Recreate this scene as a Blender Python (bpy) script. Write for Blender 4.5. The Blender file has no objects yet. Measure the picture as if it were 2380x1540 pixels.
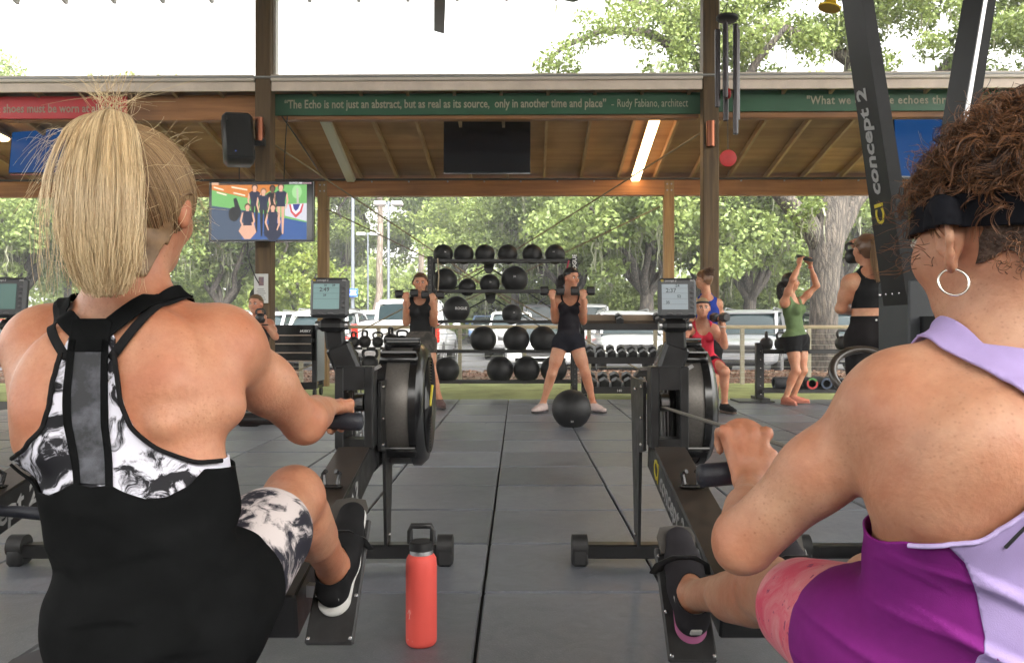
import bpy, bmesh, math, random
import numpy as np
from mathutils import Vector, Matrix, Euler

random.seed(7)
RNG = np.random.default_rng(7)
sc = bpy.context.scene
COL = sc.collection
R = math.radians

# ---------------------------------------------------------------- camera
F, CX, CY, CAMH = 1865.0, 1204.0, 763.0, 0.94     # focal length and vanishing point of the photograph (2380 wide)
cam_d = bpy.data.cameras.new('camera')
cam_d.sensor_width = 36.0
cam_d.lens = 36.0 * F / 2380.0
cam_d.shift_x = -(CX - 1190.0) / 2380.0
cam_d.shift_y = -(770.0 - CY) / 2380.0
cam_d.clip_start = 0.02
cam_d.clip_end = 2000.0
cam = bpy.data.objects.new('camera', cam_d)
cam.location = (0, 0, CAMH)
cam.rotation_euler = (R(90), 0, 0)
COL.objects.link(cam)
sc.camera = cam

# ---------------------------------------------------------------- sky, sun, exposure
SUN_EL, SUN_ROT = R(48), R(150)
w = bpy.data.worlds.new('World'); sc.world = w; w.use_nodes = True
nt = w.node_tree; nt.nodes.clear()
o_ = nt.nodes.new('ShaderNodeOutputWorld'); bg = nt.nodes.new('ShaderNodeBackground')
sky = nt.nodes.new('ShaderNodeTexSky'); sky.sky_type = 'NISHITA'; sky.sun_disc = False
sky.sun_elevation = SUN_EL; sky.sun_rotation = SUN_ROT
sky.air_density = 1.0; sky.dust_density = 4.0; sky.ozone_density = 1.0
hs = nt.nodes.new('ShaderNodeHueSaturation'); hs.inputs['Saturation'].default_value = 0.12
nt.links.new(sky.outputs[0], hs.inputs['Color']); wm = nt.nodes.new('ShaderNodeMix'); wm.data_type = 'RGBA'; wm.blend_type = 'MULTIPLY'; wm.inputs[0].default_value = 1.0; wm.inputs[7].default_value = (1.0, .965, .90, 1)
nt.links.new(hs.outputs[0], wm.inputs[6]); nt.links.new(wm.outputs[2], bg.inputs[0])
bg.inputs[1].default_value = 0.15
nt.links.new(bg.outputs[0], o_.inputs[0])
sd = bpy.data.lights.new('sun', 'SUN'); sd.energy = 1.2; sd.angle = R(25); sd.color = (1.0, 0.96, 0.9)
sun = bpy.data.objects.new('sun', sd); COL.objects.link(sun)
# the sky's sun_rotation is measured clockwise from +Y seen from above
sdir = Vector((math.sin(SUN_ROT) * math.cos(SUN_EL), math.cos(SUN_ROT) * math.cos(SUN_EL), math.sin(SUN_EL)))
sun.rotation_euler = sdir.to_track_quat('Z', 'Y').to_euler()
sun.location = sdir * 60
sc.view_settings.view_transform = 'Standard'; sc.view_settings.look = 'None'
sc.view_settings.exposure = 2.85; ES = 2 ** -2.85; sc.view_settings.gamma = 1.0
sc.view_settings.use_curve_mapping = False
sc.cycles.max_bounces = 8; sc.cycles.diffuse_bounces = 5; sc.cycles.glossy_bounces = 3
sc.cycles.transmission_bounces = 4; sc.cycles.transparent_max_bounces = 12
sc.cycles.caustics_reflective = False; sc.cycles.caustics_refractive = False
sc.cycles.sample_clamp_indirect = 4.0
sc.cycles.use_denoising = True

# ---------------------------------------------------------------- helpers
def P(px, py, Y):
    """a point of the photograph (2380 x 1540) at depth Y -> world"""
    return Vector(((px - CX) * Y / F, Y, CAMH - (py - CY) * Y / F))
def FL(px, py, z=0.0):
    """a point of the photograph that lies on the level z"""
    Y = (CAMH - z) * F / (py - CY)
    return P(px, py, Y)

def tag(o, label=None, cat=None, group=None, kind=None):
    if label: o['label'] = label
    if cat: o['category'] = cat
    if group: o['group'] = group
    if kind: o['kind'] = kind
    return o
def thing(name, loc, label, cat, group=None):
    o = bpy.data.objects.new(name, None); COL.objects.link(o)
    o.location = loc; o.empty_display_size = 0.1
    return tag(o, label, cat, group)
def children(o):
    return [c for c in bpy.data.objects if c.parent == o]
def copy_tree(o, parent=None):
    c = o.copy(); COL.objects.link(c); c.parent = parent
    for ch in list(o.children): copy_tree(ch, c)
    return c

BF_P = Vector((-0.4, 10.27, 0)); BF_A = R(-0.9)     # the pavilion stands about a degree off the floor grid
BF_M = Matrix.Translation(BF_P) @ Matrix.Rotation(BF_A, 4, 'Z') @ Matrix.Translation(-BF_P)
def BP(x, y, z): return BF_M @ Vector((x, y, z))

def world_loc(o):
    l = Vector((0, 0, 0))
    while o is not None:
        l = l + Vector(o.location); o = o.parent
    return l

class MB:
    def __init__(s, bf=False):
        s.v = []; s.f = []; s.mi = []; s.cur = 0; s.bf = bf
    def _add(s, vs, fs):
        n = len(s.v); s.v += [tuple(x) for x in vs]
        s.f += [tuple(i + n for i in f) for f in fs]; s.mi += [s.cur] * len(fs)
        return s
    def box(s, c, size, rot=None, taper=None, bev=0.0):
        hx, hy, hz = size[0] / 2, size[1] / 2, size[2] / 2
        c = Vector(c)
        if bev > 0:
            b = min(bev, hx * .9, hy * .9, hz * .9); vs = []
            for sx in (-1, 1):
                for sy in (-1, 1):
                    for sz in (-1, 1):
                        vs += [(sx * hx, sy * (hy - b), sz * (hz - b)), (sx * (hx - b), sy * hy, sz * (hz - b)), (sx * (hx - b), sy * (hy - b), sz * hz)]
            id_ = lambda sx, sy, sz, k: ((sx > 0) * 4 + (sy > 0) * 2 + (sz > 0)) * 3 + k
            fs = []
            for sg in (-1, 1):
                q = [(-1, -1), (1, -1), (1, 1), (-1, 1)]
                if sg < 0: q = q[::-1]
                fs.append([id_(sg, a, b_, 0) for a, b_ in q])
                fs.append([id_(a, sg, b_, 1) for a, b_ in q[::-1]])
                fs.append([id_(a, b_, sg, 2) for a, b_ in q])
            for a in (-1, 1):
                for b_ in (-1, 1):
                    for (k1, k2, mk) in ((1, 2, lambda t: (t, a, b_)), (0, 2, lambda t: (a, t, b_)), (0, 1, lambda t: (a, b_, t))):
                        f = [id_(*mk(-1), k1), id_(*mk(1), k1), id_(*mk(1), k2), id_(*mk(-1), k2)]
                        p0, p1, p2 = Vector(vs[f[0]]), Vector(vs[f[1]]), Vector(vs[f[2]])
                        if (p1 - p0).cross(p2 - p0).dot(p0 + p2) < 0: f = f[::-1]
                        fs.append(f)
            for sx in (-1, 1):
                for sy in (-1, 1):
                    for sz in (-1, 1):
                        f = [id_(sx, sy, sz, k) for k in range(3)]
                        if sx * sy * sz < 0: f = f[::-1]
                        fs.append(f)
        else:
            vs = [(-hx, -hy, -hz), (hx, -hy, -hz), (hx, hy, -hz), (-hx, hy, -hz), (-hx, -hy, hz), (hx, -hy, hz), (hx, hy, hz), (-hx, hy, hz)]
            if taper: vs = vs[:4] + [(x * taper[0], y * taper[1], z) for x, y, z in vs[4:]]
            fs = [(0, 3, 2, 1), (4, 5, 6, 7), (0, 1, 5, 4), (1, 2, 6, 5), (2, 3, 7, 6), (3, 0, 4, 7)]
        M_ = rot if isinstance(rot, Matrix) else (Euler(rot).to_matrix() if rot else Matrix.Identity(3))
        return s._add([M_ @ Vector(p) + c for p in vs], fs)
    def bx(s, x0, x1, y0, y1, z0, z1, bev=0.0):
        return s.box(((x0 + x1) / 2, (y0 + y1) / 2, (z0 + z1) / 2), (abs(x1 - x0), abs(y1 - y0), abs(z1 - z0)), bev=bev)
    def bar(s, a, b, wd, th, up=(0, 0, 1), bev=0.0, taper=None):
        """square bar from a to b; wd across, th along the up side"""
        a = Vector(a); b = Vector(b); d = (b - a); L = d.length; d.normalize()
        x = d.cross(Vector(up))
        if x.length < 1e-5: x = d.cross(Vector((0, 1, 0)))
        x.normalize(); u = x.cross(d)
        M_ = Matrix((x, u, d)).transposed()
        return s.box((a + b) / 2, (wd, th, L), rot=M_, bev=bev, taper=taper)
    def cyl(s, a, b, ra, rb=None, n=16, caps=True):
        rb = ra if rb is None else rb
        a = Vector(a); b = Vector(b); d = (b - a).normalized()
        t = Vector((0, 0, 1)) if abs(d.z) < .9 else Vector((1, 0, 0))
        x = d.cross(t).normalized(); y = d.cross(x)
        vs = []
        for c, r in ((a, ra), (b, rb)):
            for i in range(n):
                an = 2 * math.pi * i / n
                vs.append(c + x * (math.cos(an) * r) + y * (math.sin(an) * r))
        fs = [(i, (i + 1) % n, n + (i + 1) % n, n + i) for i in range(n)]
        if caps: fs += [tuple(range(n))[::-1], tuple(range(n, 2 * n))]
        return s._add(vs, fs)
    def tube(s, pts, r, n=8, closed=False, caps=True, sq=1.0):
        pts = [Vector(p) for p in pts]; m = len(pts)
        rs = r if hasattr(r, '__len__') else [r] * m
        vs = []; prev = None
        for i in range(m):
            if closed: d = pts[(i + 1) % m] - pts[i - 1]
            else: d = pts[min(i + 1, m - 1)] - pts[max(i - 1, 0)]
            d.normalize()
            if prev is None:
                t = Vector((0, 0, 1)) if abs(d.z) < .9 else Vector((1, 0, 0))
                x = d.cross(t).normalized()
            else:
                x = prev - d * prev.dot(d)
                x = x.normalized() if x.length > 1e-6 else d.orthogonal().normalized()
            prev = x; y = d.cross(x)
            for k in range(n):
                an = 2 * math.pi * k / n
                vs.append(pts[i] + x * (math.cos(an) * rs[i]) + y * (math.sin(an) * rs[i] * sq))
        fs = []
        for i in range(m if closed else m - 1):
            j = (i + 1) % m
            for k in range(n):
                fs.append((i * n + k, i * n + (k + 1) % n, j * n + (k + 1) % n, j * n + k))
        if caps and not closed: fs += [tuple(range(n))[::-1], tuple(range((m - 1) * n, m * n))]
        return s._add(vs, fs)
    def lathe(s, prof, c, axis=(0, 0, 1), n=24, caps=True):
        c = Vector(c); d = Vector(axis).normalized()
        t = Vector((0, 1, 0)) if abs(d.y) < .9 else Vector((1, 0, 0))
        x = d.cross(t).normalized(); y = d.cross(x); vs = []
        for r, h in prof:
            for k in range(n):
                an = 2 * math.pi * k / n
                vs.append(c + d * h + x * (math.cos(an) * r) + y * (math.sin(an) * r))
        fs = []
        for i in range(len(prof) - 1):
            for k in range(n):
                fs.append((i * n + k, i * n + (k + 1) % n, (i + 1) * n + (k + 1) % n, (i + 1) * n + k))
        if caps: fs += [tuple(range(n))[::-1], tuple(range((len(prof) - 1) * n, len(prof) * n))]
        return s._add(vs, fs)
    def sphere(s, c, r, nu=20, nv=12, rot=None, pw=1.0):
        rr = r if hasattr(r, '__len__') else (r, r, r)
        c = Vector(c); vs = []; fs = []
        for j in range(nv + 1):
            th = math.pi * j / nv
            for i in range(nu):
                ph = 2 * math.pi * i / nu
                p = Vector((math.sin(th) * math.cos(ph) * rr[0], math.sin(th) * math.sin(ph) * rr[1], math.cos(th) * rr[2]))
                if rot: p = rot @ p
                vs.append(c + p)
        for j in range(nv):
            for i in range(nu):
                a, b, c2, d = j * nu + i, (j + 1) * nu + i, (j + 1) * nu + (i + 1) % nu, j * nu + (i + 1) % nu
                if j == 0: fs.append((a, b, c2))
                elif j == nv - 1: fs.append((a, b, d))
                else: fs.append((a, b, c2, d))
        return s._add(vs, fs)
    def prism(s, poly, o, u, v, n, depth):
        """polygon (a,b) in the plane o + a*u + b*v, extruded by depth along n"""
        o, u, v, n = Vector(o), Vector(u), Vector(v), Vector(n); m = len(poly)
        front = [o + u * a + v * b for a, b in poly]
        vs = front + [p + n * depth for p in front]
        area = sum(poly[i][0] * poly[(i + 1) % m][1] - poly[(i + 1) % m][0] * poly[i][1] for i in range(m))
        flip = (area > 0) != (u.cross(v).dot(n) * depth < 0)
        f0 = tuple(range(m)); f1 = tuple(range(m, 2 * m))
        fs = [f0[::-1] if flip else f0, f1 if flip else f1[::-1]]
        for i in range(m):
            j = (i + 1) % m
            q = (i, j, m + j, m + i)
            fs.append(q if flip else q[::-1])
        return s._add(vs, fs)
    def raw(s, vs, fs): return s._add(vs, fs)
    def build(s, name, mat, parent=None, smooth=None, base=True, sub=0):
        vs = [Vector(p) for p in s.v]
        if s.bf: vs = [BF_M @ p for p in vs]
        if parent is not None: o3 = world_loc(parent)
        elif base and vs:
            lo = [min(p[i] for p in vs) for i in range(3)]; hi = [max(p[i] for p in vs) for i in range(3)]
            o3 = Vector(((lo[0] + hi[0]) / 2, (lo[1] + hi[1]) / 2, lo[2]))
        else: o3 = Vector((0, 0, 0))
        me = bpy.data.meshes.new(name)
        me.from_pydata([tuple(p - o3) for p in vs], [], s.f)
        mats = mat if isinstance(mat, (list, tuple)) else [mat]
        for m in mats: me.materials.append(m)
        if len(mats) > 1: me.polygons.foreach_set('material_index', s.mi)
        me.update()
        o = bpy.data.objects.new(name, me); COL.objects.link(o)
        if parent is not None: o.parent = parent
        else: o.location = o3
        if smooth is not None: shade(o, smooth)
        if sub:
            md = o.modifiers.new('sub', 'SUBSURF'); md.levels = sub; md.render_levels = sub
        return o

def shade(o, ang=40):
    me = o.data
    me.polygons.foreach_set('use_smooth', [True] * len(me.polygons))
    try: me.set_sharp_from_angle(angle=R(ang))
    except Exception: pass

def np_mesh(name, V, Fq, mat, parent=None, smooth=True, origin=None):
    """fast mesh from numpy arrays; Fq (n,3) or (n,4)"""
    me = bpy.data.meshes.new(name)
    V = np.asarray(V, dtype=np.float64); Fq = np.asarray(Fq, dtype=np.int32)
    o3 = np.array(world_loc(parent)) if parent is not None else (np.array(origin) if origin is not None else np.zeros(3))
    V = V - o3; k = Fq.shape[1]
    me.vertices.add(len(V)); me.vertices.foreach_set('co', V.astype(np.float32).ravel())
    me.loops.add(Fq.size); me.loops.foreach_set('vertex_index', Fq.ravel())
    me.polygons.add(len(Fq)); me.polygons.foreach_set('loop_start', np.arange(0, Fq.size, k, dtype=np.int32))
    me.polygons.foreach_set('use_smooth', np.full(len(Fq), bool(smooth)))
    me.update(calc_edges=True); me.validate()
    for m in (mat if isinstance(mat, (list, tuple)) else [mat]): me.materials.append(m)
    o = bpy.data.objects.new(name, me); COL.objects.link(o)
    if parent is not None: o.parent = parent
    else: o.location = tuple(o3)
    return o

# ---------------------------------------------------------------- materials
MATS = {}
def new_mat(name):
    m = bpy.data.materials.new(name); m.use_nodes = True
    return m, m.node_tree, m.node_tree.nodes['Principled BSDF']
def c4(c): return (c[0], c[1], c[2], 1.0)
def M(name, col=(.5, .5, .5), rough=.5, metal=0.0, spec=.5, var=0.0, vscale=6.0, bump=0.0, bscale=60.0, stretch=(1, 1, 1),
      col2=None, coat=0.0, emit=None, estr=1.0, sss=0.0, lo=.35, hi=.65, rvar=0.0, det=5.0, bdist=.01, sheen=0.0):
    if name in MATS: return MATS[name]
    m, t, b = new_mat(name); L = t.links.new; N = t.nodes.new
    b.inputs['Base Color'].default_value = c4(col); b.inputs['Roughness'].default_value = rough
    b.inputs['Metallic'].default_value = metal; b.inputs['Specular IOR Level'].default_value = spec
    if coat: b.inputs['Coat Weight'].default_value = coat; b.inputs['Coat Roughness'].default_value = .06
    if sheen: b.inputs['Sheen Weight'].default_value = sheen; b.inputs['Sheen Roughness'].default_value = .5
    if emit: b.inputs['Emission Color'].default_value = c4(emit); b.inputs['Emission Strength'].default_value = estr
    if sss:
        b.inputs['Subsurface Weight'].default_value = sss; b.inputs['Subsurface Radius'].default_value = (1, .35, .2)
        b.inputs['Subsurface Scale'].default_value = .012
    if var or bump or col2 or rvar:
        tc = N('ShaderNodeTexCoord'); mp = N('ShaderNodeMapping'); mp.inputs['Scale'].default_value = stretch
        L(tc.outputs['Object'], mp.inputs['Vector'])
        if var or col2 or rvar:
            nz = N('ShaderNodeTexNoise'); nz.inputs['Scale'].default_value = vscale; nz.inputs['Detail'].default_value = det
            nz.inputs['Roughness'].default_value = .62
            L(mp.outputs[0], nz.inputs['Vector'])
            rp = N('ShaderNodeValToRGB'); rp.color_ramp.elements[0].position = lo; rp.color_ramp.elements[1].position = hi
            a = col if col2 else tuple(x * (1 - var) for x in col); c_ = col2 if col2 else tuple(min(1, x * (1 + var)) for x in col)
            rp.color_ramp.elements[0].color = c4(a); rp.color_ramp.elements[1].color = c4(c_)
            L(nz.outputs[0], rp.inputs[0])
            if var or col2: L(rp.outputs[0], b.inputs['Base Color'])
            if rvar:
                mr = N('ShaderNodeMapRange'); mr.inputs['From Min'].default_value = .3; mr.inputs['From Max'].default_value = .7
                mr.inputs['To Min'].default_value = rough - rvar; mr.inputs['To Max'].default_value = rough + rvar
                L(nz.outputs[0], mr.inputs[0]); L(mr.outputs[0], b.inputs['Roughness'])
        if bump:
            nb = N('ShaderNodeTexNoise'); nb.inputs['Scale'].default_value = bscale; nb.inputs['Detail'].default_value = 4
            L(mp.outputs[0], nb.inputs['Vector'])
            bp = N('ShaderNodeBump'); bp.inputs['Strength'].default_value = bump; bp.inputs['Distance'].default_value = bdist
            L(nb.outputs[0], bp.inputs['Height']); L(bp.outputs[0], b.inputs['Normal'])
    MATS[name] = m
    return m

def text_mesh(name, body, mat, parent, o, u, v, size, align='LEFT', offset=0.0, shear=0.0, extr=.0008, spacing=1.0, wscale=1.0, bf=False):
    cu = bpy.data.curves.new(name, 'FONT'); cu.body = body; cu.size = size; cu.align_x = align
    cu.offset = offset; cu.shear = shear; cu.extrude = extr; cu.space_character = spacing; cu.resolution_u = 2
    t = bpy.data.objects.new(name + '_tmp', cu); COL.objects.link(t)
    dg = bpy.context.evaluated_depsgraph_get()
    me = bpy.data.meshes.new_from_object(t.evaluated_get(dg)); me.name = name
    bpy.data.objects.remove(t); bpy.data.curves.remove(cu)
    u = Vector(u).normalized(); v = Vector(v).normalized(); n = u.cross(v); o = Vector(o)
    pl = world_loc(parent) if parent is not None else Vector((0, 0, 0))
    for p in me.vertices:
        q = o + u * (p.co.x * wscale) + v * p.co.y + n * p.co.z
        if bf: q = BF_M @ q
        p.co = q - pl
    me.materials.clear(); me.materials.append(mat)
    ob = bpy.data.objects.new(name, me); COL.objects.link(ob)
    if parent is not None: ob.parent = parent
    return ob

def wood(name, ca, cb, axis=0, scale=9.0, rough=.6, stain=0.0):
    """sawn timber: grain stretched along one axis"""
    if name in MATS: return MATS[name]
    m, t, b = new_mat(name); L = t.links.new; N = t.nodes.new
    tc = N('ShaderNodeTexCoord'); mp = N('ShaderNodeMapping')
    s = [scale] * 3; s[axis] = scale * .06
    mp.inputs['Scale'].default_value = s
    oi = N('ShaderNodeObjectInfo'); ad = N('ShaderNodeVectorMath'); ad.operation = 'ADD'
    L(tc.outputs['Object'], mp.inputs[0]); L(mp.outputs[0], ad.inputs[0]); L(oi.outputs['Random'], ad.inputs[1])
    nz = N('ShaderNodeTexNoise'); nz.inputs['Scale'].default_value = 1.6; nz.inputs['Detail'].default_value = 8; nz.inputs['Distortion'].default_value = .6
    L(ad.outputs[0], nz.inputs['Vector'])
    rp = N('ShaderNodeValToRGB'); e = rp.color_ramp.elements
    e[0].position = .3; e[0].color = c4(ca); e[1].position = .72; e[1].color = c4(cb)
    L(nz.outputs[0], rp.inputs[0])
    hv = N('ShaderNodeHueSaturation'); mr = N('ShaderNodeMapRange'); mr.inputs['To Min'].default_value = .78; mr.inputs['To Max'].default_value = 1.16
    L(oi.outputs['Random'], mr.inputs[0]); L(mr.outputs[0], hv.inputs['Value']); L(rp.outputs[0], hv.inputs['Color'])
    out = hv.outputs[0]
    if stain:
        n2 = N('ShaderNodeTexNoise'); n2.inputs['Scale'].default_value = .9; n2.inputs['Detail'].default_value = 4
        L(tc.outputs['Object'], n2.inputs['Vector'])
        r2 = N('ShaderNodeValToRGB'); r2.color_ramp.elements[0].position = .5; r2.color_ramp.elements[1].position = .68
        r2.color_ramp.elements[0].color = (1, 1, 1, 1); r2.color_ramp.elements[1].color = (1 - stain, 1 - stain, 1 - stain, 1)
        L(n2.outputs[0], r2.inputs[0])
        mx = N('ShaderNodeMix'); mx.data_type = 'RGBA'; mx.blend_type = 'MULTIPLY'; mx.inputs[0].default_value = 1.0
        L(out, mx.inputs[6]); L(r2.outputs[0], mx.inputs[7]); out = mx.outputs[2]
    L(out, b.inputs['Base Color']); b.inputs['Roughness'].default_value = rough
    bp = N('ShaderNodeBump'); bp.inputs['Strength'].default_value = .25; bp.inputs['Distance'].default_value = .004
    L(nz.outputs[0], bp.inputs['Height']); L(bp.outputs[0], b.inputs['Normal'])
    MATS[name] = m
    return m

BLACK = M('black_powder_coat', (.012, .012, .013), .42, var=.3, vscale=30, bump=.05, bscale=300)
BLACKG = M('black_gloss_plastic', (.010, .010, .011), .22, rvar=.06, vscale=8, var=.2)
RUBBER = M('black_rubber', (.016, .016, .017), .6, var=.25, vscale=20)
GREYM = M('grey_metal', (.35, .35, .36), .35, 1.0, rvar=.08, vscale=20, var=.15)
STEEL = M('bright_steel', (.62, .62, .62), .22, 1.0)
WHITEP = M('white_print', (.78, .78, .76), .6)
# ================================================================ GROUND, FLOOR, SHELTERS
def struct(o, kind='structure'): o['kind'] = kind; return o

asphalt = M('asphalt', (.055, .056, .06), .85, var=.25, vscale=3, bump=.3, bscale=120)
g = MB(); g.raw([(-400, -60, -.26), (400, -60, -.26), (400, 900, -.26), (-400, 900, -.26)], [(0, 1, 2, 3)])
struct(g.build('ground', M('forest_floor', (.05, .045, .02), .9, col2=(.035, .06, .015), vscale=.5), base=False))
lot = MB(); lot.raw([(-60, 17.0, -.25), (60, 17.0, -.25), (60, 24, -.25), (-60, 24, -.25), (60, 48, .36), (-60, 48, .36), (90, 120, .6), (-90, 120, .6)], [(0, 1, 2, 3), (3, 2, 4, 5)])
lot2 = MB(); lot2.raw([(-90, 46, .30), (90, 46, .30), (200, 200, 1.2), (-200, 200, 1.2)], [(0, 1, 2, 3)])
struct(lot2.build('woodland_floor', M('woodland_floor', (.06, .05, .02), .9, col2=(.05, .09, .02), vscale=.8), base=False))
def gz(y): return -.25 if y < 24 else -.25 + (y - 24) * .61 / 24
struct(lot.build('parking_lot', asphalt, base=False))
pm = M('worn_white_paint', (.6, .6, .57), .7, var=.25, vscale=15)
for i, x in enumerate([-13.2, -10.5, -7.8, -5.1, -2.4, .35, 3.1, 5.8, 8.5, 11.2]):
    l = MB(); l.bx(x - .05, x + .05, 17.6, 22.6, -.2465, -.2455)
    struct(l.build('lane_marking', pm))

# slab under the rubber floor and each rubber tile
TX, TY, TW = -.125, 2.864, .651
slab = MB(); slab.bx(-9, 9, -5, 10.66, -.3, -.03)
slab_o = struct(slab.build('floor', M('tile_bed', (.012, .012, .012), .9)))
mt, t_, b_ = new_mat('rubber_tile')
N = t_.nodes.new; L = t_.links.new
tc = N('ShaderNodeTexCoord'); gm = N('ShaderNodeNewGeometry')
nz = N('ShaderNodeTexNoise'); nz.inputs['Scale'].default_value = 1.1; nz.inputs['Detail'].default_value = 7; nz.inputs['Roughness'].default_value = .7
L(gm.outputs['Position'], nz.inputs['Vector'])
n2 = N('ShaderNodeTexNoise'); n2.inputs['Scale'].default_value = 190; n2.inputs['Detail'].default_value = 2
L(gm.outputs['Position'], n2.inputs['Vector'])
rp = N('ShaderNodeValToRGB'); rp.color_ramp.elements[0].position = .3; rp.color_ramp.elements[1].position = .75
rp.color_ramp.elements[0].color = (.097, .106, .130, 1); rp.color_ramp.elements[1].color = (.185, .197, .228, 1)
L(nz.outputs[0], rp.inputs[0])
n6 = N('ShaderNodeTexNoise'); n6.inputs['Scale'].default_value = 7; n6.inputs['Detail'].default_value = 9; n6.inputs['Roughness'].default_value = .75; n6.inputs['Distortion'].default_value = 1.5
L(gm.outputs['Position'], n6.inputs['Vector'])
r6 = N('ShaderNodeValToRGB'); r6.color_ramp.elements[0].position = .30; r6.color_ramp.elements[1].position = .70
r6.color_ramp.elements[0].color = (.72, .72, .72, 1); r6.color_ramp.elements[1].color = (1.2, 1.19, 1.17, 1); L(n6.outputs[0], r6.inputs[0])
m6 = N('ShaderNodeMix'); m6.data_type = 'RGBA'; m6.blend_type = 'MULTIPLY'; m6.inputs[0].default_value = .8; L(rp.outputs[0], m6.inputs[6]); L(r6.outputs[0], m6.inputs[7])
oi = N('ShaderNodeObjectInfo'); mr = N('ShaderNodeMapRange'); mr.inputs['To Min'].default_value = .8; mr.inputs['To Max'].default_value = 1.22
L(oi.outputs['Random'], mr.inputs[0])
hv = N('ShaderNodeHueSaturation'); L(mr.outputs[0], hv.inputs['Value']); L(m6.outputs[2], hv.inputs['Color'])
sp = N('ShaderNodeValToRGB'); sp.color_ramp.elements[0].position = .62; sp.color_ramp.elements[1].position = .74
sp.color_ramp.elements[0].color = (0, 0, 0, 1); sp.color_ramp.elements[1].color = (.09, .09, .095, 1)
L(n2.outputs[0], sp.inputs[0])
mx = N('ShaderNodeMix'); mx.data_type = 'RGBA'; mx.blend_type = 'ADD'; mx.inputs[0].default_value = 1
L(hv.outputs[0], mx.inputs[6]); L(sp.outputs[0], mx.inputs[7]); L(mx.outputs[2], b_.inputs['Base Color'])
rr = N('ShaderNodeMapRange'); rr.inputs['From Min'].default_value = .3; rr.inputs['From Max'].default_value = .7
rr.inputs['To Min'].default_value = .27; rr.inputs['To Max'].default_value = .50
L(nz.outputs[0], rr.inputs[0]); L(rr.outputs[0], b_.inputs['Roughness'])
bp = N('ShaderNodeBump'); bp.inputs['Strength'].default_value = .35; bp.inputs['Distance'].default_value = .003
L(n2.outputs[0], bp.inputs['Height']); L(bp.outputs[0], b_.inputs['Normal'])
TILE = mt
tb = MB(); tb.box((0, 0, -.0125), (TW - .011, TW - .017, .025), bev=.006)
tile0 = None
for iy in range(-5, 12):
    for ix in range(-9, 9):
        cx_, cy_ = TX + (ix + .5) * TW, TY + (iy + .5) * TW
        px = CX + F * cx_ / max(cy_, .4)
        if iy < -2 and abs(ix) > 3: continue
        if px < -700 or px > 3100: continue
        if tile0 is None:
            tile0 = tb.build('floor_tile', TILE, base=False); t = tile0
        else:
            t = tile0.copy(); COL.objects.link(t)
        t.parent = slab_o
        t.location = Vector((cx_, cy_, random.uniform(-.002, .0015))) - world_loc(slab_o)
        t.rotation_euler = (random.uniform(-.002, .002), random.uniform(-.002, .002), random.uniform(-.003, .003))

turf = MB(); turf.bx(-16, 16, 10.66, 13.95, -.2, -.012)
turf_o = struct(turf.build('turf', M('artificial_turf', (.32, .36, .15), .9, var=.22, vscale=2.2, bump=.6, bscale=420, spec=.15)))
# planting bed: mounded mulch, leaf litter
mul = MB(); ny, nx = 8, 90
vs = []
for j in range(ny + 1):
    y = 13.95 + 3.6 * j / ny
    for i in range(nx + 1):
        x = -20 + 40 * i / nx
        z = -.03 + .10 * math.sin(math.pi * min(1, j / ny * 1.1)) + random.uniform(-.012, .012) if j < ny else -.26
        vs.append((x, y, z if j else -.03))
fs = [(j * (nx + 1) + i, j * (nx + 1) + i + 1, (j + 1) * (nx + 1) + i + 1, (j + 1) * (nx + 1) + i) for j in range(ny) for i in range(nx)]
mul.raw(vs, fs)
MULCH = M('mulch', (.07, .035, .02), .95, col2=(.26, .15, .10), vscale=22, bump=1.0, bscale=45, lo=.38, hi=.7, bdist=.03)
struct(mul.build('planting_bed', MULCH, smooth=60, base=False))
n = 9000
c = np.stack([RNG.uniform(-14, 14, n), RNG.uniform(13.98, 16.6, n), np.zeros(n)], 1)
c[:, 2] = -.02 + .10 * np.sin(np.pi * np.clip((c[:, 1] - 13.95) / 3.6 * 1.1, 0, 1)) + RNG.uniform(0, .03, n)
def quads(c, size, tilt=1.0, aspect=.6, rng=RNG):
    n = len(c); a = rng.normal(size=(n, 3)); a[:, 2] *= tilt; a /= np.linalg.norm(a, axis=1)[:, None]
    b = rng.normal(size=(n, 3)); b[:, 2] *= tilt; b -= a * (a * b).sum(1)[:, None]; b /= np.linalg.norm(b, axis=1)[:, None]
    s = (size * rng.uniform(.6, 1.3, n))[:, None]
    V = np.stack([c - a * s, c + b * s * aspect, c + a * s, c - b * s * aspect], 1).reshape(-1, 3)
    return V, np.arange(4 * n, dtype=np.int32).reshape(-1, 4)
V, Q = quads(c, .035, .5)
lit = np_mesh('leaf_litter', V, Q, M('dry_leaves', (.10, .05, .025), .8, col2=(.42, .27, .2), vscale=9, lo=.3, hi=.7), smooth=False)
tag(lit, 'brown and reddish dry leaf litter lying over the planting bed', 'leaf litter', kind='stuff')

# ---------------- shelter over the camera: tall posts, rafters, deck
POSTW = wood('tall_post_timber', (.075, .045, .022), (.16, .10, .045), 2, 14, .7)
POST2 = wood('short_post_timber', (.20, .115, .045), (.34, .21, .09), 2, 14, .65)
BEAM = wood('beam_timber', (.24, .095, .032), (.44, .20, .075), 0, 7, .6, stain=.35)
RAFT = wood('rafter_timber', (.36, .22, .12), (.54, .38, .23), 1, 10, .65)
PLY = wood('plywood', (.34, .178, .088), (.50, .30, .16), 0, 3.2, .7, stain=.4)
TRIM = M('pale_trim_paint', (.76, .64, .56), .55, var=.10, vscale=3)
WHT = M('white_trim_paint', (.72, .68, .64), .5, var=.06, vscale=5)

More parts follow.
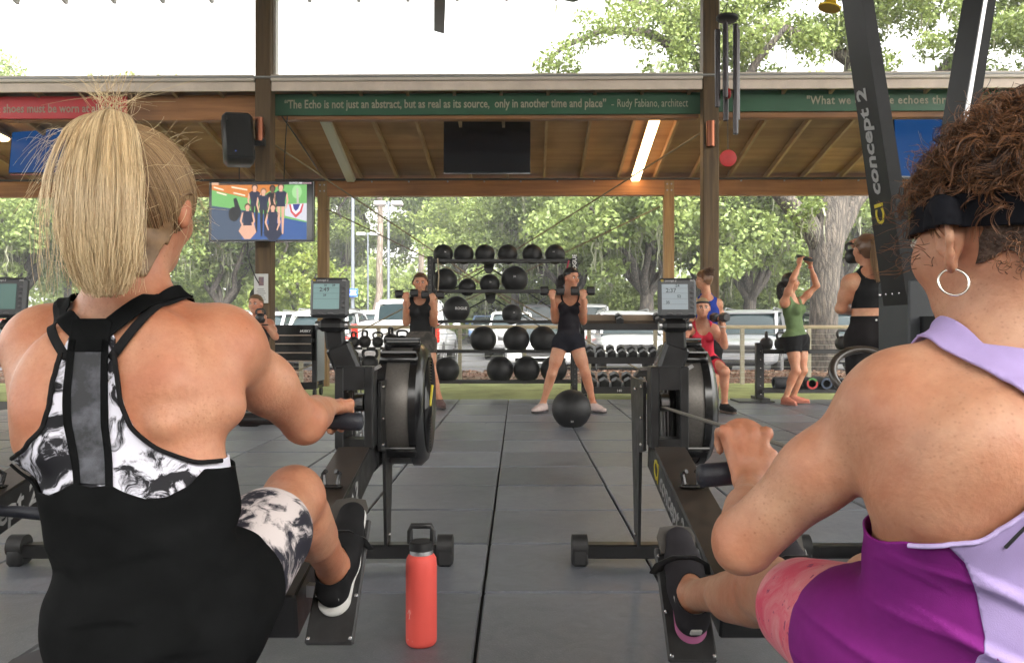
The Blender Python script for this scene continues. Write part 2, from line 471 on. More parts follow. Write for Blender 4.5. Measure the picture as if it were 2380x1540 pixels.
sh = thing('gym_shelter', BP(0, 4, 0), 'open-sided gym shelter roof on tall dark posts with pale rafter tails', 'shelter')
for x in (-8.95, -3.25, 2.44, 8.13):
    p = MB(bf=True); p.bx(x - .1, x + .1, 10.17, 10.37, -.02, 5.32, bev=.012); p.build('tall_post', POSTW, sh)
    p = MB(bf=True); p.bx(x + .102, x + .135, 10.28, 10.40, 4.2, 5.32); p.build('post_flashing', WHT, sh)
    if abs(x) > 4: continue
def mroof(y): return 5.36 + .20 * (min(10.6, max(y, -5)) * -1 + 10.6) if y > 3 else 5.36 + .20 * 7.6 - .2 * (3 - y)
sl = MB(bf=True); sl.box((0, 10.27, 5.42), (19, .16, .2)); sl.build('eave_beam', BEAM, sh)
for i in range(28):
    x = -9.4 + i * .66
    r = MB(bf=True); r.bar((x, 10.75, mroof(10.75) + .03), (x, 3.0, mroof(3.01) + .03), .045, .17); r.build('rafter', WHT if True else RAFT, sh)
d = MB(bf=True)
d.raw([(-10, 10.85, 5.43), (10, 10.85, 5.43), (10, 3, 7.0), (-10, 3, 7.0), (10, -4.5, 5.5), (-10, -4.5, 5.5)], [(0, 1, 2, 3), (3, 2, 4, 5)])
d.raw([(-10, 10.85, 5.48), (10, 10.85, 5.48), (10, 3, 7.05), (-10, 3, 7.05), (10, -4.5, 5.55), (-10, -4.5, 5.55)], [(0, 1, 2, 3), (3, 2, 4, 5)])
d.build('roof_deck', PLY, sh)

light_block = MB(bf=True); light_block.bx(-12, 12, -7.2, -7.0, -.25, 4.5); struct(light_block.build('wall', M('light_block_cream', (.62, .57, .50), .7, var=.05), base=False))  # unseen wall added behind the camera to cut and bounce light
# ---------------- lower pavilion behind
pv = thing('pavilion', BP(0, 12, 0), 'low timber pavilion with sloping plywood ceiling and pale fascia behind the gym floor', 'pavilion')
YF, YB = 10.45, 13.25
def zc(y): return 4.03 - (y - YF) * (4.03 - 3.47) / (YB - YF)      # underside of the plywood
for x in (-8.97, -3.27, 2.43, 8.13):
    p = MB(bf=True); p.bx(x - .082, x + .082, YB - .08, YB + .08, -.02, 3.36, bev=.008); po = p.build('short_post', POST2, pv)
    for dz in (3.20, 3.30):
        for dx in (-.035, .035):
            q = MB(bf=True); q.cyl((x + dx, YB - .095, dz), (x + dx, YB - .08, dz), .013, n=8); q.build('bolt', GREYM, po)
q = MB(bf=True); q.bx(-10, 9.5, YB - .075, YB + .06, 3.12, 3.37, bev=.006); q.build('back_beam', BEAM, pv)
q = MB(bf=True); q.bx(-10, 9.5, YB - .10, YB - .06, 3.372, 3.40); q.build('conduit_rail', M('dark_conduit', (.05, .045, .04), .5), pv)
for xa, xb in ((-10, -3.355), (-3.145, 2.335), (2.545, 9.5)):
    q = MB(bf=True); q.bx(xa, xb, YF - .02, YF + .10, 3.66, 3.985, bev=.006); q.build('front_beam', BEAM, pv)
    q = MB(bf=True); q.bx(xa, xb, 10.19, 10.225, 3.965, 4.085, bev=.004); q.build('fascia', TRIM, pv)
    q = MB(bf=True); q.bx(xa, xb, 10.15, 10.19, 4.082, 4.165, bev=.01); q.build('drip_edge', M('pale_metal_edge', (.72, .64, .58), .45, .0), pv)
for i in range(33):
    x = -9.9 + i * .605
    r = MB(bf=True); r.bar((x, 10.23, zc(10.23) - .045), (x, YB + .5, zc(YB + .5) - .045), .04, .09); r.build('rafter', RAFT, pv)
for i in range(8):
    for j in range(4):
        x0, y0 = -10 + i * 2.44, 10.24 + j * 1.0
        q = MB(bf=True)
        y1 = y0 + .995
        q.raw([(x0, y0, zc(y0)), (x0 + 2.435, y0, zc(y0)), (x0 + 2.435, y1, zc(y1)), (x0, y1, zc(y1)),
               (x0, y0, zc(y0) + .015), (x0 + 2.435, y0, zc(y0) + .015), (x0 + 2.435, y1, zc(y1) + .015), (x0, y1, zc(y1) + .015)],
              [(0, 3, 2, 1), (4, 5, 6, 7), (0, 1, 5, 4), (1, 2, 6, 5), (2, 3, 7, 6), (3, 0, 4, 7)])
        q.build('plywood_panel', PLY, pv)
q = MB(bf=True)
q.raw([(-10.1, 10.14, zc(10.14) + .03), (9.6, 10.14, zc(10.14) + .03), (9.6, 14.3, zc(14.3) + .03), (-10.1, 14.3, zc(14.3) + .03),
       (-10.1, 10.14, zc(10.14) + .05), (9.6, 10.14, zc(10.14) + .05), (9.6, 14.3, zc(14.3) + .05), (-10.1, 14.3, zc(14.3) + .05)],
      [(0, 3, 2, 1), (4, 5, 6, 7), (0, 1, 5, 4), (1, 2, 6, 5), (2, 3, 7, 6), (3, 0, 4, 7)])
q.build('roof_sheet', M('roof_metal', (.3, .3, .3), .5, .4), pv)
for x in [-8, -5.6, -2.45, -1.84, -1.2, -.6, 0, .6, 1.2, 1.82, 3.0, 3.6, 4.3, 4.9, 5.5]:
    q = MB(bf=True); q.cyl((x, YB - .1, 3.35), (x, YB - .075, 3.35), .014, n=8); q.build('bolt', GREYM, pv)

# cable braces in X between posts
CABLE = M('brace_cable', (.22, .17, .11), .5, .3)
def cable(name, pts, r, mat, label, cat='cable', group=None):
    q = MB(); q.tube(pts, r, 6); return tag(q.build(name, mat, smooth=60), label, cat, group)
cable('brace_cable', [P(640, 338, 10.4), P(1010, 585, 13.2), P(1245, 745, 13.3)], .011, CABLE, 'thin brace cable running down from the tall post by the group-photo screen', group='brace cables')
cable('brace_cable', [P(758, 485, 13.2), P(1200, 700, 13.25), P(1560, 900, 13.3)], .011, CABLE, 'thin brace cable running down from the short post by the tool cart', group='brace cables')
cable('brace_cable', [P(1628, 310, 10.4), P(1200, 580, 13.2), P(820, 778, 13.3)], .011, CABLE, 'thin brace cable running down from the tall post by the wind chime', group='brace cables')
cable('brace_cable', [P(1534, 480, 13.2), P(1100, 690, 13.25), P(690, 862, 13.3)], .011, CABLE, 'thin brace cable running down from the short post by the dumbbell rack', group='brace cables')
# ================================================================ TREES
def leaf_mat(name, ca, cb, trans=.28):
    m, t, b = new_mat(name); L = t.links.new; N = t.nodes.new
    g_ = N('ShaderNodeNewGeometry'); rp = N('ShaderNodeValToRGB')
    rp.color_ramp.elements[0].color = c4(ca); rp.color_ramp.elements[1].color = c4(cb)
    tc = N('ShaderNodeTexCoord'); nz = N('ShaderNodeTexNoise'); nz.inputs['Scale'].default_value = .9; nz.inputs['Detail'].default_value = 3
    L(tc.outputs['Object'], nz.inputs['Vector'])
    ad = N('ShaderNodeMath'); ad.operation = 'ADD'; ml = N('ShaderNodeMath'); ml.operation = 'MULTIPLY'; ml.inputs[1].default_value = .55
    L(g_.outputs['Random Per Island'], ml.inputs[0]); L(ml.outputs[0], ad.inputs[0])
    sb = N('ShaderNodeMath'); sb.operation = 'MULTIPLY_ADD'; sb.inputs[1].default_value = 1.4; sb.inputs[2].default_value = -.45
    L(nz.outputs[0], sb.inputs[0]); L(sb.outputs[0], ad.inputs[1]); L(ad.outputs[0], rp.inputs[0])
    L(rp.outputs[0], b.inputs['Base Color']); b.inputs['Roughness'].default_value = .5; b.inputs['Specular IOR Level'].default_value = .35
    tr = N('ShaderNodeBsdfTranslucent'); hs_ = N('ShaderNodeHueSaturation'); hs_.inputs['Value'].default_value = 1.5; hs_.inputs['Hue'].default_value = .485
    L(rp.outputs[0], hs_.inputs['Color']); L(hs_.outputs[0], tr.inputs[0])
    mx = N('ShaderNodeMixShader'); mx.inputs[0].default_value = trans
    L(b.outputs[0], mx.inputs[1]); L(tr.outputs[0], mx.inputs[2]); L(mx.outputs[0], t.nodes['Material Output'].inputs[0])
    return m
LEAF_A = leaf_mat('oak_leaves', (.065, .105, .03), (.235, .30, .095))
LEAF_B = leaf_mat('fresh_leaves', (.10, .155, .04), (.30, .37, .11))
LEAF_C = leaf_mat('dark_leaves', (.05, .09, .028), (.18, .24, .08))
LEAF_Y = leaf_mat('yellow_green_leaves', (.10, .16, .032), (.26, .32, .085), .45)
MOSS = leaf_mat('hanging_moss', (.12, .13, .085), (.28, .29, .2), .3)

def bark_mat(name, ca, cb, sc_=3.0):
    m, t, b = new_mat(name); L = t.links.new; N = t.nodes.new
    tc = N('ShaderNodeTexCoord'); mp = N('ShaderNodeMapping'); mp.inputs['Scale'].default_value = (sc_ * 4, sc_ * 4, sc_ * .7)
    L(tc.outputs['Object'], mp.inputs[0])
    n0 = N('ShaderNodeTexNoise'); n0.inputs['Scale'].default_value = .8; n0.inputs['Detail'].default_value = 3
    L(mp.outputs[0], n0.inputs['Vector'])
    va = N('ShaderNodeVectorMath'); va.operation = 'MULTIPLY_ADD'; va.inputs[1].default_value = (1.1, 1.1, 1.1)
    L(n0.outputs['Color'], va.inputs[0]); L(mp.outputs[0], va.inputs[2])
    vo = N('ShaderNodeTexVoronoi'); vo.feature = 'DISTANCE_TO_EDGE'; vo.inputs['Scale'].default_value = 1.0
    L(va.outputs[0], vo.inputs['Vector'])
    nz = N('ShaderNodeTexNoise'); nz.inputs['Scale'].default_value = 5; nz.inputs['Detail'].default_value = 6
    L(mp.outputs[0], nz.inputs['Vector'])
    rp = N('ShaderNodeValToRGB'); rp.color_ramp.elements[0].position = .0; rp.color_ramp.elements[1].position = .28
    rp.color_ramp.elements[0].color = c4(ca); rp.color_ramp.elements[1].color = c4(cb)
    L(vo.outputs['Distance'], rp.inputs[0])
    mx = N('ShaderNodeMix'); mx.data_type = 'RGBA'; mx.blend_type = 'MULTIPLY'; mx.inputs[0].default_value = .7
    L(rp.outputs[0], mx.inputs[6]); L(nz.outputs[0], mx.inputs[7])
    gn = N('ShaderNodeBrightContrast'); gn.inputs['Bright'].default_value = .03; L(mx.outputs[2], gn.inputs[0])
    L(gn.outputs[0], b.inputs['Base Color']); b.inputs['Roughness'].default_value = .9
    bp = N('ShaderNodeBump'); bp.inputs['Strength'].default_value = 1.0; bp.inputs['Distance'].default_value = .05
    ad = N('ShaderNodeMath'); ad.operation = 'ADD'; L(rp.outputs[0], ad.inputs[0]); L(nz.outputs[0], ad.inputs[1])
    L(ad.outputs[0], bp.inputs['Height']); L(bp.outputs[0], b.inputs['Normal'])
    return m
BARK = bark_mat('oak_bark', (.028, .022, .017), (.16, .13, .105))
BARK_P = bark_mat('pine_bark', (.16, .12, .09), (.42, .34, .28), 2.2)

def limb(mb, a, b, ra, rb, wob=.12, seg=6, n=9, rng=random):
    a = Vector(a); b = Vector(b); L_ = (b - a).length; pts = []; rs = []
    for i in range(seg + 1):
        t = i / seg
        p = a.lerp(b, t)
        if 0 < i < seg: p = p + Vector((rng.uniform(-1, 1), rng.uniform(-1, 1), rng.uniform(-.5, .8))) * (wob * L_ / seg)
        pts.append(p); rs.append(ra + (rb - ra) * t)
    mb.tube(pts, rs, n, caps=True)
    return pts

def clump_leaves(clumps, per, size, rng, flat=.7):
    """clumps (c, r) -> leaf quads, denser towards the shell"""
    C = []
    for c, r in clumps:
        k = max(8, int(per * r * r))
        d = rng.normal(size=(k, 3)); d /= np.linalg.norm(d, axis=1)[:, None]
        rad = r * rng.uniform(.25, 1.0, k) ** .6
        p = d * rad[:, None]; p[:, 2] *= flat
        C.append(p + np.array(c))
    return quads(np.concatenate(C), size, 1.0, .55, rng)
def moss_strips(pts, rng, lo=.5, hi=1.8, wd=.05):
    V = []; Q = []
    for p in pts:
        L_ = rng.uniform(lo, hi); k = int(rng.integers(3, 7))
        for _ in range(k):
            x, y = rng.normal(0, .12, 2); l = L_ * rng.uniform(.4, 1); a = rng.uniform(0, 6.28); w_ = wd * rng.uniform(.4, 1)
            dx, dy = math.cos(a) * w_, math.sin(a) * w_; b = len(V); m = 4
            for i in range(m + 1):
                t = i / m; ww = (1 - t * .8); jx, jy = rng.normal(0, .03, 2)
                V.append((p[0] + x + jx - dx * ww, p[1] + y + jy - dy * ww, p[2] - l * t)); V.append((p[0] + x + jx + dx * ww, p[1] + y + jy + dy * ww, p[2] - l * t))
            for i in range(m): Q.append((b + 2 * i, b + 2 * i + 1, b + 2 * i + 3, b + 2 * i + 2))
    return np.array(V), np.array(Q)

def tree_proto(seed, h, trunk_h, spread, leaf, size, per, kind='oak', moss=0, lean=0.0, tr=.3, bark=None, low=.35):
    rg = random.Random(seed); rn = np.random.default_rng(seed)
    root = bpy.data.objects.new('tree', None); COL.objects.link(root)
    mb = MB(); cl = []
    top = Vector((lean * h, 0, trunk_h))
    limb(mb, (0, 0, -.3), top, tr, tr * .75, .1, 5, 10, rg)
    if kind == 'pine':
        top2 = Vector((lean * h * 1.3, 0, h)); limb(mb, top, top2, tr * .75, .05, .05, 6, 8, rg)
        for i in range(30):
            t = rg.uniform(low, 1.0); p = top.lerp(top2, t); a = rg.uniform(0, 6.28); r_ = spread * (1.15 - t) * rg.uniform(.5, 1)
            e = p + Vector((math.cos(a) * r_, math.sin(a) * r_, rg.uniform(-.1, .5)))
            limb(mb, p, e, .05, .015, .2, 4, 5, rg); cl.append((e, rg.uniform(.45, .85))); cl.append((p.lerp(e, .6), rg.uniform(.3, .6)))
    else:
        nb = 8
        for i in range(nb):
            a = 6.283 * i / nb + rg.uniform(-.3, .3); el = rg.uniform(.25, 1.2)
            r_ = spread * math.cos(el) * rg.uniform(.7, 1.0); zz = trunk_h + (h - trunk_h) * math.sin(el) * rg.uniform(.75, 1)
            b = Vector((top.x + math.cos(a) * r_, math.sin(a) * r_, zz)); a0 = top.lerp(Vector((0, 0, 0)), rg.uniform(0, .15))
            pts = limb(mb, a0, b, tr * .5, .05, .35, 6, 7, rg)
            for j in range(5):
                t = rg.uniform(.35, 1); p = a0.lerp(b, t)
                q = p + Vector((rg.uniform(-1, 1), rg.uniform(-1, 1), rg.uniform(-.4, .9))) * spread * .34
                limb(mb, p, q, .05, .015, .3, 4, 5, rg)
                cl.append((q, rg.uniform(.5, .95) * spread * .26)); cl.append((p.lerp(q, .5), rg.uniform(.4, .7) * spread * .24))
            cl.append((b, spread * .28))
        for i in range(int(26)):
            a = rg.uniform(0, 6.28); u = rg.uniform(-.25, 1); rr_ = math.sqrt(max(0, 1 - u * u)) * rg.uniform(.6, 1)
            cl.append((Vector((top.x + math.cos(a) * spread * rr_, math.sin(a) * spread * rr_, trunk_h + low * h * .4 + (h - trunk_h) * .8 * max(u, -.2))), spread * rg.uniform(.16, .3)))
    t = mb.build('trunk', bark or BARK, root, smooth=70)
    V, Q = clump_leaves([(tuple(c), r) for c, r in cl], per, size, rn)
    np_mesh('crown', V, Q, leaf, root, smooth=False)
    if moss:
        pts = [tuple(c + Vector((rg.uniform(-.5, .5), rg.uniform(-.5, .5), -r * .4))) for c, r in cl for _ in range(moss)]
        V, Q = moss_strips(pts, rn); np_mesh('hanging_moss', V, Q, MOSS, root, smooth=False)['kind'] = 'stuff'
    return root

OAK1 = tree_proto(11, 11.0, 2.6, 5.2, LEAF_A, .11, 340, moss=1, tr=.34)
OAK2 = tree_proto(12, 12.5, 3.0, 5.6, LEAF_B, .115, 310, moss=1, lean=.06, tr=.30)
OAK3 = tree_proto(13, 14.0, 4.5, 5.4, LEAF_C, .12, 310, tr=.3)
PINE1 = tree_proto(14, 17.0, 9.0, 2.6, LEAF_A, .12, 230, 'pine', tr=.26, bark=BARK_P, lean=.02, low=.1)
YEL1 = tree_proto(15, 5.6, 1.2, 2.0, LEAF_Y, .10, 420, tr=.09, low=.2)
SHRUB = tree_proto(16, 3.4, .4, 2.6, LEAF_B, .13, 260, tr=.08, low=.1)
PROTO_USED = set()
def plant(proto, px, Y, label, s=1.0, rz=0.0, sz=None, name='tree', cat='tree', group='trees beyond the parking lot'):
    if proto.name in PROTO_USED: o = copy_tree(proto)
    else: o = proto; PROTO_USED.add(proto.name)
    o.name = name
    o.location = (P(px, 763, Y).x, Y, gz(min(Y, 48)) - .05)
    o.rotation_euler = (0, 0, rz); o.scale = (s, s, sz or s)
    return tag(o, label, cat, group)
plant(OAK1, 40, 34, 'mossy oak behind the ponytailed rower, at the edge of the picture', 1.0, .4)
plant(OAK2, 330, 38, 'broad green tree hidden in part by the blonde ponytail', 1.05, 1.9)
plant(OAK1, 515, 33, 'oak with a stout pale trunk below the group-photo screen', .78, 2.6)
plant(YEL1, 692, 32, 'slender yellow-green young tree behind the tall post', 1.0, 0)
plant(OAK2, 800, 50, 'tall green tree seen between the tall post and the blue-signed lamp post', 1.0, 3.0)
plant(PINE1, 872, 44, 'pine with a long bare pale trunk beside the double-headed lamp post', .8, 0.3)
plant(PINE1, 985, 62, 'slim distant pine above the white pickup', 1.0, 2.3)
plant(PINE1, 700, 60, 'distant pine above the yellow-green tree', 1.0, 4.1)
plant(OAK3, 1075, 52, 'dark dense tree behind the upper rows of medicine balls', .95, 1.0)
plant(OAK2, 1190, 44, 'bright green tree above the middle of the ball rack', .95, 5.0)
plant(OAK1, 1330, 38, 'mossy oak above the woman with the long dark ponytail', .95, 4.0)
plant(OAK1, 1503, 31, 'oak with a dark forked trunk beside the short post', .98, 5.6)
plant(OAK2, 1610, 44, 'green tree showing between the short post and tall post', 1.0, .7)
plant(OAK1, 1745, 32, 'mossy oak with a thin trunk above the silver car', .92, 3.3)
plant(OAK2, 1990, 36, 'bright green tree behind the big oak trunk', 1.0, 2.2)
plant(OAK3, 2150, 44, 'dark tree behind the tall ski machine', 1.0, 2.0)
plant(OAK1, 2350, 36, 'mossy oak behind the curly-haired rower', 1.0, 1.4)
plant(OAK3, 160, 58, 'dark distant tree above the far rowing monitor', 1.0, .2)
plant(OAK3, 600, 56, 'dark tree directly behind the group-photo screen', .9, 4.6)
plant(OAK3, 1420, 60, 'dark distant tree above the dumbbell rack', 1.05, 3.9)
plant(OAK2, 1830, 56, 'tall distant tree above the overhead plate', 1.1, 4.4)
plant(OAK2, -150, 44, 'tall tree whose top shows over the pavilion roof', 1.28, 1.1)
plant(OAK2, 60, 52, 'leafy treetop poking over the roof edge above the red banner', 1.34, 3.6)
for i, (px, Y, s, lb) in enumerate([(100, 46, 1.1, 'low leafy shrub behind the far rowing monitor'), (420, 47, 1.2, 'low leafy shrub behind the blonde rower'), (600, 45, 1.0, 'low shrub left of the tall post'),
        (780, 46, 1.2, 'low shrub behind the white hatchback'), (960, 47, 1.1, 'low shrub behind the white pickup'), (1130, 46, 1.2, 'low shrub behind the medicine balls'),
        (1300, 47, 1.2, 'low shrub behind the dark pickup'), (1440, 45, 1.0, 'low shrub above the white car by the dumbbells'), (1620, 46, 1.1, 'low shrub behind the woman in blue'),
        (1780, 47, 1.2, 'low shrub above the silver car'), (2020, 46, 1.2, 'low shrub behind the woman in black'), (2250, 46, 1.2, 'low shrub behind the ski machine')]):
    plant(SHRUB, px, Y, lb, s, i * 1.3, name='shrub', cat='shrub', group='shrubs along the woodland edge')
wr = np.random.default_rng(77)
cl = []
for i in range(560):
    x = wr.uniform(-75, 75); y = wr.uniform(66, 84); cl.append(((x, y, wr.uniform(.5, 11) if abs(x + 13) > 4.5 else wr.uniform(.5, 8)), wr.uniform(1.6, 3.0)))
V, Q = clump_leaves(cl, 34, .28, wr, .8)
wood_far = np_mesh('treeline', V, Q, LEAF_B, smooth=False)
tag(wood_far, 'far mass of pale green woodland closing the view', 'woodland', kind='stuff')

# ---------------- the great live oak in the planting bed
ok = thing('oak_tree', (P(1905, 763, 16.4).x, 16.4, -.05), 'big live oak with a thick ridged trunk behind the railing', 'tree')
tb_ = MB(); rgo = random.Random(5)
Yo = 16.4
tp = lambda px, py, Y=Yo: P(px, py, Y)
trunk_pts = [P(1905, 925, Yo), P(1908, 880, Yo), P(1912, 800, Yo), P(1916, 700, Yo), P(1918, 620, Yo), P(1920, 560, Yo), P(1926, 510, Yo), P(1945, 450, Yo), P(1975, 300, Yo), P(1990, 150, Yo + .6), P(2010, 0, Yo + 1), P(2030, -200, Yo + 1.4)]
tr_ = [.40, .32, .285, .275, .29, .36, .33, .27, .26, .24, .21, .17]
tb_.tube(trunk_pts, tr_, 20)
def olimb(pix, rad, n=10):
    tb_.tube([P(*p) for p in pix], rad, n)
olimb([(1922, 600, Yo), (1880, 520, Yo - .1), (1840, 480, Yo - .2), (1800, 430, Yo - .3), (1730, 330, Yo), (1668, 200, Yo + .6), (1622, 140, Yo + 1), (1570, 110, Yo + 1.2), (1545, 40, Yo + 1.4), (1490, -40, Yo + 1.6)], [.24, .21, .19, .18, .17, .16, .15, .13, .11, .09])
olimb([(1925, 580, Yo), (1960, 520, Yo + .1), (1985, 470, Yo + .2), (2060, 380, Yo + .3), (2160, 200, Yo + .6), (2290, 60, Yo + 1)], [.23, .20, .17, .16, .14, .10])
olimb([(1570, 110, Yo + 1.2), (1500, 75, Yo + 1.1), (1400, 70, Yo + .9), (1310, 110, Yo + .8), (1260, 150, Yo + .7)], [.13, .1, .08, .05, .03], 7)
olimb([(1545, 40, Yo + 1.4), (1440, -10, Yo + 1.2), (1330, -60, Yo + 1)], [.11, .08, .04], 7)
olimb([(1990, 150, Yo + .6), (1900, 90, Yo + .2), (1800, 60, Yo), (1720, 90, Yo - .2)], [.16, .12, .09, .05], 7)
olimb([(2010, 40, Yo + 1), (2120, -40, Yo + .8), (2250, -90, Yo + .6)], [.2, .14, .08], 7)
olimb([(1700, 260, Yo), (1760, 140, Yo - .4), (1830, 60, Yo - .6)], [.12, .08, .05], 7)
tb_.build('trunk', BARK, ok, smooth=80)
cl = []
def oc(px, py, r, Y=None): cl.append((tuple(P(px, py, (Y or Yo) + rgo.uniform(-.9, .9))), r))
for (px, py, r) in [(1265, 150, .30), (1300, 130, .36), (1340, 105, .34), (1290, 165, .3), (1390, 75, .33), (1420, 60, .36), (1460, 45, .42), (1500, 30, .45), (1360, 45, .28), (1540, 60, .42), (1570, 30, .45),
        (1590, 90, .38), (1610, 50, .4), (1600, 130, .25), (1520, 115, .22), (1480, 95, .26), (1570, 155, .3), (1620, 20, .5), (1440, 10, .36), (1530, 0, .4), (1610, 150, .3), (1500, 150, .18), (1330, 160, .24)]: oc(px, py, r)
for _ in range(150):
    px = rgo.uniform(1680, 2420); py = rgo.uniform(-120, 175)
    if 1755 < px < 1960 and py < 62 and rgo.random() < .85: continue
    if 1800 < px < 1870 and 90 < py < 150 and rgo.random() < .7: continue
    if 1960 < px < 1990 and py > 90: continue
    oc(px, py, rgo.uniform(.25, .5))
for _ in range(30): oc(rgo.uniform(1560, 1700), rgo.uniform(-60, 160), rgo.uniform(.2, .36))
for (px, py) in [(1850, 500), (1870, 520), (1880, 490), (1900, 480), (1860, 540), (1890, 470), (1830, 470)]: oc(px, py, .22, Yo - .5)
for _ in range(60): oc(rgo.uniform(1500, 2600), rgo.uniform(-500, -60), rgo.uniform(.5, .9), Yo + .5)
V, Q = clump_leaves(cl, 1700, .050, np.random.default_rng(55), .8)
np_mesh('crown', V, Q, LEAF_A, ok, smooth=False)
mp_ = [tuple(Vector(c) + Vector((rgo.uniform(-.3, .3), rgo.uniform(-.3, .3), -r * .5))) for c, r in cl if rgo.random() < .55]
mp_ += [tuple(P(px, py, Yo + 1)) for px, py in [(1292, 0), (1296, 5), (1300, 120), (1310, 130), (1320, 140), (1570, 90), (1575, 95), (1600, 60), (1290, 140), (1430, 130)]]
V, Q = moss_strips(mp_, np.random.default_rng(56), .25, .9, .022)
np_mesh('hanging_moss', V, Q, MOSS, ok, smooth=False)['kind'] = 'stuff'
# ================================================================ PARKED CARS, LAMP POSTS, RAILING
GLASS_D = M('tinted_car_glass', (.02, .032, .036), .08, spec=.3)
TYRE = M('tyre_rubber', (.02, .02, .02), .8)
RIM = M('alloy_rim', (.45, .45, .46), .3, .9)
REDL = M('red_tail_lamp', (.55, .015, .01), .2, coat=.6)
HEADL = M('clear_head_lamp', (.55, .57, .6), .12, .3, coat=.6)
DPL = M('dark_car_plastic', (.025, .025, .027), .6)
PLATE = M('licence_plate', (.6, .62, .6), .5)
def paint(name, c): return M('car_paint_' + name, c, .32, coat=.7, var=.03)
def smooth_loft(stations, n=20, pw=3.2):
    """stations (y, halfwidth, z0, z1) -> superellipse sections"""
    vs = []; fs = []
    for (y, hw, z0, z1) in stations:
        zc_, hz = (z0 + z1) / 2, (z1 - z0) / 2
        for k in range(n):
            a = 2 * math.pi * k / n
            ca, sa = math.cos(a), math.sin(a)
            vs.append((math.copysign(abs(ca) ** (2 / pw), ca) * hw, y, zc_ + math.copysign(abs(sa) ** (2 / pw), sa) * hz))
    m = len(stations)
    for i in range(m - 1):
        for k in range(n):
            fs.append((i * n + k, (i + 1) * n + k, (i + 1) * n + (k + 1) % n, i * n + (k + 1) % n))
    fs.append(tuple(range(n))); fs.append(tuple(range((m - 1) * n, m * n))[::-1])
    return vs, fs
def make_car(style, color, pm_):
    """front of the car towards -Y, wheels on z = 0"""
    root = bpy.data.objects.new('parked_car', None); COL.objects.link(root)
    if style == 'suv':
        Ln, hw, hb, hr, zb = 4.7, .92, 1.02, 1.68, .30
        low = [(-2.35, .70, .38, .72), (-2.28, .84, .33, .88), (-1.9, .90, zb, .98), (-1.1, .92, zb, 1.04), (0, .92, zb, 1.06), (1.5, .92, zb, 1.08), (2.1, .90, zb, 1.06), (2.3, .85, .36, .98), (2.35, .7, .42, .85)]
        gh = [(-1.15, .80, .9, 1.02), (-.55, .74, .9, 1.48), (-.2, .70, .9, 1.62), (.8, .69, .9, 1.66), (1.8, .67, .9, 1.60), (2.12, .72, .9, 1.3), (2.25, .78, .9, 1.02)]
        roof = [(-.42, .68, 1.56, 1.60), (-.2, .70, 1.56, 1.66), (.8, .70, 1.58, 1.70), (1.85, .67, 1.52, 1.64), (1.98, .64, 1.5, 1.56)]
        fpil, rpil = ((.77, -1.1, 1.04), (.68, -.36, 1.58)), ((.75, 2.2, 1.06), (.66, 1.86, 1.56)); wy = (-1.42, 1.35)
    elif style == 'sedan':
        Ln, hw, zb = 4.7, .90, .26
        low = [(-2.35, .68, .34, .60), (-2.26, .82, .28, .74), (-1.8, .88, zb, .86), (-1.0, .90, zb, .93), (0, .90, zb, .95), (1.2, .90, zb, .97), (2.0, .88, zb, .96), (2.28, .82, .32, .88), (2.36, .68, .4, .74)]
        gh = [(-1.1, .76, .8, .94), (-.4, .68, .8, 1.30), (0, .65, .8, 1.40), (.7, .64, .8, 1.40), (1.2, .66, .8, 1.26), (1.75, .72, .8, .97)]
        roof = [(-.3, .63, 1.34, 1.37), (0, .66, 1.36, 1.43), (.7, .65, 1.36, 1.43), (1.05, .63, 1.3, 1.35)]
        fpil, rpil = ((.73, -1.05, .95), (.63, -.25, 1.36)), ((.70, 1.7, .97), (.63, 1.0, 1.34)); wy = (-1.40, 1.35)
    else:
        Ln, hw, zb = 5.7, 1.0, .48
        low = [(-2.85, .86, .55, 1.0), (-2.75, .97, .5, 1.12), (-2.2, 1.0, zb, 1.18), (-1.3, 1.0, zb, 1.22), (0, 1.0, zb, 1.22), (.75, 1.0, zb, 1.22), (.8, 1.0, zb, 1.38), (2.6, 1.0, zb, 1.38), (2.75, .98, .55, 1.38), (2.8, .95, .6, 1.36)]
        gh = [(-1.3, .86, 1.1, 1.22), (-.7, .78, 1.1, 1.78), (-.3, .76, 1.1, 1.90), (.5, .76, 1.1, 1.90), (.72, .78, 1.1, 1.82), (.80, .80, 1.1, 1.3)]
        roof = [(-.5, .74, 1.82, 1.86), (-.25, .77, 1.84, 1.94), (.5, .77, 1.84, 1.94), (.72, .75, 1.8, 1.88)]
        fpil, rpil = ((.84, -1.2, 1.24), (.74, -.45, 1.84)), ((.79, .80, 1.36), (.75, .74, 1.84)); wy = (-1.85, 1.75)
    vs, fs = smooth_loft(low, 24, 4.5); b = MB(); b.raw(vs, fs); body = b.build('body', pm_, root, smooth=45)
    vs, fs = smooth_loft(gh, 24, 4.0); b = MB(); b.raw(vs, fs); b.build('cabin_glass', GLASS_D, root, smooth=45)
    vs, fs = smooth_loft(roof, 24, 4.0); b = MB(); b.raw(vs, fs)
    for sx in (-1, 1):
        for (x0, y0, z0), (x1, y1, z1) in (fpil, rpil):
            b.bar((sx * x0, y0, z0), (sx * x1, y1, z1), .075, .06)
        ym = (fpil[1][1] + rpil[1][1]) / 2
        b.bar((sx * (fpil[0][0] + .03), ym, fpil[0][2] - .05), (sx * (fpil[1][0] + .015), ym, fpil[1][2]), .06, .09, up=(0, 1, 0))
    b.build('roof', pm_, root, smooth=45)
    if style == 'suv':
        for sx in (-1, 1):
            b = MB(); b.tube([(sx * .6, -.25, 1.66), (sx * .6, -.1, 1.72), (sx * .6, 1.6, 1.70), (sx * .6, 1.75, 1.62)], .022, 6); b.build('roof_rail', GREYM, root)
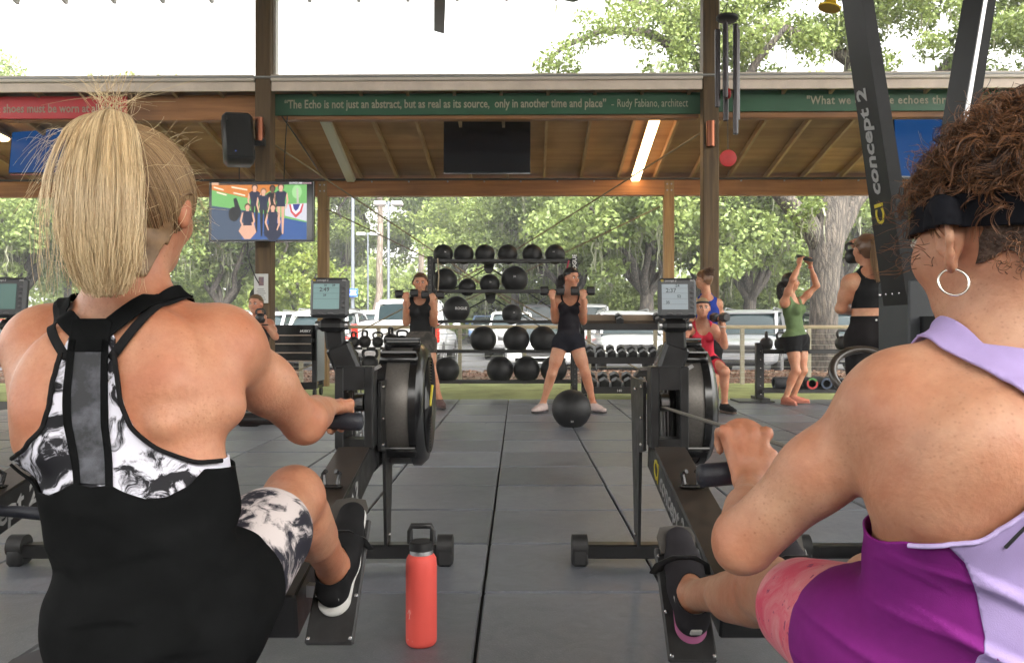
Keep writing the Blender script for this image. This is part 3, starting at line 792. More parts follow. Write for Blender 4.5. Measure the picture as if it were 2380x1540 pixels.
    if style == 'pickup':
        b = MB(); b.bx(-.85, .85, .95, 2.7, .8, 1.392); b.build('bed_cover', DPL, root)
    wr_ = .40 if style == 'pickup' else (.36 if style == 'suv' else .33)
    for y in wy:
        for sx in (-1, 1):
            x = sx * (hw - .10)
            b = MB(); b.lathe([(wr_ * .6, -.115), (wr_ * .9, -.115), (wr_, -.07), (wr_, .07), (wr_ * .9, .115), (wr_ * .6, .115)], (x, y, wr_), (1, 0, 0), 24); wo = b.build('wheel', TYRE, root, smooth=50)
            b = MB(); xo = x + sx * .118
            b.lathe([(wr_ * .62, -.01), (wr_ * .62, .004), (wr_ * .2, .012)], (xo, y, wr_), (sx, 0, 0), 20)
            b.build('rim', RIM, wo, smooth=40)
            b = MB(); b.lathe([(wr_ * 1.14, -.03), (wr_ * 1.14, .03)], (sx * (hw - .025), y, wr_ + .02), (1, 0, 0), 24); b.build('wheel_arch', DPL, root)
    yf, yr = -Ln / 2, Ln / 2
    zl = .78 if style == 'suv' else (.66 if style == 'sedan' else .95)
    for sx in (-1, 1):
        b = MB(); b.box((sx * (hw - .22), yf + .13, zl), (.34, .16, .13), rot=(0, 0, sx * .45), bev=.04); b.build('headlight', HEADL, root, smooth=40)
        if style == 'pickup': b = MB(); b.box((sx * (hw - .075), yr - .06, 1.08), (.16, .06, .42), bev=.02)
        else: b = MB(); b.box((sx * (hw - .19), yr - .13, zl + .12), (.36, .16, .17), rot=(0, 0, -sx * .4), bev=.04)
        b.build('tail_light', REDL, root, smooth=40)
        b = MB(); b.sphere((sx * (hw + .09), fpil[0][1] + .1, fpil[0][2] + .06), (.11, .07, .075), 12, 8); b.build('mirror', pm_, root, smooth=60)
    b = MB(); b.box((0, yf + .03, zl - .08), (.95, .08, .20 if style != 'pickup' else .34), bev=.03); b.build('grille', DPL, root, smooth=40)
    b = MB(); b.box((0, yf + .06, .42 if style != 'pickup' else .6), (1.3, .12, .16), bev=.03); b.build('front_bumper', DPL, root, smooth=40)
    b = MB(); b.box((0, yr - .05, .45 if style != 'pickup' else .62), (1.5, .14, .17), bev=.03); b.build('rear_bumper', DPL if style != 'pickup' else GREYM, root, smooth=40)
    b = MB(); b.box((0, yr - .005 if style != 'pickup' else yr + .02, .78 if style != 'pickup' else .66), (.32, .02, .16)); b.build('licence_plate', PLATE, root)
    if style == 'pickup':
        b = MB(); b.box((0, yr + .012, 1.22), (.26, .03, .09), bev=.01); b.build('tailgate_handle', DPL, root)
    return root
CARP = {}
def park(style, cname, col, px, Y, rz, label, s=1.0):
    """Y = depth of the end that faces the camera"""
    k = (style, cname)
    if k not in CARP: CARP[k] = make_car(style, cname, paint(cname, col)); o = CARP[k]
    else: o = copy_tree(CARP[k])
    half = {'suv': 2.35, 'sedan': 2.35, 'pickup': 2.82}[style] * s * abs(math.cos(rz))
    yc = Y + half
    o.location = (P(px, 763, Y).x * (1 + half / Y * .15), yc, gz(yc)); o.rotation_euler = (0, 0, rz); o.scale = (s, s, s)
    return tag(o, label, 'car' if style != 'pickup' else 'pickup', 'vehicles in the parking lot')
WHITE_C, SILV, REDC, DRK, BLU = (.40, .41, .42), (.24, .25, .27), (.42, .025, .02), (.05, .052, .06), (.12, .2, .36)
park('pickup', 'white', WHITE_C, 925, 18.2, math.pi, 'white pickup parked tail-first behind the kettlebell shelf', 1.0)
park('suv', 'white', WHITE_C, 742, 20.0, math.pi, 'white hatchback with red tail lights behind the tool cart')
park('suv', 'white', WHITE_C, 560, 21.0, 0, 'white car whose windshield shows beside the crouching woman')
park('suv', 'dark', DRK, 660, 34, .15, 'dark car far back between the tall post and monitor')
park('suv', 'red', REDC, 745, 28, 0, 'red car behind the white hatchback')
park('suv', 'white', WHITE_C, 862, 31, math.pi, 'small white car beyond the white pickup')
park('sedan', 'blue', BLU, 1128, 40, 0, 'blue-glassed sedan in the far row behind the balls')
park('suv', 'white', WHITE_C, 1188, 27.5, 0, 'white car in the middle row behind the ball rack')
park('sedan', 'white', WHITE_C, 1255, 19.6, 0, 'white sedan facing the railing behind the lower medicine balls')
park('pickup', 'dark', DRK, 1268, 29, math.pi, 'dark grey pickup behind the white sedan')
park('pickup', 'white', WHITE_C, 1372, 27, math.pi, 'white truck beside the dark grey pickup')
park('suv', 'white', WHITE_C, 1478, 19.8, 0, 'white car facing the railing behind the dumbbell rack')
park('suv', 'silver', SILV, 1796, 18.6, -.42, 'silver car parked at an angle behind the railing')
park('suv', 'dark', DRK, 2010, 19.5, -.1, 'dark car beyond the big oak trunk')
park('sedan', 'red', REDC, -52, 18.6, math.pi, 'red car at the very edge beyond the far rowing monitor')
park('suv', 'white', WHITE_C, 75, 25, 0, 'white car beyond the far rowing monitor')
park('suv', 'white', WHITE_C, 1590, 27, 0, 'white car glimpsed behind the woman in the pink tank')
park('sedan', 'silver', SILV, 330, 22, 0, 'silver car behind the blonde rower')

LPM = M('lamp_post_paint', (.16, .18, .21), .45, .4)
def lamp_post(px, Y, wpx, ytop, head, label):
    r_ = wpx * Y / F / 2; x = P(px, 763, Y).x
    o = thing('lamp_post', (x, Y, gz(Y)), label, 'lamp post', 'lamp posts in the parking lot')
    zt = P(px, ytop, Y).z
    b = MB(); b.cyl((x, Y, gz(Y)), (x, Y, zt), r_, r_ * .85, 14); b.build('pole', LPM, o, smooth=50)
    b = MB(); b.cyl((x, Y, gz(Y) - .02), (x, Y, gz(Y) + .6), r_ * 2.6, r_ * 2.6, 16); b.build('base', M('concrete', (.4, .39, .37), .8, var=.1), o, smooth=50)
    if head:
        for sx in (-1, 1):
            b = MB(); b.box((x + sx * .32, Y, zt - .08), (.42, .32, .14), bev=.02); b.build('lamp_head', M('lamp_head_grey', (.5, .5, .5), .5), o)
            b = MB(); b.cyl((x, Y, zt - .08), (x + sx * .2, Y, zt - .08), .03, n=8); b.build('arm', LPM, o)
    return o
lamp_post(820, 24, 9, 300, False, 'thick grey lamp post carrying a small blue sign')
lamp_post(903, 30, 7, 468, True, 'lamp post with two flat lamp heads under the beam')
lamp_post(855, 38, 5, 540, True, 'thin far lamp post between the two nearer lamp posts')
sg = thing('parking_sign', P(821, 690, 23.85), 'small blue parking sign with white lines on the thick lamp post', 'sign')
b = MB(); q = P(821, 680, 23.85); b.box(q, (.27, .015, .24), bev=.01); b.build('sign_plate', M('blue_sign', (.02, .10, .55), .5), sg)
for k, wd in ((.06, .19), (.02, .12), (-.02, .17), (-.06, .2)):
    b = MB(); b.box((q.x, q.y - .0095, q.z + k), (wd, .003, .02)); b.build('lettering', WHITEP, sg)
for px, y0, y1, Y in ((1632, 720, 650, 26), (1628, 0, 0, 0)):
    if not Y: continue
    o = thing('marker_post', (P(px, 763, Y).x, Y, gz(Y)), 'thin grey marker post behind the blue-shirted woman', 'post')
    b = MB(); b.cyl((o.location.x, Y, gz(Y)), (o.location.x, Y, P(px, y1, Y).z), .04, n=10); b.build('pole', LPM, o)

# railing: posts, top rail, cables
RAILM = M('tan_rail_paint', (.46, .38, .27), .5, var=.06)
RPOST = M('rail_post_paint', (.36, .33, .26), .55, var=.08)
CABS = M('rail_cable', (.5, .5, .48), .4, .8)
YR = 13.75
rl = thing('railing', (0, YR, -.02), 'tan metal railing with thin horizontal cables along the turf', 'railing')
b = MB(); b.tube([(P(-300, 760, YR).x, YR, .965), (P(2700, 760, YR).x, YR, .965)], .033, 10); b.build('top_rail', RAILM, rl, smooth=60)
for px in (60, 215, 365, 515, 700, 880, 1069, 1219, 1369, 1523, 1725, 1880, 2035, 2190, 2345):
    x = P(px, 763, YR).x
    b = MB(); b.bx(x - .032, x + .032, YR - .032, YR + .032, -.02, .94, bev=.004); b.build('rail_post', RPOST, rl)
for k in range(9):
    z = .10 + k * .093
    b = MB(); b.tube([(P(-300, 760, YR).x, YR - .036, z), (P(2700, 760, YR).x, YR - .036, z)], .0032, 4); b.build('rail_cable', CABS, rl)
# ================================================================ BANNERS, SCREENS, LIGHTS, CHIME
X0 = Vector((1, 0, 0)); Z0 = Vector((0, 0, 1))
def banner(px0, px1, y0, y1, col, label, Y=10.40):
    a, b2 = P(px0, y1, Y), P(px1, y0, Y)
    o = thing('banner', BP(a.x, Y, a.z), label, 'banner', 'banners along the beam')
    m = MB(bf=True); m.bx(a.x, b2.x, Y - .006, Y + .012, a.z, b2.z, bev=.002)
    m.build('panel', col, o); return o, a, b2
GRN = M('green_banner', (.014, .085, .038), .5, var=.08, vscale=3)
REDB = M('red_banner', (.52, .012, .02), .5, var=.06, vscale=3)
CREAM = M('cream_lettering', (.66, .58, .46), .6)
bn, a, b2 = banner(633, 1626, 217, 267, GRN, 'long green banner quoting an echo, between the two tall posts')
zt = a.z + (b2.z - a.z) * .33
def fit_text(name, body, mat, parent, x0, x1, y, z, size, **k):
    o = text_mesh(name, body, mat, parent, (0, 0, 0), X0, Z0, size, **k)
    xs = [v.co.x for v in o.data.vertices]; w0, w1 = min(xs), max(xs); s = (x1 - x0) / (w1 - w0); pl = world_loc(parent)
    for v in o.data.vertices:
        q = Vector((x0 + (v.co.x - w0) * s, y, z)) + Vector((0, 0, v.co.z + pl.z))
        q.y -= .0008
        v.co = (BF_M @ q) - pl
    return o
YT = 10.40 - .008
fit_text('lettering', '\u201cThe Echo is not just an abstract, but as real as its source,  only in another time and place\u201d', CREAM, bn, P(659, 0, 10.4).x, P(1408, 0, 10.4).x, YT, zt, .155, offset=.0032)
fit_text('lettering', '-', CREAM, bn, P(1420, 0, 10.4).x, P(1426, 0, 10.4).x, YT, zt, .12)
fit_text('lettering', 'Rudy Fabiano, architect', CREAM, bn, P(1434, 0, 10.4).x, P(1597, 0, 10.4).x, YT, zt, .15)
bn2, a, b2 = banner(1668, 2640, 213, 262, GRN, 'green banner about echoes, partly behind the ski machine')
fit_text('lettering', '"What we do in life echoes throughout eternity"', CREAM, bn2, P(1870, 0, 10.4).x, P(2370, 0, 10.4).x, YT, a.z + (b2.z - a.z) * .33, .15, offset=.003, spacing=1.1)
bn3, a, b2 = banner(-220, 288, 220, 272, REDB, 'red banner about wearing shoes at all times, behind the blonde ponytail')
fit_text('lettering', 'Shirts & shoes must be worn at all times', CREAM, bn3, P(-80, 0, 10.4).x, P(278, 0, 10.4).x, YT, a.z + (b2.z - a.z) * .28, .155, offset=.0032)

# ---- strip lights
def strip(p0, p1, lit, label, wd=.15):
    o = thing('strip_light', (Vector(p0) + Vector(p1)) / 2, label, 'light fixture', 'strip lights under the pavilion ceiling')
    p0, p1 = Vector(p0), Vector(p1); d = (p1 - p0).normalized()
    m = MB(); m.bar(p0 + Z0 * .035, p1 + Z0 * .035, wd, .03, up=Z0); m.build('housing', WHT, o)
    m = MB(); m.bar(p0 + d * .03, p1 - d * .03, wd * .92, .05, up=Z0, bev=.015)
    if lit: mm = M('lit_diffuser', (.9, .85, .75), .5, emit=(1.0, .62, .30), estr=16 * ES)
    else: mm = M('unlit_diffuser', (.62, .64, .66), .4)
    m.build('diffuser', mm, o); return o
def on_ceiling(px, py, drop=.14):
    k = (CY - py) / F; sl_ = (4.03 - 3.47) / (YB - YF)
    Y = (4.03 + sl_ * YF - drop - CAMH) / (k + sl_)
    return P(px, py, Y)
strip(on_ceiling(737, 240), on_ceiling(816, 422), False, 'unlit grey strip light under the pavilion ceiling')
strip(on_ceiling(1535, 240), on_ceiling(1476, 420), True, 'glowing warm strip light beside the tall post')
strip(on_ceiling(-150, 245), on_ceiling(18, 328), True, 'glowing strip light end beside the blue screen behind the ponytail')

# ---- screens
SCR = M('dark_screen', (.006, .008, .013), .12, spec=.6)
BLUESCR = M('blue_screen', (.004, .01, .03), .5, spec=.05, emit=(.004, .035, .12), estr=1.5 * ES, var=.2, vscale=1.2)
def tv(name, c, u, v, wd, hg, smat, label, bez=.018, th=.06):
    c, u, v = Vector(c), Vector(u).normalized(), Vector(v).normalized(); n = u.cross(v)
    o = thing(name, c, label, 'screen', 'hanging screens')
    rot = Matrix((u, v, n)).transposed()
    m = MB(); m.box(c - n * th / 2, (wd, hg, th), rot=rot, bev=.006); m.build('casing', BLACKG, o)
    m = MB(); m.box(c + n * .0015, (wd - 2 * bez, hg - 2 * bez, .003), rot=rot); m.build('display', smat, o)
    return o, c, u, v, n
o, c, u, v, n = tv('television', P(1132, 342, 11.3), (1, .0, 0), (0, .05, 1), 1.224, .735, SCR, 'dark switched-off screen hanging under the pavilion ceiling')
m = MB(); m.cyl(c + Z0 * .2 + Vector((0, .06, 0)), (c.x, c.y + .06, zc(11.3)), .03, n=10); m.box(c + Vector((0, .08, 0)), (.4, .05, .3)); m.build('ceiling_mount', BLACK, o)
o, c, u, v, n = tv('television', P(88, 348, 11.6), (.985, -.17, -.02), (-.02, .16, 1), .92, .72, BLUESCR, 'dark blue glowing screen behind the blonde ponytail')
m = MB(); m.cyl(c + Vector((0, .08, .1)), (c.x, c.y + .08, zc(11.6)), .03, n=10); m.build('ceiling_mount', BLACK, o)
o, c, u, v, n = tv('television', P(2190, 345, 11.0), (.98, .17, 0), (0, .1, 1), 1.45, .85, BLUESCR, 'bright blue screen behind the ski machine rails')
m = MB(); m.cyl(c + Vector((-.45, .08, .1)), (c.x - .45, c.y + .08, zc(11.0)), .03, n=10); m.box(P(2125, 266, 11.0) + Vector((0, .0, 0)), (.34, .06, .05), bev=.01); m.build('ceiling_mount', BLACK, o)

YS = 9.95
tvo, c, u, v, n = tv('television', P(607, 491, YS), (.995, -.03, 0), (0, .02, 1), 1.315, .752, SCR, 'lit screen with a group photo, mounted on the tall post')
u = u.copy(); v = v.copy()
def em(name, col, s=.75):
    lin = tuple(x for x in col)
    return M('screen_' + name, (.0, .0, .0), .3, emit=lin, estr=s * ES * 1.7)
SW, SH = 1.24, .705
def pic(name, poly, col, lay):
    """polygon in picture fractions (0..1 from the top left of the photo on screen)"""
    m = MB(); pts = [((x - .5) * SW, (.5 - y) * SH) for x, y in poly]
    m.prism(pts, c + n * (.0032 + .0004 * lay), u, v, n, .0003)
    return m.build(name, em(name + str(lay) + str(len(MATS)), col), tvo)
def ell(cx_, cy_, rx, ry, k=14): return [(cx_ + rx * math.cos(6.2832 * i / k), cy_ + ry * math.sin(6.2832 * i / k)) for i in range(k)]
pic('picture_background', [(0, 0), (.96, 0), (.96, 1), (0, 1)], (.17, .45, .13), 0)
pic('picture_floor', [(0, .42), (.45, .52), (.96, .70), (.96, 1), (0, 1)], (.035, .10, .30), 1)
pic('picture_floor', [(0, .40), (.40, .50), (.30, 1), (0, 1)], (.055, .085, .14), 2)
pic('picture_ceiling', [(0, .02), (.70, .02), (.45, .30), (.20, .20), (0, .12)], (.62, .20, .035), 2)
for (x, y, l) in ((.02, .06, .10), (.2, .06, .16), (.22, .16, .12), (.05, .15, .1)):
    pic('picture_light', [(x, y), (x + l, y + .05), (x + l, y + .075), (x, y + .025)], (.95, .75, .55), 3)
pic('picture_wall', [(.74, .38), (.96, .36), (.96, .68), (.74, .58)], (.62, .62, .68), 2)
pic('picture_bunting', [(.78, .38), (.93, .37), (.91, .52), (.85, .62), (.80, .52)], (.62, .08, .09), 3)
pic('picture_bunting', [(.80, .38), (.915, .375), (.89, .50), (.85, .56), (.815, .50)], (.75, .75, .8), 4)
pic('picture_bunting', [(.82, .38), (.895, .375), (.875, .46), (.85, .50), (.83, .46)], (.03, .05, .25), 5)
pic('picture_bar', [(-.0, -.005), (1.0, -.005), (1.0, .035), (0, .035)], (.005, .005, .008), 6)
pic('picture_bike', ell(.225, .55, .055, .13), (.008, .01, .014), 4)
pic('picture_bike', [(.22, .28), (.25, .26), (.30, .5), (.28, .62), (.24, .5)], (.01, .012, .018), 5)
pic('picture_plant', ell(.86, .16, .05, .12), (.35, .65, .28), 2)
pic('picture_trunk', [(.855, .1), (.875, .1), (.88, .36), (.86, .36)], (.5, .5, .4), 3)
def figure(x, y, s, shirt, pants, skin, hair, sit, lay):
    sk = skin
    if not sit:
        for e in (-1, 1):
            pic('picture_leg', [(x + e * .036 * s, y + .36 * s), (x + e * .004 * s, y + .36 * s), (x + e * .010 * s, y + .84 * s), (x + e * .026 * s, y + .84 * s)], pants, lay)
            pic('picture_arm', [(x + e * .046 * s, y + .16 * s), (x + e * .062 * s, y + .15 * s), (x + e * .074 * s, y + .28 * s), (x + e * .052 * s, y + .42 * s), (x + e * .042 * s, y + .42 * s), (x + e * .056 * s, y + .28 * s)], sk, lay)
    else:
        pic('picture_legs', [(x - .05 * s, y + .34 * s), (x + .06 * s, y + .32 * s), (x + .09 * s, y + .50 * s), (x + .03 * s, y + .62 * s), (x - .03 * s, y + .62 * s), (x - .09 * s, y + .48 * s)], pants, lay)
        for e in (-1, 1): pic('picture_arm', [(x + e * .040 * s, y + .15 * s), (x + e * .056 * s, y + .15 * s), (x + e * .078 * s, y + .30 * s), (x + e * .045 * s, y + .44 * s), (x + e * .036 * s, y + .43 * s), (x + e * .058 * s, y + .30 * s)], sk, lay + 1)
    pic('picture_shirt', [(x - .030 * s, y + .115 * s), (x + .030 * s, y + .115 * s), (x + .056 * s, y + .15 * s), (x + .046 * s, y + .22 * s), (x + .038 * s, y + .30 * s), (x + .044 * s, y + .38 * s), (x - .044 * s, y + .38 * s), (x - .038 * s, y + .30 * s), (x - .046 * s, y + .22 * s), (x - .056 * s, y + .15 * s)], shirt, lay + 1)
    pic('picture_neck', [(x - .012 * s, y + .09 * s), (x + .012 * s, y + .09 * s), (x + .016 * s, y + .13 * s), (x - .016 * s, y + .13 * s)], sk, lay + 2)
    pic('picture_hair', ell(x, y + .05 * s, .031 * s, .062 * s), hair, lay + 1)
    pic('picture_face', ell(x, y + .064 * s, .022 * s, .046 * s), sk, lay + 2)
SK1, SK2, NAVY, BLK = (.72, .40, .28), (.15, .07, .045), (.012, .018, .05), (.012, .012, .016)
figure(.435, .03, 1.0, NAVY, BLK, SK1, (.05, .03, .02), False, 7)
figure(.615, .05, 1.0, BLK, BLK, SK2, (.01, .01, .01), False, 7)
figure(.70, .02, 1.05, NAVY, SK1, SK1, (.06, .03, .02), False, 8)
figure(.525, .10, 1.0, NAVY, BLK, SK1, (.3, .15, .07), False, 9)
figure(.365, .37, 1.0, NAVY, SK1, SK1, (.12, .05, .03), True, 12)
figure(.62, .38, 1.05, NAVY, NAVY, SK1, (.06, .03, .02), True, 13)
wp = em('caption', (.8, .8, .8), .8)
text_mesh('caption', '10:19:33 AM', wp, tvo, c + u * (.28 * SW) + v * (.478 * SH) + n * .007, u, v, .032, offset=.0008)
text_mesh('caption', 'myzone', em('logo', (.7, .45, .5), .8), tvo, c + u * (.415 * SW) + v * (.478 * SH) + n * .007, u, v, .036, shear=.2)
pic('picture_logo', [(0, -.005), (.07, -.005), (.07, .035), (0, .035)], (.75, .45, .3), 8)
m = MB(); m.box((c.x, c.y + .14, c.z), (.35, .17, .3)); m.build('wall_mount', BLACK, tvo)
def cord(pts, label, r=.006, sub=10):
    pts = [Vector(p) for p in pts]; out = []
    for i in range(len(pts) - 1):
        p0, p1, p2, p3 = pts[max(i - 1, 0)], pts[i], pts[i + 1], pts[min(i + 2, len(pts) - 1)]
        for k in range(sub):
            t = k / sub
            out.append(.5 * ((2 * p1) + (p2 - p0) * t + (2 * p0 - 5 * p1 + 4 * p2 - p3) * t * t + (3 * p1 - p0 - 3 * p2 + p3) * t ** 3))
    out.append(pts[-1])
    m = MB(); m.tube(out, r, 6); return tag(m.build('cable', RUBBER, smooth=60), label, 'cable', 'black cords by the tall post')
cord([P(668, 270, 10.3), P(663, 340, 10.25), P(660, 420, 10.05)], 'black cord dropping from the banner to the group-photo screen', .007)
cord([P(556, 386, 10.1), P(556, 405, 10.05), P(557, 422, 10.0)], 'black cord between the loudspeaker and group-photo screen', .006)
cord([P(576, 561, 10.0), P(578, 600, 10.05), P(592, 640, 10.1), P(603, 660, 10.14)], 'black cord hanging below the group-photo screen beside the notice', .007)
cord([P(655, 270, 10.42), P(700, 335, 10.8), P(752, 415, 13.1)], 'black cord running along the plywood ceiling to the short post', .009)

# ---- loudspeaker on the tall post
sp_ = thing('loudspeaker', P(553, 387, 9.95), 'black loudspeaker hung beside the tall post', 'loudspeaker')
c = P(553, 326, 9.95); rot = Euler((R(-8), R(-3), R(24))).to_matrix()
m = MB(); m.box(c, (.36, .34, .62), rot=rot, bev=.05); m.build('cabinet', BLACK, sp_, smooth=50)
m = MB(); m.box(c + rot @ Vector((0, -.172, 0)), (.30, .012, .54), rot=rot, bev=.005); m.build('grille', M('speaker_grille', (.008, .008, .008), .8, bump=.5, bscale=200), sp_)
m = MB(); m.box(c + Vector((.2, .12, .0)), (.2, .06, .08)); m.build('bracket', BLACK, sp_)
m = MB(); m.sphere(c + rot @ Vector((-.05, -.18, -.2)), .006, 8, 6); m.build('power_light', M('blue_led', (0, 0, .1), .3, emit=(.1, .2, 1), estr=1.5 * ES), sp_)
# ---- copper sconces
COP = M('copper_sconce', (.25, .09, .05), .32, .85)
for px, y0, y1, lb in ((603, 274, 328, 'copper-coloured wall lamp on the tall post by the loudspeaker'), (1652, 282, 341, 'copper-coloured wall lamp on the tall post behind the wind chime')):
    a, b3 = P(px, y1, 10.07), P(px, y0, 10.07)
    o = thing('wall_lamp', a, lb, 'wall lamp', 'copper wall lamps')
    m = MB(); m.cyl(a, b3, .055, n=18, caps=False); m.lathe([(.055, 0), (.04, .004)], a, n=18); m.lathe([(.055, 0), (.04, -.004)], b3, n=18); m.build('shade', COP, o, smooth=50)
    m = MB(); m.box((a + b3) / 2 + Vector((0, .07, 0)), (.07, .07, .12)); m.build('backplate', COP, o)
# ---- notice on the post
nt_ = thing('notice', P(606, 703, 10.14), 'white paper notice with a small portrait photo pinned to the tall post', 'notice')
a, b3 = P(590, 704, 10.13), P(623, 636, 10.13)
m = MB(); m.bx(a.x, b3.x, 10.135, 10.139, a.z, b3.z); m.build('paper', M('paper', (.62, .62, .60), .7), nt_)
m = MB(); m.bx(a.x + .06, b3.x - .055, 10.132, 10.1335, a.z + .22, a.z + .33); m.build('photo', M('photo_print', (.05, .07, .16), .4, col2=(.3, .16, .12), vscale=14), nt_)
for k in range(6):
    m = MB(); m.bx(a.x + .035 + .01 * (k % 2), b3.x - .03 - .012 * (k % 3), 10.1325, 10.134, a.z + .04 + k * .026, a.z + .05 + k * .026); m.build('text_line', M('grey_print', (.25, .25, .26), .7), nt_)
m = MB(); m.lathe([(.03, 0), (.15, .0), (.15, .03), (.03, .03)], P(606, 690, 10.42) , (0, 1, 0), 20)
tag(m.build('hose_reel', BLACK, smooth=40), 'black round reel half hidden behind the tall post and notice', 'reel')

# ---- wind chime
Yc = 6.0
wc = thing('wind_chime', P(1692, 388, Yc), 'dark tube wind chime with red striker and red disc', 'wind chime')
k = Yc / F
top = P(1690, 45, Yc)
m = MB(); m.lathe([(.02, .026), (.078, .02), (.082, 0), (.07, -.012), (.02, -.012)], top + Vector((0, 0, .0)), (.05, 0, 1), 24); m.build('top_plate', M('dark_wood_plate', (.012, .012, .013), .5), wc, smooth=50)
m = MB()
for dx, dy in ((-.06, 0), (.06, 0), (0, .06)): m.tube([top + Vector((dx, dy, .02)), top + Vector((0, 0, .12))], .003, 5)
m.tube([top + Vector((0, 0, .12)), Vector((top.x, Yc, 6.35))], .003, 5)
for px, dy in ((1667, -.02), (1682, -.05), (1708, -.05), (1714, .02), (1690, .05)):
    m.tube([P(px, 66, Yc) + Vector((0, dy, 0)), top + Vector((P(px, 66, Yc).x - top.x, dy, 0)) * .9], .002, 4)
m.tube([top, P(1692, 385, Yc)], .0022, 4); m.build('cords', RUBBER, wc)
CHM = M('chime_tube', (.02, .015, .017), .25, .3)
for px, y0, y1, dy in ((1667, 71, 250, -.01), (1682, 61, 232, -.05), (1691, 74, 277, .05), (1706, 62, 316, -.045), (1715, 67, 278, .02)):
    m = MB(); a, b3 = P(px, y1, Yc), P(px, y0, Yc); a.y += dy; b3.y += dy
    m.lathe([(.018, 0), (.0205, .002), (.0205, (b3 - a).length), (.018, (b3 - a).length)], a, n=14); m.build('chime_tube', CHM, wc, smooth=50)
REDW = M('red_wood', (.42, .012, .012), .45, var=.12, vscale=20)
m = MB(); m.sphere(P(1691, 218, Yc), (.028, .028, .042), 14, 10); m.build('striker', REDW, wc, smooth=60)
m = MB(); m.lathe([(.055, -.006), (.063, -.004), (.063, .004), (.055, .006)], P(1692, 368, Yc), (.1, 1, 0), 28); m.build('sail', REDW, wc, smooth=40)
# ---- yellow bell hanging at the top edge
o = thing('bell', P(1928, 24, 4.2), 'yellow bell hanging at the top edge beside the ski machine', 'bell')
b0 = P(1928, 17, 4.2)
m = MB(); m.lathe([(.056, -.008), (.058, .0), (.035, .012), (.027, .03), (.024, .06), (.012, .075)], b0, (.28, 0, 1), 24); m.build('bell_cup', M('yellow_brass', (.55, .36, .02), .35, .5), o, smooth=60)
m = MB(); m.tube([b0 + Vector((.015, 0, .07)), Vector((b0.x + .015, 4.2, 6.7))], .004, 5); m.build('cord', RUBBER, o)
# ---- ceiling fan
fc = Vector((-.80, 8.25, 4.58))
fo = thing('ceiling_fan', fc, 'dark ceiling fan whose blade tips dip into the top of the picture', 'ceiling fan')
m = MB(); m.lathe([(.05, .12), (.16, .08), (.18, 0), (.14, -.1), (.04, -.12)], fc, n=20); m.cyl(fc, (fc.x, fc.y, mroof(fc.y) + .02), .025, n=10); m.build('motor', BLACK, fo, smooth=50)
for kx in range(5):
    an = R(96 + 72 * kx); d = Vector((math.cos(an), math.sin(an), -.01)); s_ = Vector((-math.sin(an), math.cos(an), .25)).normalized()
    m = MB(); m.bar(fc + d * .15, fc + d * 1.58, .13, .018, up=s_.cross(d), bev=.006); m.build('blade', M('fan_blade', (.10, .105, .11), .45), fo)
# ================================================================ GYM EQUIPMENT
FRAME = M('frame_black_metal', (.011, .011, .012), .38, .0, spec=.4, rvar=.08, vscale=14, var=.3)
FRTOP = M('frame_top_reflection', (.05, .038, .03), .38, .3, var=.35, vscale=18, rvar=.08)  # brownish gloss reflection put into the colour of the frame tops
MESHB = M('perforated_cage', (.135, .125, .115), .45, .5, var=.12, vscale=120)
ALU = M('aluminium_rail', (.42, .42, .43), .3, .9)
FOOTP = M('footplate_plastic', (.022, .022, .023), .5, var=.3, vscale=22)
GRIPB = M('handle_grip', (.012, .014, .022), .55, bump=.15, bscale=200)
LETG = M('grey_lettering', (.30, .30, .30), .5)
LETY = M('yellow_lettering', (.55, .45, .02), .5)
LCD1 = M('lcd_teal', (.12, .20, .20), .3, emit=(.20, .33, .33), estr=.35 * ES)
LCD2 = M('lcd_grey', (.16, .19, .21), .3, emit=(.30, .36, .40), estr=.35 * ES)
LCD0 = M('lcd_blank', (.08, .14, .13), .2, emit=(.06, .12, .11), estr=.4 * ES)
LCDT = M('lcd_digits', (.03, .04, .045), .5)
BTN = M('rubber_button', (.06, .06, .065), .6)
MONC = M('monitor_case', (.03, .032, .036), .45)

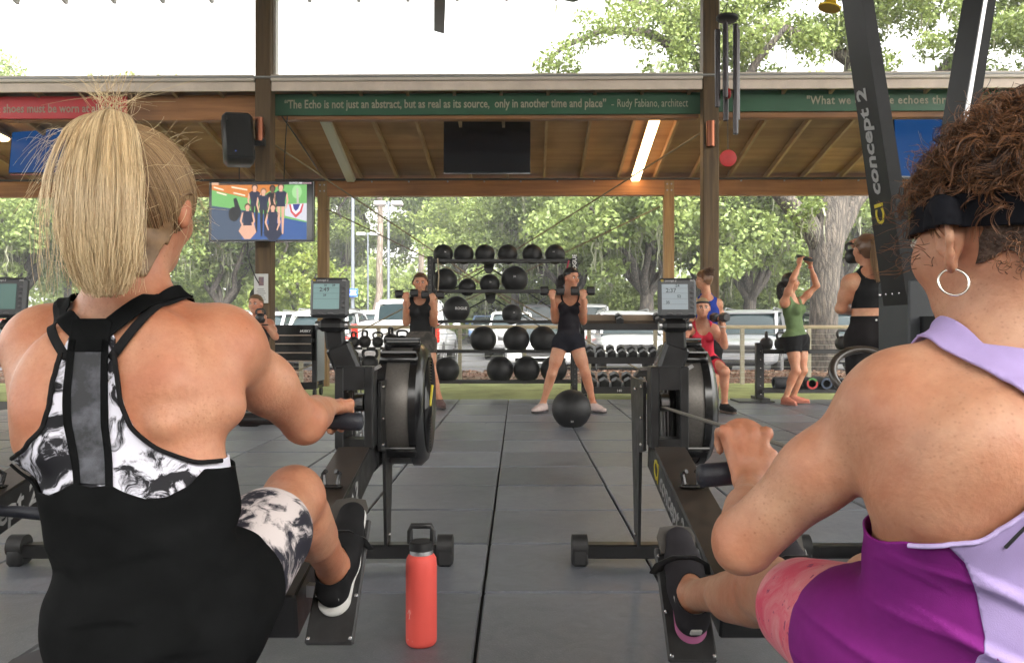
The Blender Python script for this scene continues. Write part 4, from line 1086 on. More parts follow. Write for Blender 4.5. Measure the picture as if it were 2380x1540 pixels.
def rower(ax, label, mon_px, lcd, digits, seatY, handle, hook=True, chain_to=None, visible_side=1, footY=(1.93, 2.18), footZ=(.19, .47), fo=.145):
    o = thing('rowing_machine', (ax, 2.0, 0), label, 'rowing machine', 'rowing machines')
    # front stand
    m = MB(); m.bx(ax - .30, ax + .30, 3.17, 3.23, .03, .085, bev=.006); st = m.build('front_stand', FRAME, o)
    for sx in (-1, 1):
        m = MB(); x = ax + sx * .31
        m.box((x, 3.2, .045), (.065, .085, .09), bev=.012); m.lathe([(.035, -.032), (.045, -.03), (.045, .03), (.035, .032)], (x, 3.2, .075), (1, 0, 0), 16); m.build('rubber_foot', RUBBER, st, smooth=45)
    for sx in (-1, 1):
        m = MB(); m.prism([(3.16, .08), (3.25, .08), (3.36, .74), (3.02, .74), (3.02, .48), (3.12, .46)], (ax + sx * .072, 0, 0), (0, 1, 0), Z0, (1, 0, 0), .012 * sx)
        sp2 = m.build('side_plate', FRAME, o)
        for (yy, zz) in ((3.05, .72), (3.05, .60), (3.05, .50), (3.2, .7), (3.2, .12)):
            m = MB(); m.sphere((ax + sx * .086, yy, zz), .007, 8, 5); m.build('bolt', STEEL, sp2)
    m = MB(); m.box((ax, 3.30, .76), (.13, .14, .012), rot=(R(-14), 0, 0)); m.build('front_cover', FRTOP, o)
    # main sloping frame
    a, b = Vector((ax, 3.06, .47)), Vector((ax, 1.96, .235))
    m = MB(); m.bar(a, b, .12, .12, up=Z0, bev=.006); mf = m.build('main_frame', FRAME, o)
    d = (b - a).normalized(); up = Vector((0, -d.z, d.y)); up = up if up.z > 0 else -up
    m = MB(); m.bar(a + up * .0615, b + up * .0615, .112, .003, up=Z0); m.build('frame_top', FRTOP, mf)  # thin brown plate carrying the painted reflection
    sgn = visible_side; un = d if sgn < 0 else -d
    so = a.lerp(b, .80 if sgn > 0 else .13) + Vector((sgn * .0612, 0, 0)) - up * .03
    text_mesh('lettering', 'concept 2', LETG, mf, so + un * .12, un, up, .10, offset=.002, shear=.25, spacing=1.02)
    text_mesh('lettering', 'CI', LETY, mf, so, un, up, .10, offset=.002)
    # upright with window
    m = MB()
    for sx in (-1, 1): m.bx(ax + sx * .054 - .016, ax + sx * .054 + .016, 2.93, 3.02, .50, .80, bev=.004)
    m.bx(ax - .038, ax + .038, 2.935, 3.015, .50, .535); m.bx(ax - .038, ax + .038, 2.935, 3.015, .715, .80)
    m.build('upright', FRAME, o)
    m = MB()
    for k in range(5): m.bar((ax - .03 + k * .012, 3.06, .53), (ax - .045 + k * .015, 3.06, .72), .004, .004)
    m.lathe([(.02, -.02), (.035, -.015), (.035, .015), (.02, .02)], (ax, 3.05, .66), (1, 0, 0), 14); m.build('shock_cord_pulley', GREYM, o)
    # monitor arm and monitor
    mc = P(mon_px[0], mon_px[1], 2.92)
    m = MB(); m.bar((ax - .01, 2.985, .74), (mc.x + .015, 2.98, mc.z - .17), .095, .055, up=(0, 1, 0), bev=.012)
    m.bar((mc.x + .01, 2.98, mc.z - .19), (mc.x, 2.965, mc.z - .06), .072, .04, up=(0, 1, 0), bev=.01)
    m.box((mc.x, 2.955, mc.z - .10), (.10, .06, .045), bev=.015); m.build('monitor_arm', FRAME, o, smooth=35)
    m = MB(); m.cyl((mc.x - .06, 2.955, mc.z - .10), (mc.x + .06, 2.955, mc.z - .10), .017, n=14); m.box((ax + .07, 2.97, .79), (.05, .02, .012), rot=(0, R(-30), 0)); m.build('hinge', GREYM, o, smooth=40)
    tilt = R(-6); rot = Euler((tilt, 0, 0)).to_matrix(); U = rot @ X0; Vv = rot @ Z0; nn = U.cross(Vv)
    mw, mh = .139, .146
    m = MB(); m.box(mc, (mw, .032, mh), rot=rot, bev=.01); mon = m.build('monitor', MONC, o, smooth=35)
    face = mc + nn * .0165
    m = MB(); m.box(face + U * -.010 + Vv * .003, (.094, .002, .092), rot=rot); m.build('display', lcd, mon)
    text_mesh('lettering', 'CI', LETY, mon, face + U * -.060 + Vv * .059, U, Vv, .010, offset=.0003, extr=.0003)
    text_mesh('lettering', 'concept 2', LETG, mon, face + U * -.046 + Vv * .059, U, Vv, .0105, offset=.0003, shear=.2, extr=.0003)
    text_mesh('lettering', 'PM5', LETG, mon, face + U * .046 + Vv * .059, U, Vv, .009, offset=.0002, extr=.0003)
    for k in range(5):
        m = MB(); m.sphere(face + U * .052 + Vv * (.036 - .0175 * k), (.0075, .002, .0055), 10, 6); m.build('button', BTN, mon, smooth=60)
    for k in (-.030, .005, .048):
        m = MB(); m.sphere(face + U * k + Vv * -.059, (.0115, .002, .0055), 12, 6); m.build('button', BTN, mon, smooth=60)
    for (txt, x, y, s_) in digits:
        text_mesh('display_text', txt, LCDT, mon, face + nn * .0012 + U * (-.057 + x) + Vv * (-.043 + y), U, Vv, s_, offset=.0004, extr=.0002)
    if digits:
        for y in ((.060, .079, .040) if lcd is LCD1 else (.062, .042, .022, .080)):
            m = MB(); m.box(face + nn * .0014 + U * -.010 + Vv * (-.043 + y - .003), (.09, .0006, .0006), rot=rot); m.build('display_line', LCDT, mon)
    # flywheel
    fx0, fy, fz, fr = ax + .035, 3.36, .622, .245
    m = MB(); m.lathe([(fr * .99, .04), (fr, .045), (fr, .135), (fr * .99, .14)], (fx0, fy, fz), (1, 0, 0), 56, caps=False); fw = m.build('flywheel_cage', MESHB, o, smooth=50)
    m = MB(); m.lathe([(.05, .0), (fr * .8, .0), (fr * 1.02, .012), (fr * 1.03, .043), (fr * .97, .045)], (fx0, fy, fz), (1, 0, 0), 56)
    m.lathe([(fr * .97, .135), (fr * 1.03, .137), (fr * 1.03, .165), (fr * .93, .19), (fr * .78, .195), (.05, .195)], (fx0, fy, fz), (1, 0, 0), 56); m.build('flywheel_cover', BLACKG, o, smooth=40)
    for k in range(12):
        rr_ = .06 + k * .0125
        m = MB(); m.tube([(fx0 + .198, fy + math.cos(q_) * rr_, fz + math.sin(q_) * rr_) for q_ in [6.2832 * i / 28 for i in range(28)]], .0032, 5, closed=True); m.build('vent_ring', BLACKG, fw)
    for (a0, lab) in ((R(128), 0), (R(222), 1), (R(100), 0)):
        cy_, cz_ = fy + math.cos(a0) * (fr + .012), fz + math.sin(a0) * (fr + .012)
        m = MB(); m.box((fx0 + .09, cy_, cz_), (.15, .05, .022), rot=(a0 - R(90), 0, 0), bev=.008); m.tube([(fx0 + .02, cy_, cz_), (fx0 + .02, cy_ - .02, cz_ + .02), (fx0 + .16, cy_ - .02, cz_ + .02), (fx0 + .16, cy_, cz_)], .006, 6); m.build('cage_clamp', BLACKG, o, smooth=40)
    m = MB(); m.box((fx0 + .0, fy - .2, fz - .06), (.05, .16, .36), bev=.02); m.build('chain_guard', FRAME, o, smooth=40)
    m = MB(); m.tube([(fx0 + .202, fy - .05, fz + .0), (fx0 + .206, fy + .0, fz + .08)], .006, 6); m.build('yellow_mark', LETY, fw)
    # handle hook on the frame
    hk = a.lerp(b, .43) + up * .066
    m = MB(); m.box(hk, (.075, .08, .012), rot=(math.asin(-d.z) * -1, 0, 0), bev=.004)
    for sx in (-1, 1): m.tube([hk + Vector((sx * .022, 0, .005)), hk + Vector((sx * .026, .01, .04)), hk + Vector((sx * .016, -.005, .05))], .008, 6)
    m.build('handle_hook', BLACKG, o, smooth=40)
    for sx in (-1, 1):
        m = MB(); m.sphere(hk + Vector((sx * .02, -.03, .010)), .006, 8, 5); m.build('bolt', STEEL, o)
    # rail, seat, rear leg
    m = MB(); m.bx(ax - .03, ax + .03, .12, 2.0, .30, .37, bev=.006); m.build('monorail', ALU, o)
    m = MB(); m.bx(ax - .06, ax + .06, .2, .25, .03, .30); m.bx(ax - .22, ax + .22, .19, .26, 0, .04, bev=.01); m.build('rear_leg', FRAME, o)
    m = MB(); vs = []; n1, n2 = 18, 10
    for j in range(n2 + 1):
        for i in range(n1):
            an = 6.2832 * i / n1; rr_ = j / n2
            x, y = math.cos(an), math.sin(an); x = math.copysign(abs(x) ** .7, x) * .155 * rr_; y = math.copysign(abs(y) ** .7, y) * .125 * rr_
            vs.append((ax + x, seatY + y, .425 + .022 * rr_ ** 2 * (1 - .4 * (y > 0)) - .012 * math.exp(-(x / .03) ** 2)))
    fs = [(j * n1 + i, (j + 1) * n1 + i, (j + 1) * n1 + (i + 1) % n1, j * n1 + (i + 1) % n1) for j in range(n2) for i in range(n1)]
    k0 = len(vs); vs += [(x, y, z - .05) for x, y, z in vs[n2 * n1:]]; fs += [(n2 * n1 + i, k0 + i, k0 + (i + 1) % n1, n2 * n1 + (i + 1) % n1) for i in range(n1)]
    fs.append(tuple(k0 + i for i in range(n1))); m.raw(vs, fs); m.bx(ax - .05, ax + .05, seatY - .09, seatY + .09, .33, .385)
    m.build('seat', M('seat_plastic', (.05, .05, .055), .5), o, smooth=45)
    # footplates
    for sx in (-1, 1):
        xc = ax + sx * fo
        p0, p1 = Vector((xc, footY[0], footZ[0])), Vector((xc, footY[1], footZ[1]))
        dd = (p1 - p0).normalized(); nn2 = Vector((0, -dd.z, dd.y))
        m = MB(); m.bar(p0, p1 - dd * .05, .118, .014, up=nn2, bev=.005); fp = m.build('footplate', FOOTP, o)
        m = MB(); m.prism([(-.045, 0), (.045, 0), (.05, .05), (.04, .075), (0, .082), (-.04, .075), (-.05, .05)], p1 - dd * .075 + nn2 * .012, X0, dd, nn2, .008); m.build('toe_plate', M('toe_plate_grey', (.07, .065, .06), .5, var=.2, vscale=20), fp)
        for (ua, va) in ((-.05, .012), (.05, .012), (-.05, .12), (.05, .12), (-.05, .27), (.05, .27)):
            m = MB(); m.sphere(p0 + X0 * ua + dd * va + nn2 * .009, .0055, 8, 5); m.build('bolt', STEEL, fp)
        for k in range(6):
            m = MB(); m.bar(p1 - dd * (.085 + k * .009) + X0 * -.04 + nn2 * .008, p1 - dd * (.085 + k * .009) + X0 * .04 + nn2 * .008, .004, .003, up=nn2); m.build('grip_rib', FOOTP, fp)
        m = MB(); sc0 = p0.lerp(p1, .66)
        m.tube([sc0 + X0 * -.062, sc0 + X0 * -.055 + nn2 * .045, sc0 + X0 * -.025 + nn2 * .078, sc0 + X0 * .02 + nn2 * .08, sc0 + X0 * .05 + nn2 * .05, sc0 + X0 * .062], .018, 8, sq=.25); m.build('foot_strap', RUBBER, fp, smooth=60)
    m = MB(); m.bar((ax - fo, 2.06, .27), (ax + fo, 2.06, .27), .03, .03); m.build('footplate_bar', ALU, o)
    # handle and chain
    if handle:
        hc, hd = Vector(handle[0]), Vector(handle[1]).normalized()
        bk = Vector((0, -.03, 0))
        m = MB(); m.tube([hc - hd * .09, hc + hd * .09], .011, 10); m.box(hc + Vector((0, .02, 0)), (.05, .05, .03), bev=.006); hb = m.build('handle_bar', FRAME, o, smooth=50)
        for sx in (-1, 1):
            p_ = [hc + hd * (sx * .085), hc + hd * (sx * .15) + bk * .2, hc + hd * (sx * .21) + bk * .6, hc + hd * (sx * .258) + bk]
            m = MB(); m.tube(p_ + [p_[-1] + hd * (sx * .006)], [.016, .0185, .0195, .0195, .012], 14); m.build('handle_grip', GRIPB, o, smooth=55)
        if chain_to is not None:
            m = MB(); m.tube([hc + Vector((0, .04, 0)), Vector(chain_to)], .0055, 6); m.build('chain', M('nickel_chain', (.30, .28, .25), .4, .8, bump=1.0, bscale=300), o, smooth=60)
    return o
AXL, AXR, AX0 = -.60, .555, -1.68
rower(AXL, 'black rowing machine under the blonde rower, monitor reading 2:49', (767, 692), LCD1,
      [('10', .037, .083, .011), ('29', .068, .083, .011), ('2:49', .022, .0645, .021), ('29', .036, .047, .011)], 1.20,
      ((AXL - .005, 1.80, .735), (1, -.02, 0)), chain_to=(AXL, 2.97, .655), visible_side=1, footY=(1.93, 2.20), footZ=(.18, .46))
rower(AXR, 'black rowing machine under the curly-haired rower, monitor reading 2:37', (1573, 693), LCD2,
      [(':24', .047, .082, .014), ('2:37', .014, .062, .022), ('52', .055, .043, .014), ('35', .014, .021, .014)], .98,
      ((AXR + .005, 1.36, .705), (1, .02, .03)), chain_to=(AXR - .02, 2.97, .65), visible_side=-1, footY=(1.90, 2.14), footZ=(.15, .40), fo=.14)
rower(AX0, 'farthest rowing machine behind the blonde rower, its display blank', (20, 692), LCD0, [], 1.2,
      ((AX0 - .02, 2.50, .375), (1, 0, -.03)), visible_side=1)

# ---- ski machine
SKM = M('ski_frame', (.009, .0095, .011), .5, .0, spec=.25, var=.2, vscale=10)
SKP = M('ski_panel_grey', (.03, .035, .042), .5, .0, var=.12, vscale=8)
sk = thing('ski_machine', (1.36, 2.8, 0), 'tall black ski machine with two rails spreading upward', 'ski machine')
def skirail(xb_, xt, w_):
    m = MB(); zb2, zt2 = 1.02, 2.25; y0, y1 = 2.70, 2.88
    vs = [(xb_, y0, zb2), (xb_ + w_, y0, zb2), (xb_ + w_, y1, zb2), (xb_, y1, zb2), (xt, y0, zt2), (xt + w_ * .8, y0, zt2), (xt + w_ * .8, y1 - .04, zt2), (xt, y1 - .04, zt2)]
    m.raw(vs, [(0, 3, 2, 1), (4, 5, 6, 7), (0, 1, 5, 4), (1, 2, 6, 5), (2, 3, 7, 6), (3, 0, 4, 7)]); return m.build('upright_rail', SKM, sk)
rl1 = skirail(1.312, 1.125, .048); rl2 = skirail(1.41, 1.60, .048)
def on_rail(z): t = (z - 1.02) / (2.25 - 1.02); return Vector((1.312 + (1.125 - 1.312) * t - .0012, 2.735, z))
u_ = (on_rail(2) - on_rail(1.1)).normalized(); v_ = Vector((0, 1, 0))
text_mesh('lettering', 'CI', LETY, rl1, on_rail(1.30) + v_ * .035, u_, v_, .088, offset=.002, extr=.0006, wscale=.95)
text_mesh('lettering', 'concept 2', LETG, rl1, on_rail(1.40) + v_ * .035, u_, v_, .098, offset=.0026, shear=.22, extr=.0006, spacing=1.0, wscale=.95)
m = MB(); m.bar((1.406, 2.694, 1.05), (1.586, 2.694, 2.15), .012, .008, up=(0, 1, 0)); m.build('rail_edge', ALU, sk)
m = MB(); m.bx(1.312, 1.465, 2.695, 2.925, .02, 1.105, bev=.006); m.build('lower_column', SKP, sk)
for k in range(4):
    m = MB(); m.sphere((1.310, 2.90 - k * .05, 1.06), .0065, 8, 6); m.build('bolt', STEEL, sk)
m = MB(); m.bx(1.35, 1.43, 2.60, 2.694, .5, .98); m.build('front_cover', SKM, sk)
m = MB(); m.box((1.36, 2.80, 2.40), (.66, .3, .5), bev=.04); m.build('flywheel_head', BLACKG, sk, smooth=40)
m = MB(); m.bx(1.12, 1.75, 3.17, 3.23, .03, .08, bev=.006); m.bx(1.12, 1.75, 2.57, 2.63, .0, .03); m.bx(1.36, 1.42, 2.6, 3.2, .03, .07)
m.build('floor_stand', FRAME, sk)
for x in (1.13, 1.74):
    m = MB(); m.box((x, 3.2, .045), (.065, .085, .09), bev=.012); m.lathe([(.035, -.032), (.045, -.03), (.045, .03), (.035, .032)], (x, 3.2, .075), (1, 0, 0), 16); m.build('rubber_foot', RUBBER, sk, smooth=45)

# ---- coral water bottle
bx_ = FL(976, 1505)
wb = thing('water_bottle', (bx_.x, bx_.y + .035, 0), 'coral pink water bottle with black loop lid on the floor', 'water bottle')
cb = Vector((bx_.x, bx_.y + .035, 0)); k = cb.y / F; rB = 36 * k
hb = (1505 - 1300) * k * 1.02
CORAL = M('coral_powder_coat', (.80, .105, .085), .55, bump=.12, bscale=500, spec=.35)
m = MB(); m.lathe([(rB * .86, 0), (rB * .97, .006), (rB, .016), (rB, hb * .88), (rB * .96, hb * .95), (rB * .84, hb * .985), (rB * .76, hb)], cb, n=40); bb = m.build('bottle_body', CORAL, wb, smooth=50)
m = MB(); m.lathe([(rB * .76, hb - .001), (rB * .76, hb + .012)], cb, n=32); m.build('steel_neck', STEEL, wb, smooth=50)
m = MB(); m.lathe([(rB * .72, hb + .012), (rB * .78, hb + .014), (rB * .78, hb + .034), (rB * .70, hb + .038), (.004, hb + .038)], cb, n=32); ld = m.build('lid', BLACK, wb, smooth=40)
m = MB(); zz = hb + .03; hh = .052
m.tube([cb + Vector((-rB * .74, 0, zz)), cb + Vector((-rB * .74, 0, zz + hh * .7)), cb + Vector((-rB * .62, 0, zz + hh)), cb + Vector((rB * .62, 0, zz + hh)), cb + Vector((rB * .74, 0, zz + hh * .7)), cb + Vector((rB * .74, 0, zz))], .0062, 8, sq=1.4); m.build('carry_loop', BLACK, ld, smooth=60)
LGM = M('pale_coral_print', (.85, .45, .4), .6)
for (a0, z0), (a1, z1) in (((-.95, .098), (-.75, .112)), ((-.75, .112), (-.62, .100)), ((-.80, .112), (-.70, .085)), ((-.70, .098), (-.80, .084))):
    m = MB(); m.tube([cb + Vector((math.sin(a0) * rB * 1.004, -math.cos(a0) * rB * 1.004, z0)), cb + Vector((math.sin(a1) * rB * 1.004, -math.cos(a1) * rB * 1.004, z1))], .0007, 5); m.build('logo_stroke', LGM, bb)
text_mesh('lettering', 'Hydro', M('pale_coral_print', (.85, .45, .4), .6), bb, cb + Vector((-rB * .80, -rB * .62, .02)), Vector((.79, -.61, 0)), Z0, .008, extr=.0003)

# ---- medicine balls
BALL = M('ball_leather', (.010, .010, .011), .5, spec=.35, var=.3, vscale=6, bump=.12, bscale=60, rvar=.06)
def med_ball_mesh(r_):
    m = MB(); m.sphere((0, 0, r_), (r_, r_, r_ * .985), 28, 18); return m
def med_ball(cx_, cy_, Y, rpx, label, rz=0, mark=False):
    c = P(cx_, cy_, Y); r_ = rpx * Y / F
    o = thing('medicine_ball', (c.x, c.y, c.z - r_), label, 'medicine ball', 'medicine balls')
    m = MB(); m.sphere(c, r_, 28, 18); m.build('shell', BALL, o, smooth=80)
    rg = random.Random(int(cx_ * 7 + cy_)); E = Euler((rg.uniform(-.6, .6), rg.uniform(-.6, .6), rg.uniform(0, 3))).to_matrix()
    for ax_ in ((1, 0, 0), (0, 1, 0), (0, 0, 1)):
        d = E @ Vector(ax_); x = d.orthogonal().normalized(); y = d.cross(x)
        m = MB(); m.tube([c + (x * math.cos(t) + y * math.sin(t)) * (r_ * 1.0) for t in [6.2832 * i / 40 for i in range(40)]], r_ * .008, 5, closed=True); m.build('seam', M('ball_seam', (.006, .006, .006), .6), o)
    if mark:
        d = Vector(mark[0]).normalized(); p = c + d * (r_ * 1.004); u = Vector((-d.y, d.x, 0)).normalized(); u = -u if u.x < 0 else u; v = u.cross(d); v = v if v.z > 0 else -v
        text_mesh('lettering', mark[1], WHITEP, o, p, u, v, r_ * mark[2], align='CENTER', extr=.001)
    return o
YK = 10.9
rows = [
    ('top shelf', 607, [(1030, 23.2), (1078, 23.2), (1127, 23.2), (1180, 23.2), (1237, 23.2), (1290, 23.2)]),
    ('second shelf', 677, [(1034, 28.8), (1086, 20.6), (1138, 23.6), (1196, 31.0)]),
    ('middle shelf', 747, [(1061, 31.0), (1190, 23.6)]),
    ('fourth shelf', 816, [(1123, 31.0), (1200, 31.0), (1262, 31.0)]),
    ('lowest shelf', 886, [(1038, 30.0), (1162, 31.0), (1224, 31.0), (1287, 31.0)])]
ordn = ['first', 'second', 'third', 'fourth', 'fifth', 'sixth']
rk = thing('ball_rack', (P(1166, 763, YK).x, YK, 0), 'black five-shelf rack loaded with medicine balls', 'rack')
ux0, ux1 = P(1003, 763, YK).x, P(1334, 763, YK).x
for x, lb in ((ux0, 0), (ux1, 1)):
    for dy in (-.16, .16):
        m = MB(); m.bx(x - .035, x + .035, YK + dy - .035, YK + dy + .035, .09 if lb == 0 else .0, P(0, 598, YK).z, bev=.004); up_ = m.build('upright', BLACK, rk)
    for k in range(26):
        z = .2 + k * .066
        m = MB(); m.cyl((x, YK - .1965, z), (x, YK - .194, z), .009, n=8); m.build('peg_hole', M('hole_grey', (.10, .10, .10), .6), up_)  # flat grey discs mark the punched holes, paler than the black upright
    m = MB(); m.bx(x - .03, x + .03, YK - .16, YK + .16, .10, .15); m.build('foot_bar', BLACK, rk)
    for dy in (-.16, .16):
        m = MB(); m.lathe([(.02, -.018), (.045, -.016), (.045, .016), (.02, .018)], (x, YK + dy, .045), (1, 0, 0), 16); m.box((x, YK + dy, .085), (.09, .09, .012)); m.build('caster', M('grey_caster', (.2, .2, .2), .5, .3), rk, smooth=40)
text_mesh('lettering', 'ROGUE', WHITEP, rk, P(1335, 622, YK) + Vector((.012, -.2, -.09)), Z0, Vector((-1, 0, 0)), .075, offset=.001)
for nm, ys, balls in rows:
    zs = P(0, ys, YK).z
    for dy in (-.115, .115):
        m = MB(); m.bx(ux0 + .035, ux1 - .035, YK + dy - .02, YK + dy + .02, zs - .02, zs + .02, bev=.003); m.build('shelf_rail', BLACK, rk)
    for i, (bx2, rp) in enumerate(balls):
        rr_ = rp * YK / F
        off = math.sqrt(max(rr_ ** 2 - .115 ** 2, .0004))     # sits down between the two rails
        cyp = CY - (zs + .022 + off - CAMH) * F / YK
        mk = None
        if nm == 'middle shelf' and i == 0: mk = ((.45, -1, -.02), 'ROGUE', .28)
        elif (nm, i) in (('top shelf', 0), ('top shelf', 5), ('second shelf', 2), ('second shelf', 3), ('middle shelf', 1)): mk = ((.3 - .1 * i, -1, .1), ('16', '14', '20', '30', '18', '14')[i], .2)
        med_ball(bx2, cyp, YK, rp, f'black medicine ball on the {nm} of the rack, {ordn[i]} from the kettlebell side', mark=mk)
for px, py in ((1136, 620), (1140, 690)):
    m = MB(); q = P(px, py, YK + .2); m.prism([(-.075, .05), (.075, .05), (.06, -.05), (.03, -.09), (-.03, -.09), (-.06, -.05)], q, X0, Z0, (0, 1, 0), .02); m.build('brace_plate', BLACK, rk)
for a_, b_2 in (((1136, 620), (1010, 700)), ((1136, 620), (1325, 745)), ((1140, 690), (1010, 760)), ((1140, 690), (1325, 800))):
    m = MB(); m.tube([P(*a_, YK + .21), P(*b_2, YK + .21)], .009, 6); m.build('cross_brace', BLACK, rk)
BANDC = M('tan_band', (.34, .27, .17), .6)
m = MB(); m.tube([P(1017, 600, YK - .2), P(1020, 640, YK - .21), P(1017, 690, YK - .21), P(1015, 745, YK - .2), P(1014, 840, YK - .2)], .009, 6)
tag(m.build('resistance_band', BANDC, smooth=60), 'tan resistance band hanging from the end of the ball rack', 'band')
m = MB(); m.tube([P(1322, 605, YK - .2), P(1314, 640, YK - .21), P(1316, 700, YK - .21)], .012, 6)
tag(m.build('resistance_band', M('red_band', (.35, .02, .05), .6), smooth=60), 'red resistance band hanging on the lettered rack upright', 'band')
med_ball(1328, 950, 7.55 + .18, 45.5, 'large black medicine ball resting alone on the floor', mark=((-.02, -1, -.72), '20', .16))

# ---- kettlebells
KB = M('kettlebell_iron', (.014, .013, .013), .45, var=.3, vscale=14, rvar=.06, bump=.1, bscale=80)
def kettlebell(x, y, z, r_, rz, label, par_rot=None):
    o = thing('kettlebell', (x, y, z), label, 'kettlebell', 'kettlebells')
    c = Vector((x, y, z + r_ * .92)); M3 = par_rot or Matrix.Rotation(rz, 3, 'Z')
    m = MB(); m.lathe([(r_ * .55, -.92 * r_), (r_ * .8, -.7 * r_), (r_ * .97, -.3 * r_), (r_, 0), (r_ * .94, .35 * r_), (r_ * .74, .68 * r_), (r_ * .45, .9 * r_), (.01, .95 * r_)], c, n=24); m.build('bell', KB, o, smooth=60)
    hw = r_ * .78
    pts = [(-.62, .62), (-.86, 1.05), (-.86, 1.45), (-.6, 1.72), (0, 1.78), (.6, 1.72), (.86, 1.45), (.86, 1.05), (.62, .62)]
    m = MB(); m.tube([c + M3 @ Vector((a * hw / .78 * .95, 0, b * r_ * .95)) for a, b in pts], r_ * .19, 10); m.build('handle', KB, o, smooth=60)
    return o
YKB = 11.5
ks = thing('kettlebell_shelf', (P(880, 763, YKB).x, YKB, 0), 'low black two-tier shelf holding kettlebells beside the tool cart', 'shelf')
xa, xb = P(800, 763, YKB).x, P(975, 763, YKB).x
for zz in (P(0, 806, YKB).z, P(0, 862, YKB).z):
    m = MB(); m.bx(xa, xb, YKB - .16, YKB + .16, zz - .035, zz, bev=.004); sf = m.build('shelf', BLACK, ks)
    for kx in range(5):
        m = MB(); m.bx(xa + .1 + kx * .19, xa + .16 + kx * .19, YKB - .164, YKB - .16, zz - .028, zz - .006); m.build('label_strip', WHITEP, sf)
for x in (xa, xb):
    for dy in (-.14, .14):
        m = MB(); m.bx(x - .025, x + .025, YKB + dy - .025, YKB + dy + .025, 0, P(0, 800, YKB).z); m.build('leg', BLACK, ks)
for i, (px, r_, rz) in enumerate(((822, .082, 1.3), (848, .088, 1.25), (878, .080, .1), (908, .105, 1.45), (935, .09, .15), (960, .09, 1.2))):
    kettlebell(P(px, 763, YKB).x, YKB, P(0, 806, YKB).z, r_, rz, f'black kettlebell, {ordn[i]} on the upper tier of the low shelf from the cart')
for i, (px, r_, rz) in enumerate(((815, .11, .4), (860, .12, .2), (905, .12, 1.0), (950, .12, .6))):
    kettlebell(P(px, 763, YKB).x, YKB, P(0, 862, YKB).z, r_, rz, f'heavy black kettlebell, {ordn[i]} on the lower tier of the low shelf from the cart')

# ---- tool cart
YT_ = 11.0
tc_ = thing('tool_cart', (P(690, 763, YT_).x, YT_, 0), 'black rolling tool cart with drawers behind the blonde rower\u2019s arm', 'tool cart')
xl, xr = P(625, 763, YT_).x, P(735, 763, YT_).x; zt_, zm, zb_ = P(0, 755, YT_).z, P(0, 838, YT_).z, P(0, 886, YT_).z
m = MB(); m.bx(xl, xr, YT_, YT_ + .42, zm, zt_, bev=.006); m.bx(xl, xr, YT_, YT_ + .42, zb_ - .1, zb_ - .06); m.bx(xl, xr, YT_ - .01, YT_, zb_ - .11, zb_ - .01); m.build('cabinet', BLACKG, tc_)
for x in (xl + .03, xr - .03):
    for y in (YT_ + .03, YT_ + .39):
        m = MB(); m.bx(x - .03, x + .03, y - .03, y + .03, .12, zt_ - .01, bev=.004); m.build('post', BLACK, tc_)
        m = MB(); m.lathe([(.02, -.016), (.06, -.014), (.06, .014), (.02, .016)], (x, y, .06), (1, 0, 0), 18); m.box((x, y, .125), (.07, .07, .01)); m.build('caster', RUBBER, tc_, smooth=40)
dz = (zt_ - zm)
for i, (f0, f1) in enumerate(((.03, .26), (.33, .50), (.56, .75), (.81, .98))):
    m = MB(); m.bx(xl + .07, xr - .065, YT_ - .012, YT_, zt_ - dz * f1, zt_ - dz * f0, bev=.004); dr = m.build('drawer', BLACKG, tc_)
    m = MB(); m.bx(xl + .07, xr - .065, YT_ - .03, YT_ - .012, zt_ - dz * f1 - .022, zt_ - dz * f1 - .004, bev=.003); m.build('drawer_pull', M('pull_metal', (.45, .36, .3), .35, .7), dr)
text_mesh('lettering', 'HUSKY', WHITEP, tc_, (xr - .22, YT_ - .0135, zt_ - dz * .2), X0, Z0, .045, offset=.001, shear=.2)
m = MB(); m.bx(xr + .002, xr + .012, YT_ + .03, YT_ + .42, zb_, zt_ - .03); m.build('side_panel', M('cart_side_grey', (.32, .36, .38), .45, .3), tc_)

# ---- dumbbells
DBR = M('hex_rubber', (.014, .014, .015), .5, var=.25, vscale=20)
CHR = M('chrome_handle', (.5, .5, .5), .25, 1.0)
def dumbbell(c, d, r_, L_, label, group='dumbbells'):
    c = Vector(c); d = Vector(d).normalized()
    o = thing('dumbbell', c - Vector((0, 0, r_)), label, 'dumbbell', group)
    for s_ in (-1, 1):
        m = MB(); hl = L_ * .30
        e = c + d * (s_ * L_ / 2)
        m.lathe([(r_ * .78, -hl / 2 - .008), (r_, -hl / 2), (r_, hl / 2), (r_ * .78, hl / 2 + .008), (r_ * .3, hl / 2 + .009)], e - d * (s_ * hl / 2), d, 6); m.build('hex_head', DBR, o)
    m = MB(); m.tube([c - d * (L_ * .22), c, c + d * (L_ * .22)], [.014, .0165, .014], 10); m.build('handle', CHR, o, smooth=60)
    return o
YD = 11.2
dr_ = thing('dumbbell_rack', (P(1460, 763, YD).x, YD, 0), 'black three-tier dumbbell rack behind the dark-ponytailed woman', 'rack')
xa, xb = P(1352, 763, YD).x, P(1592, 763, YD).x
tiers = [(P(0, 752, YD).z, .10), (P(0, 829, YD).z, .02), (P(0, 896, YD).z, -.06)]
for (zz, oy) in tiers:
    m = MB(); m.box(((xa + xb) / 2, YD + oy, zz - .012), (xb - xa, .34, .02), rot=(R(16), 0, 0)); m.box(((xa + xb) / 2, YD + oy - .17, zz - .045), (xb - xa, .025, .09)); m.build('tier', BLACK, dr_)
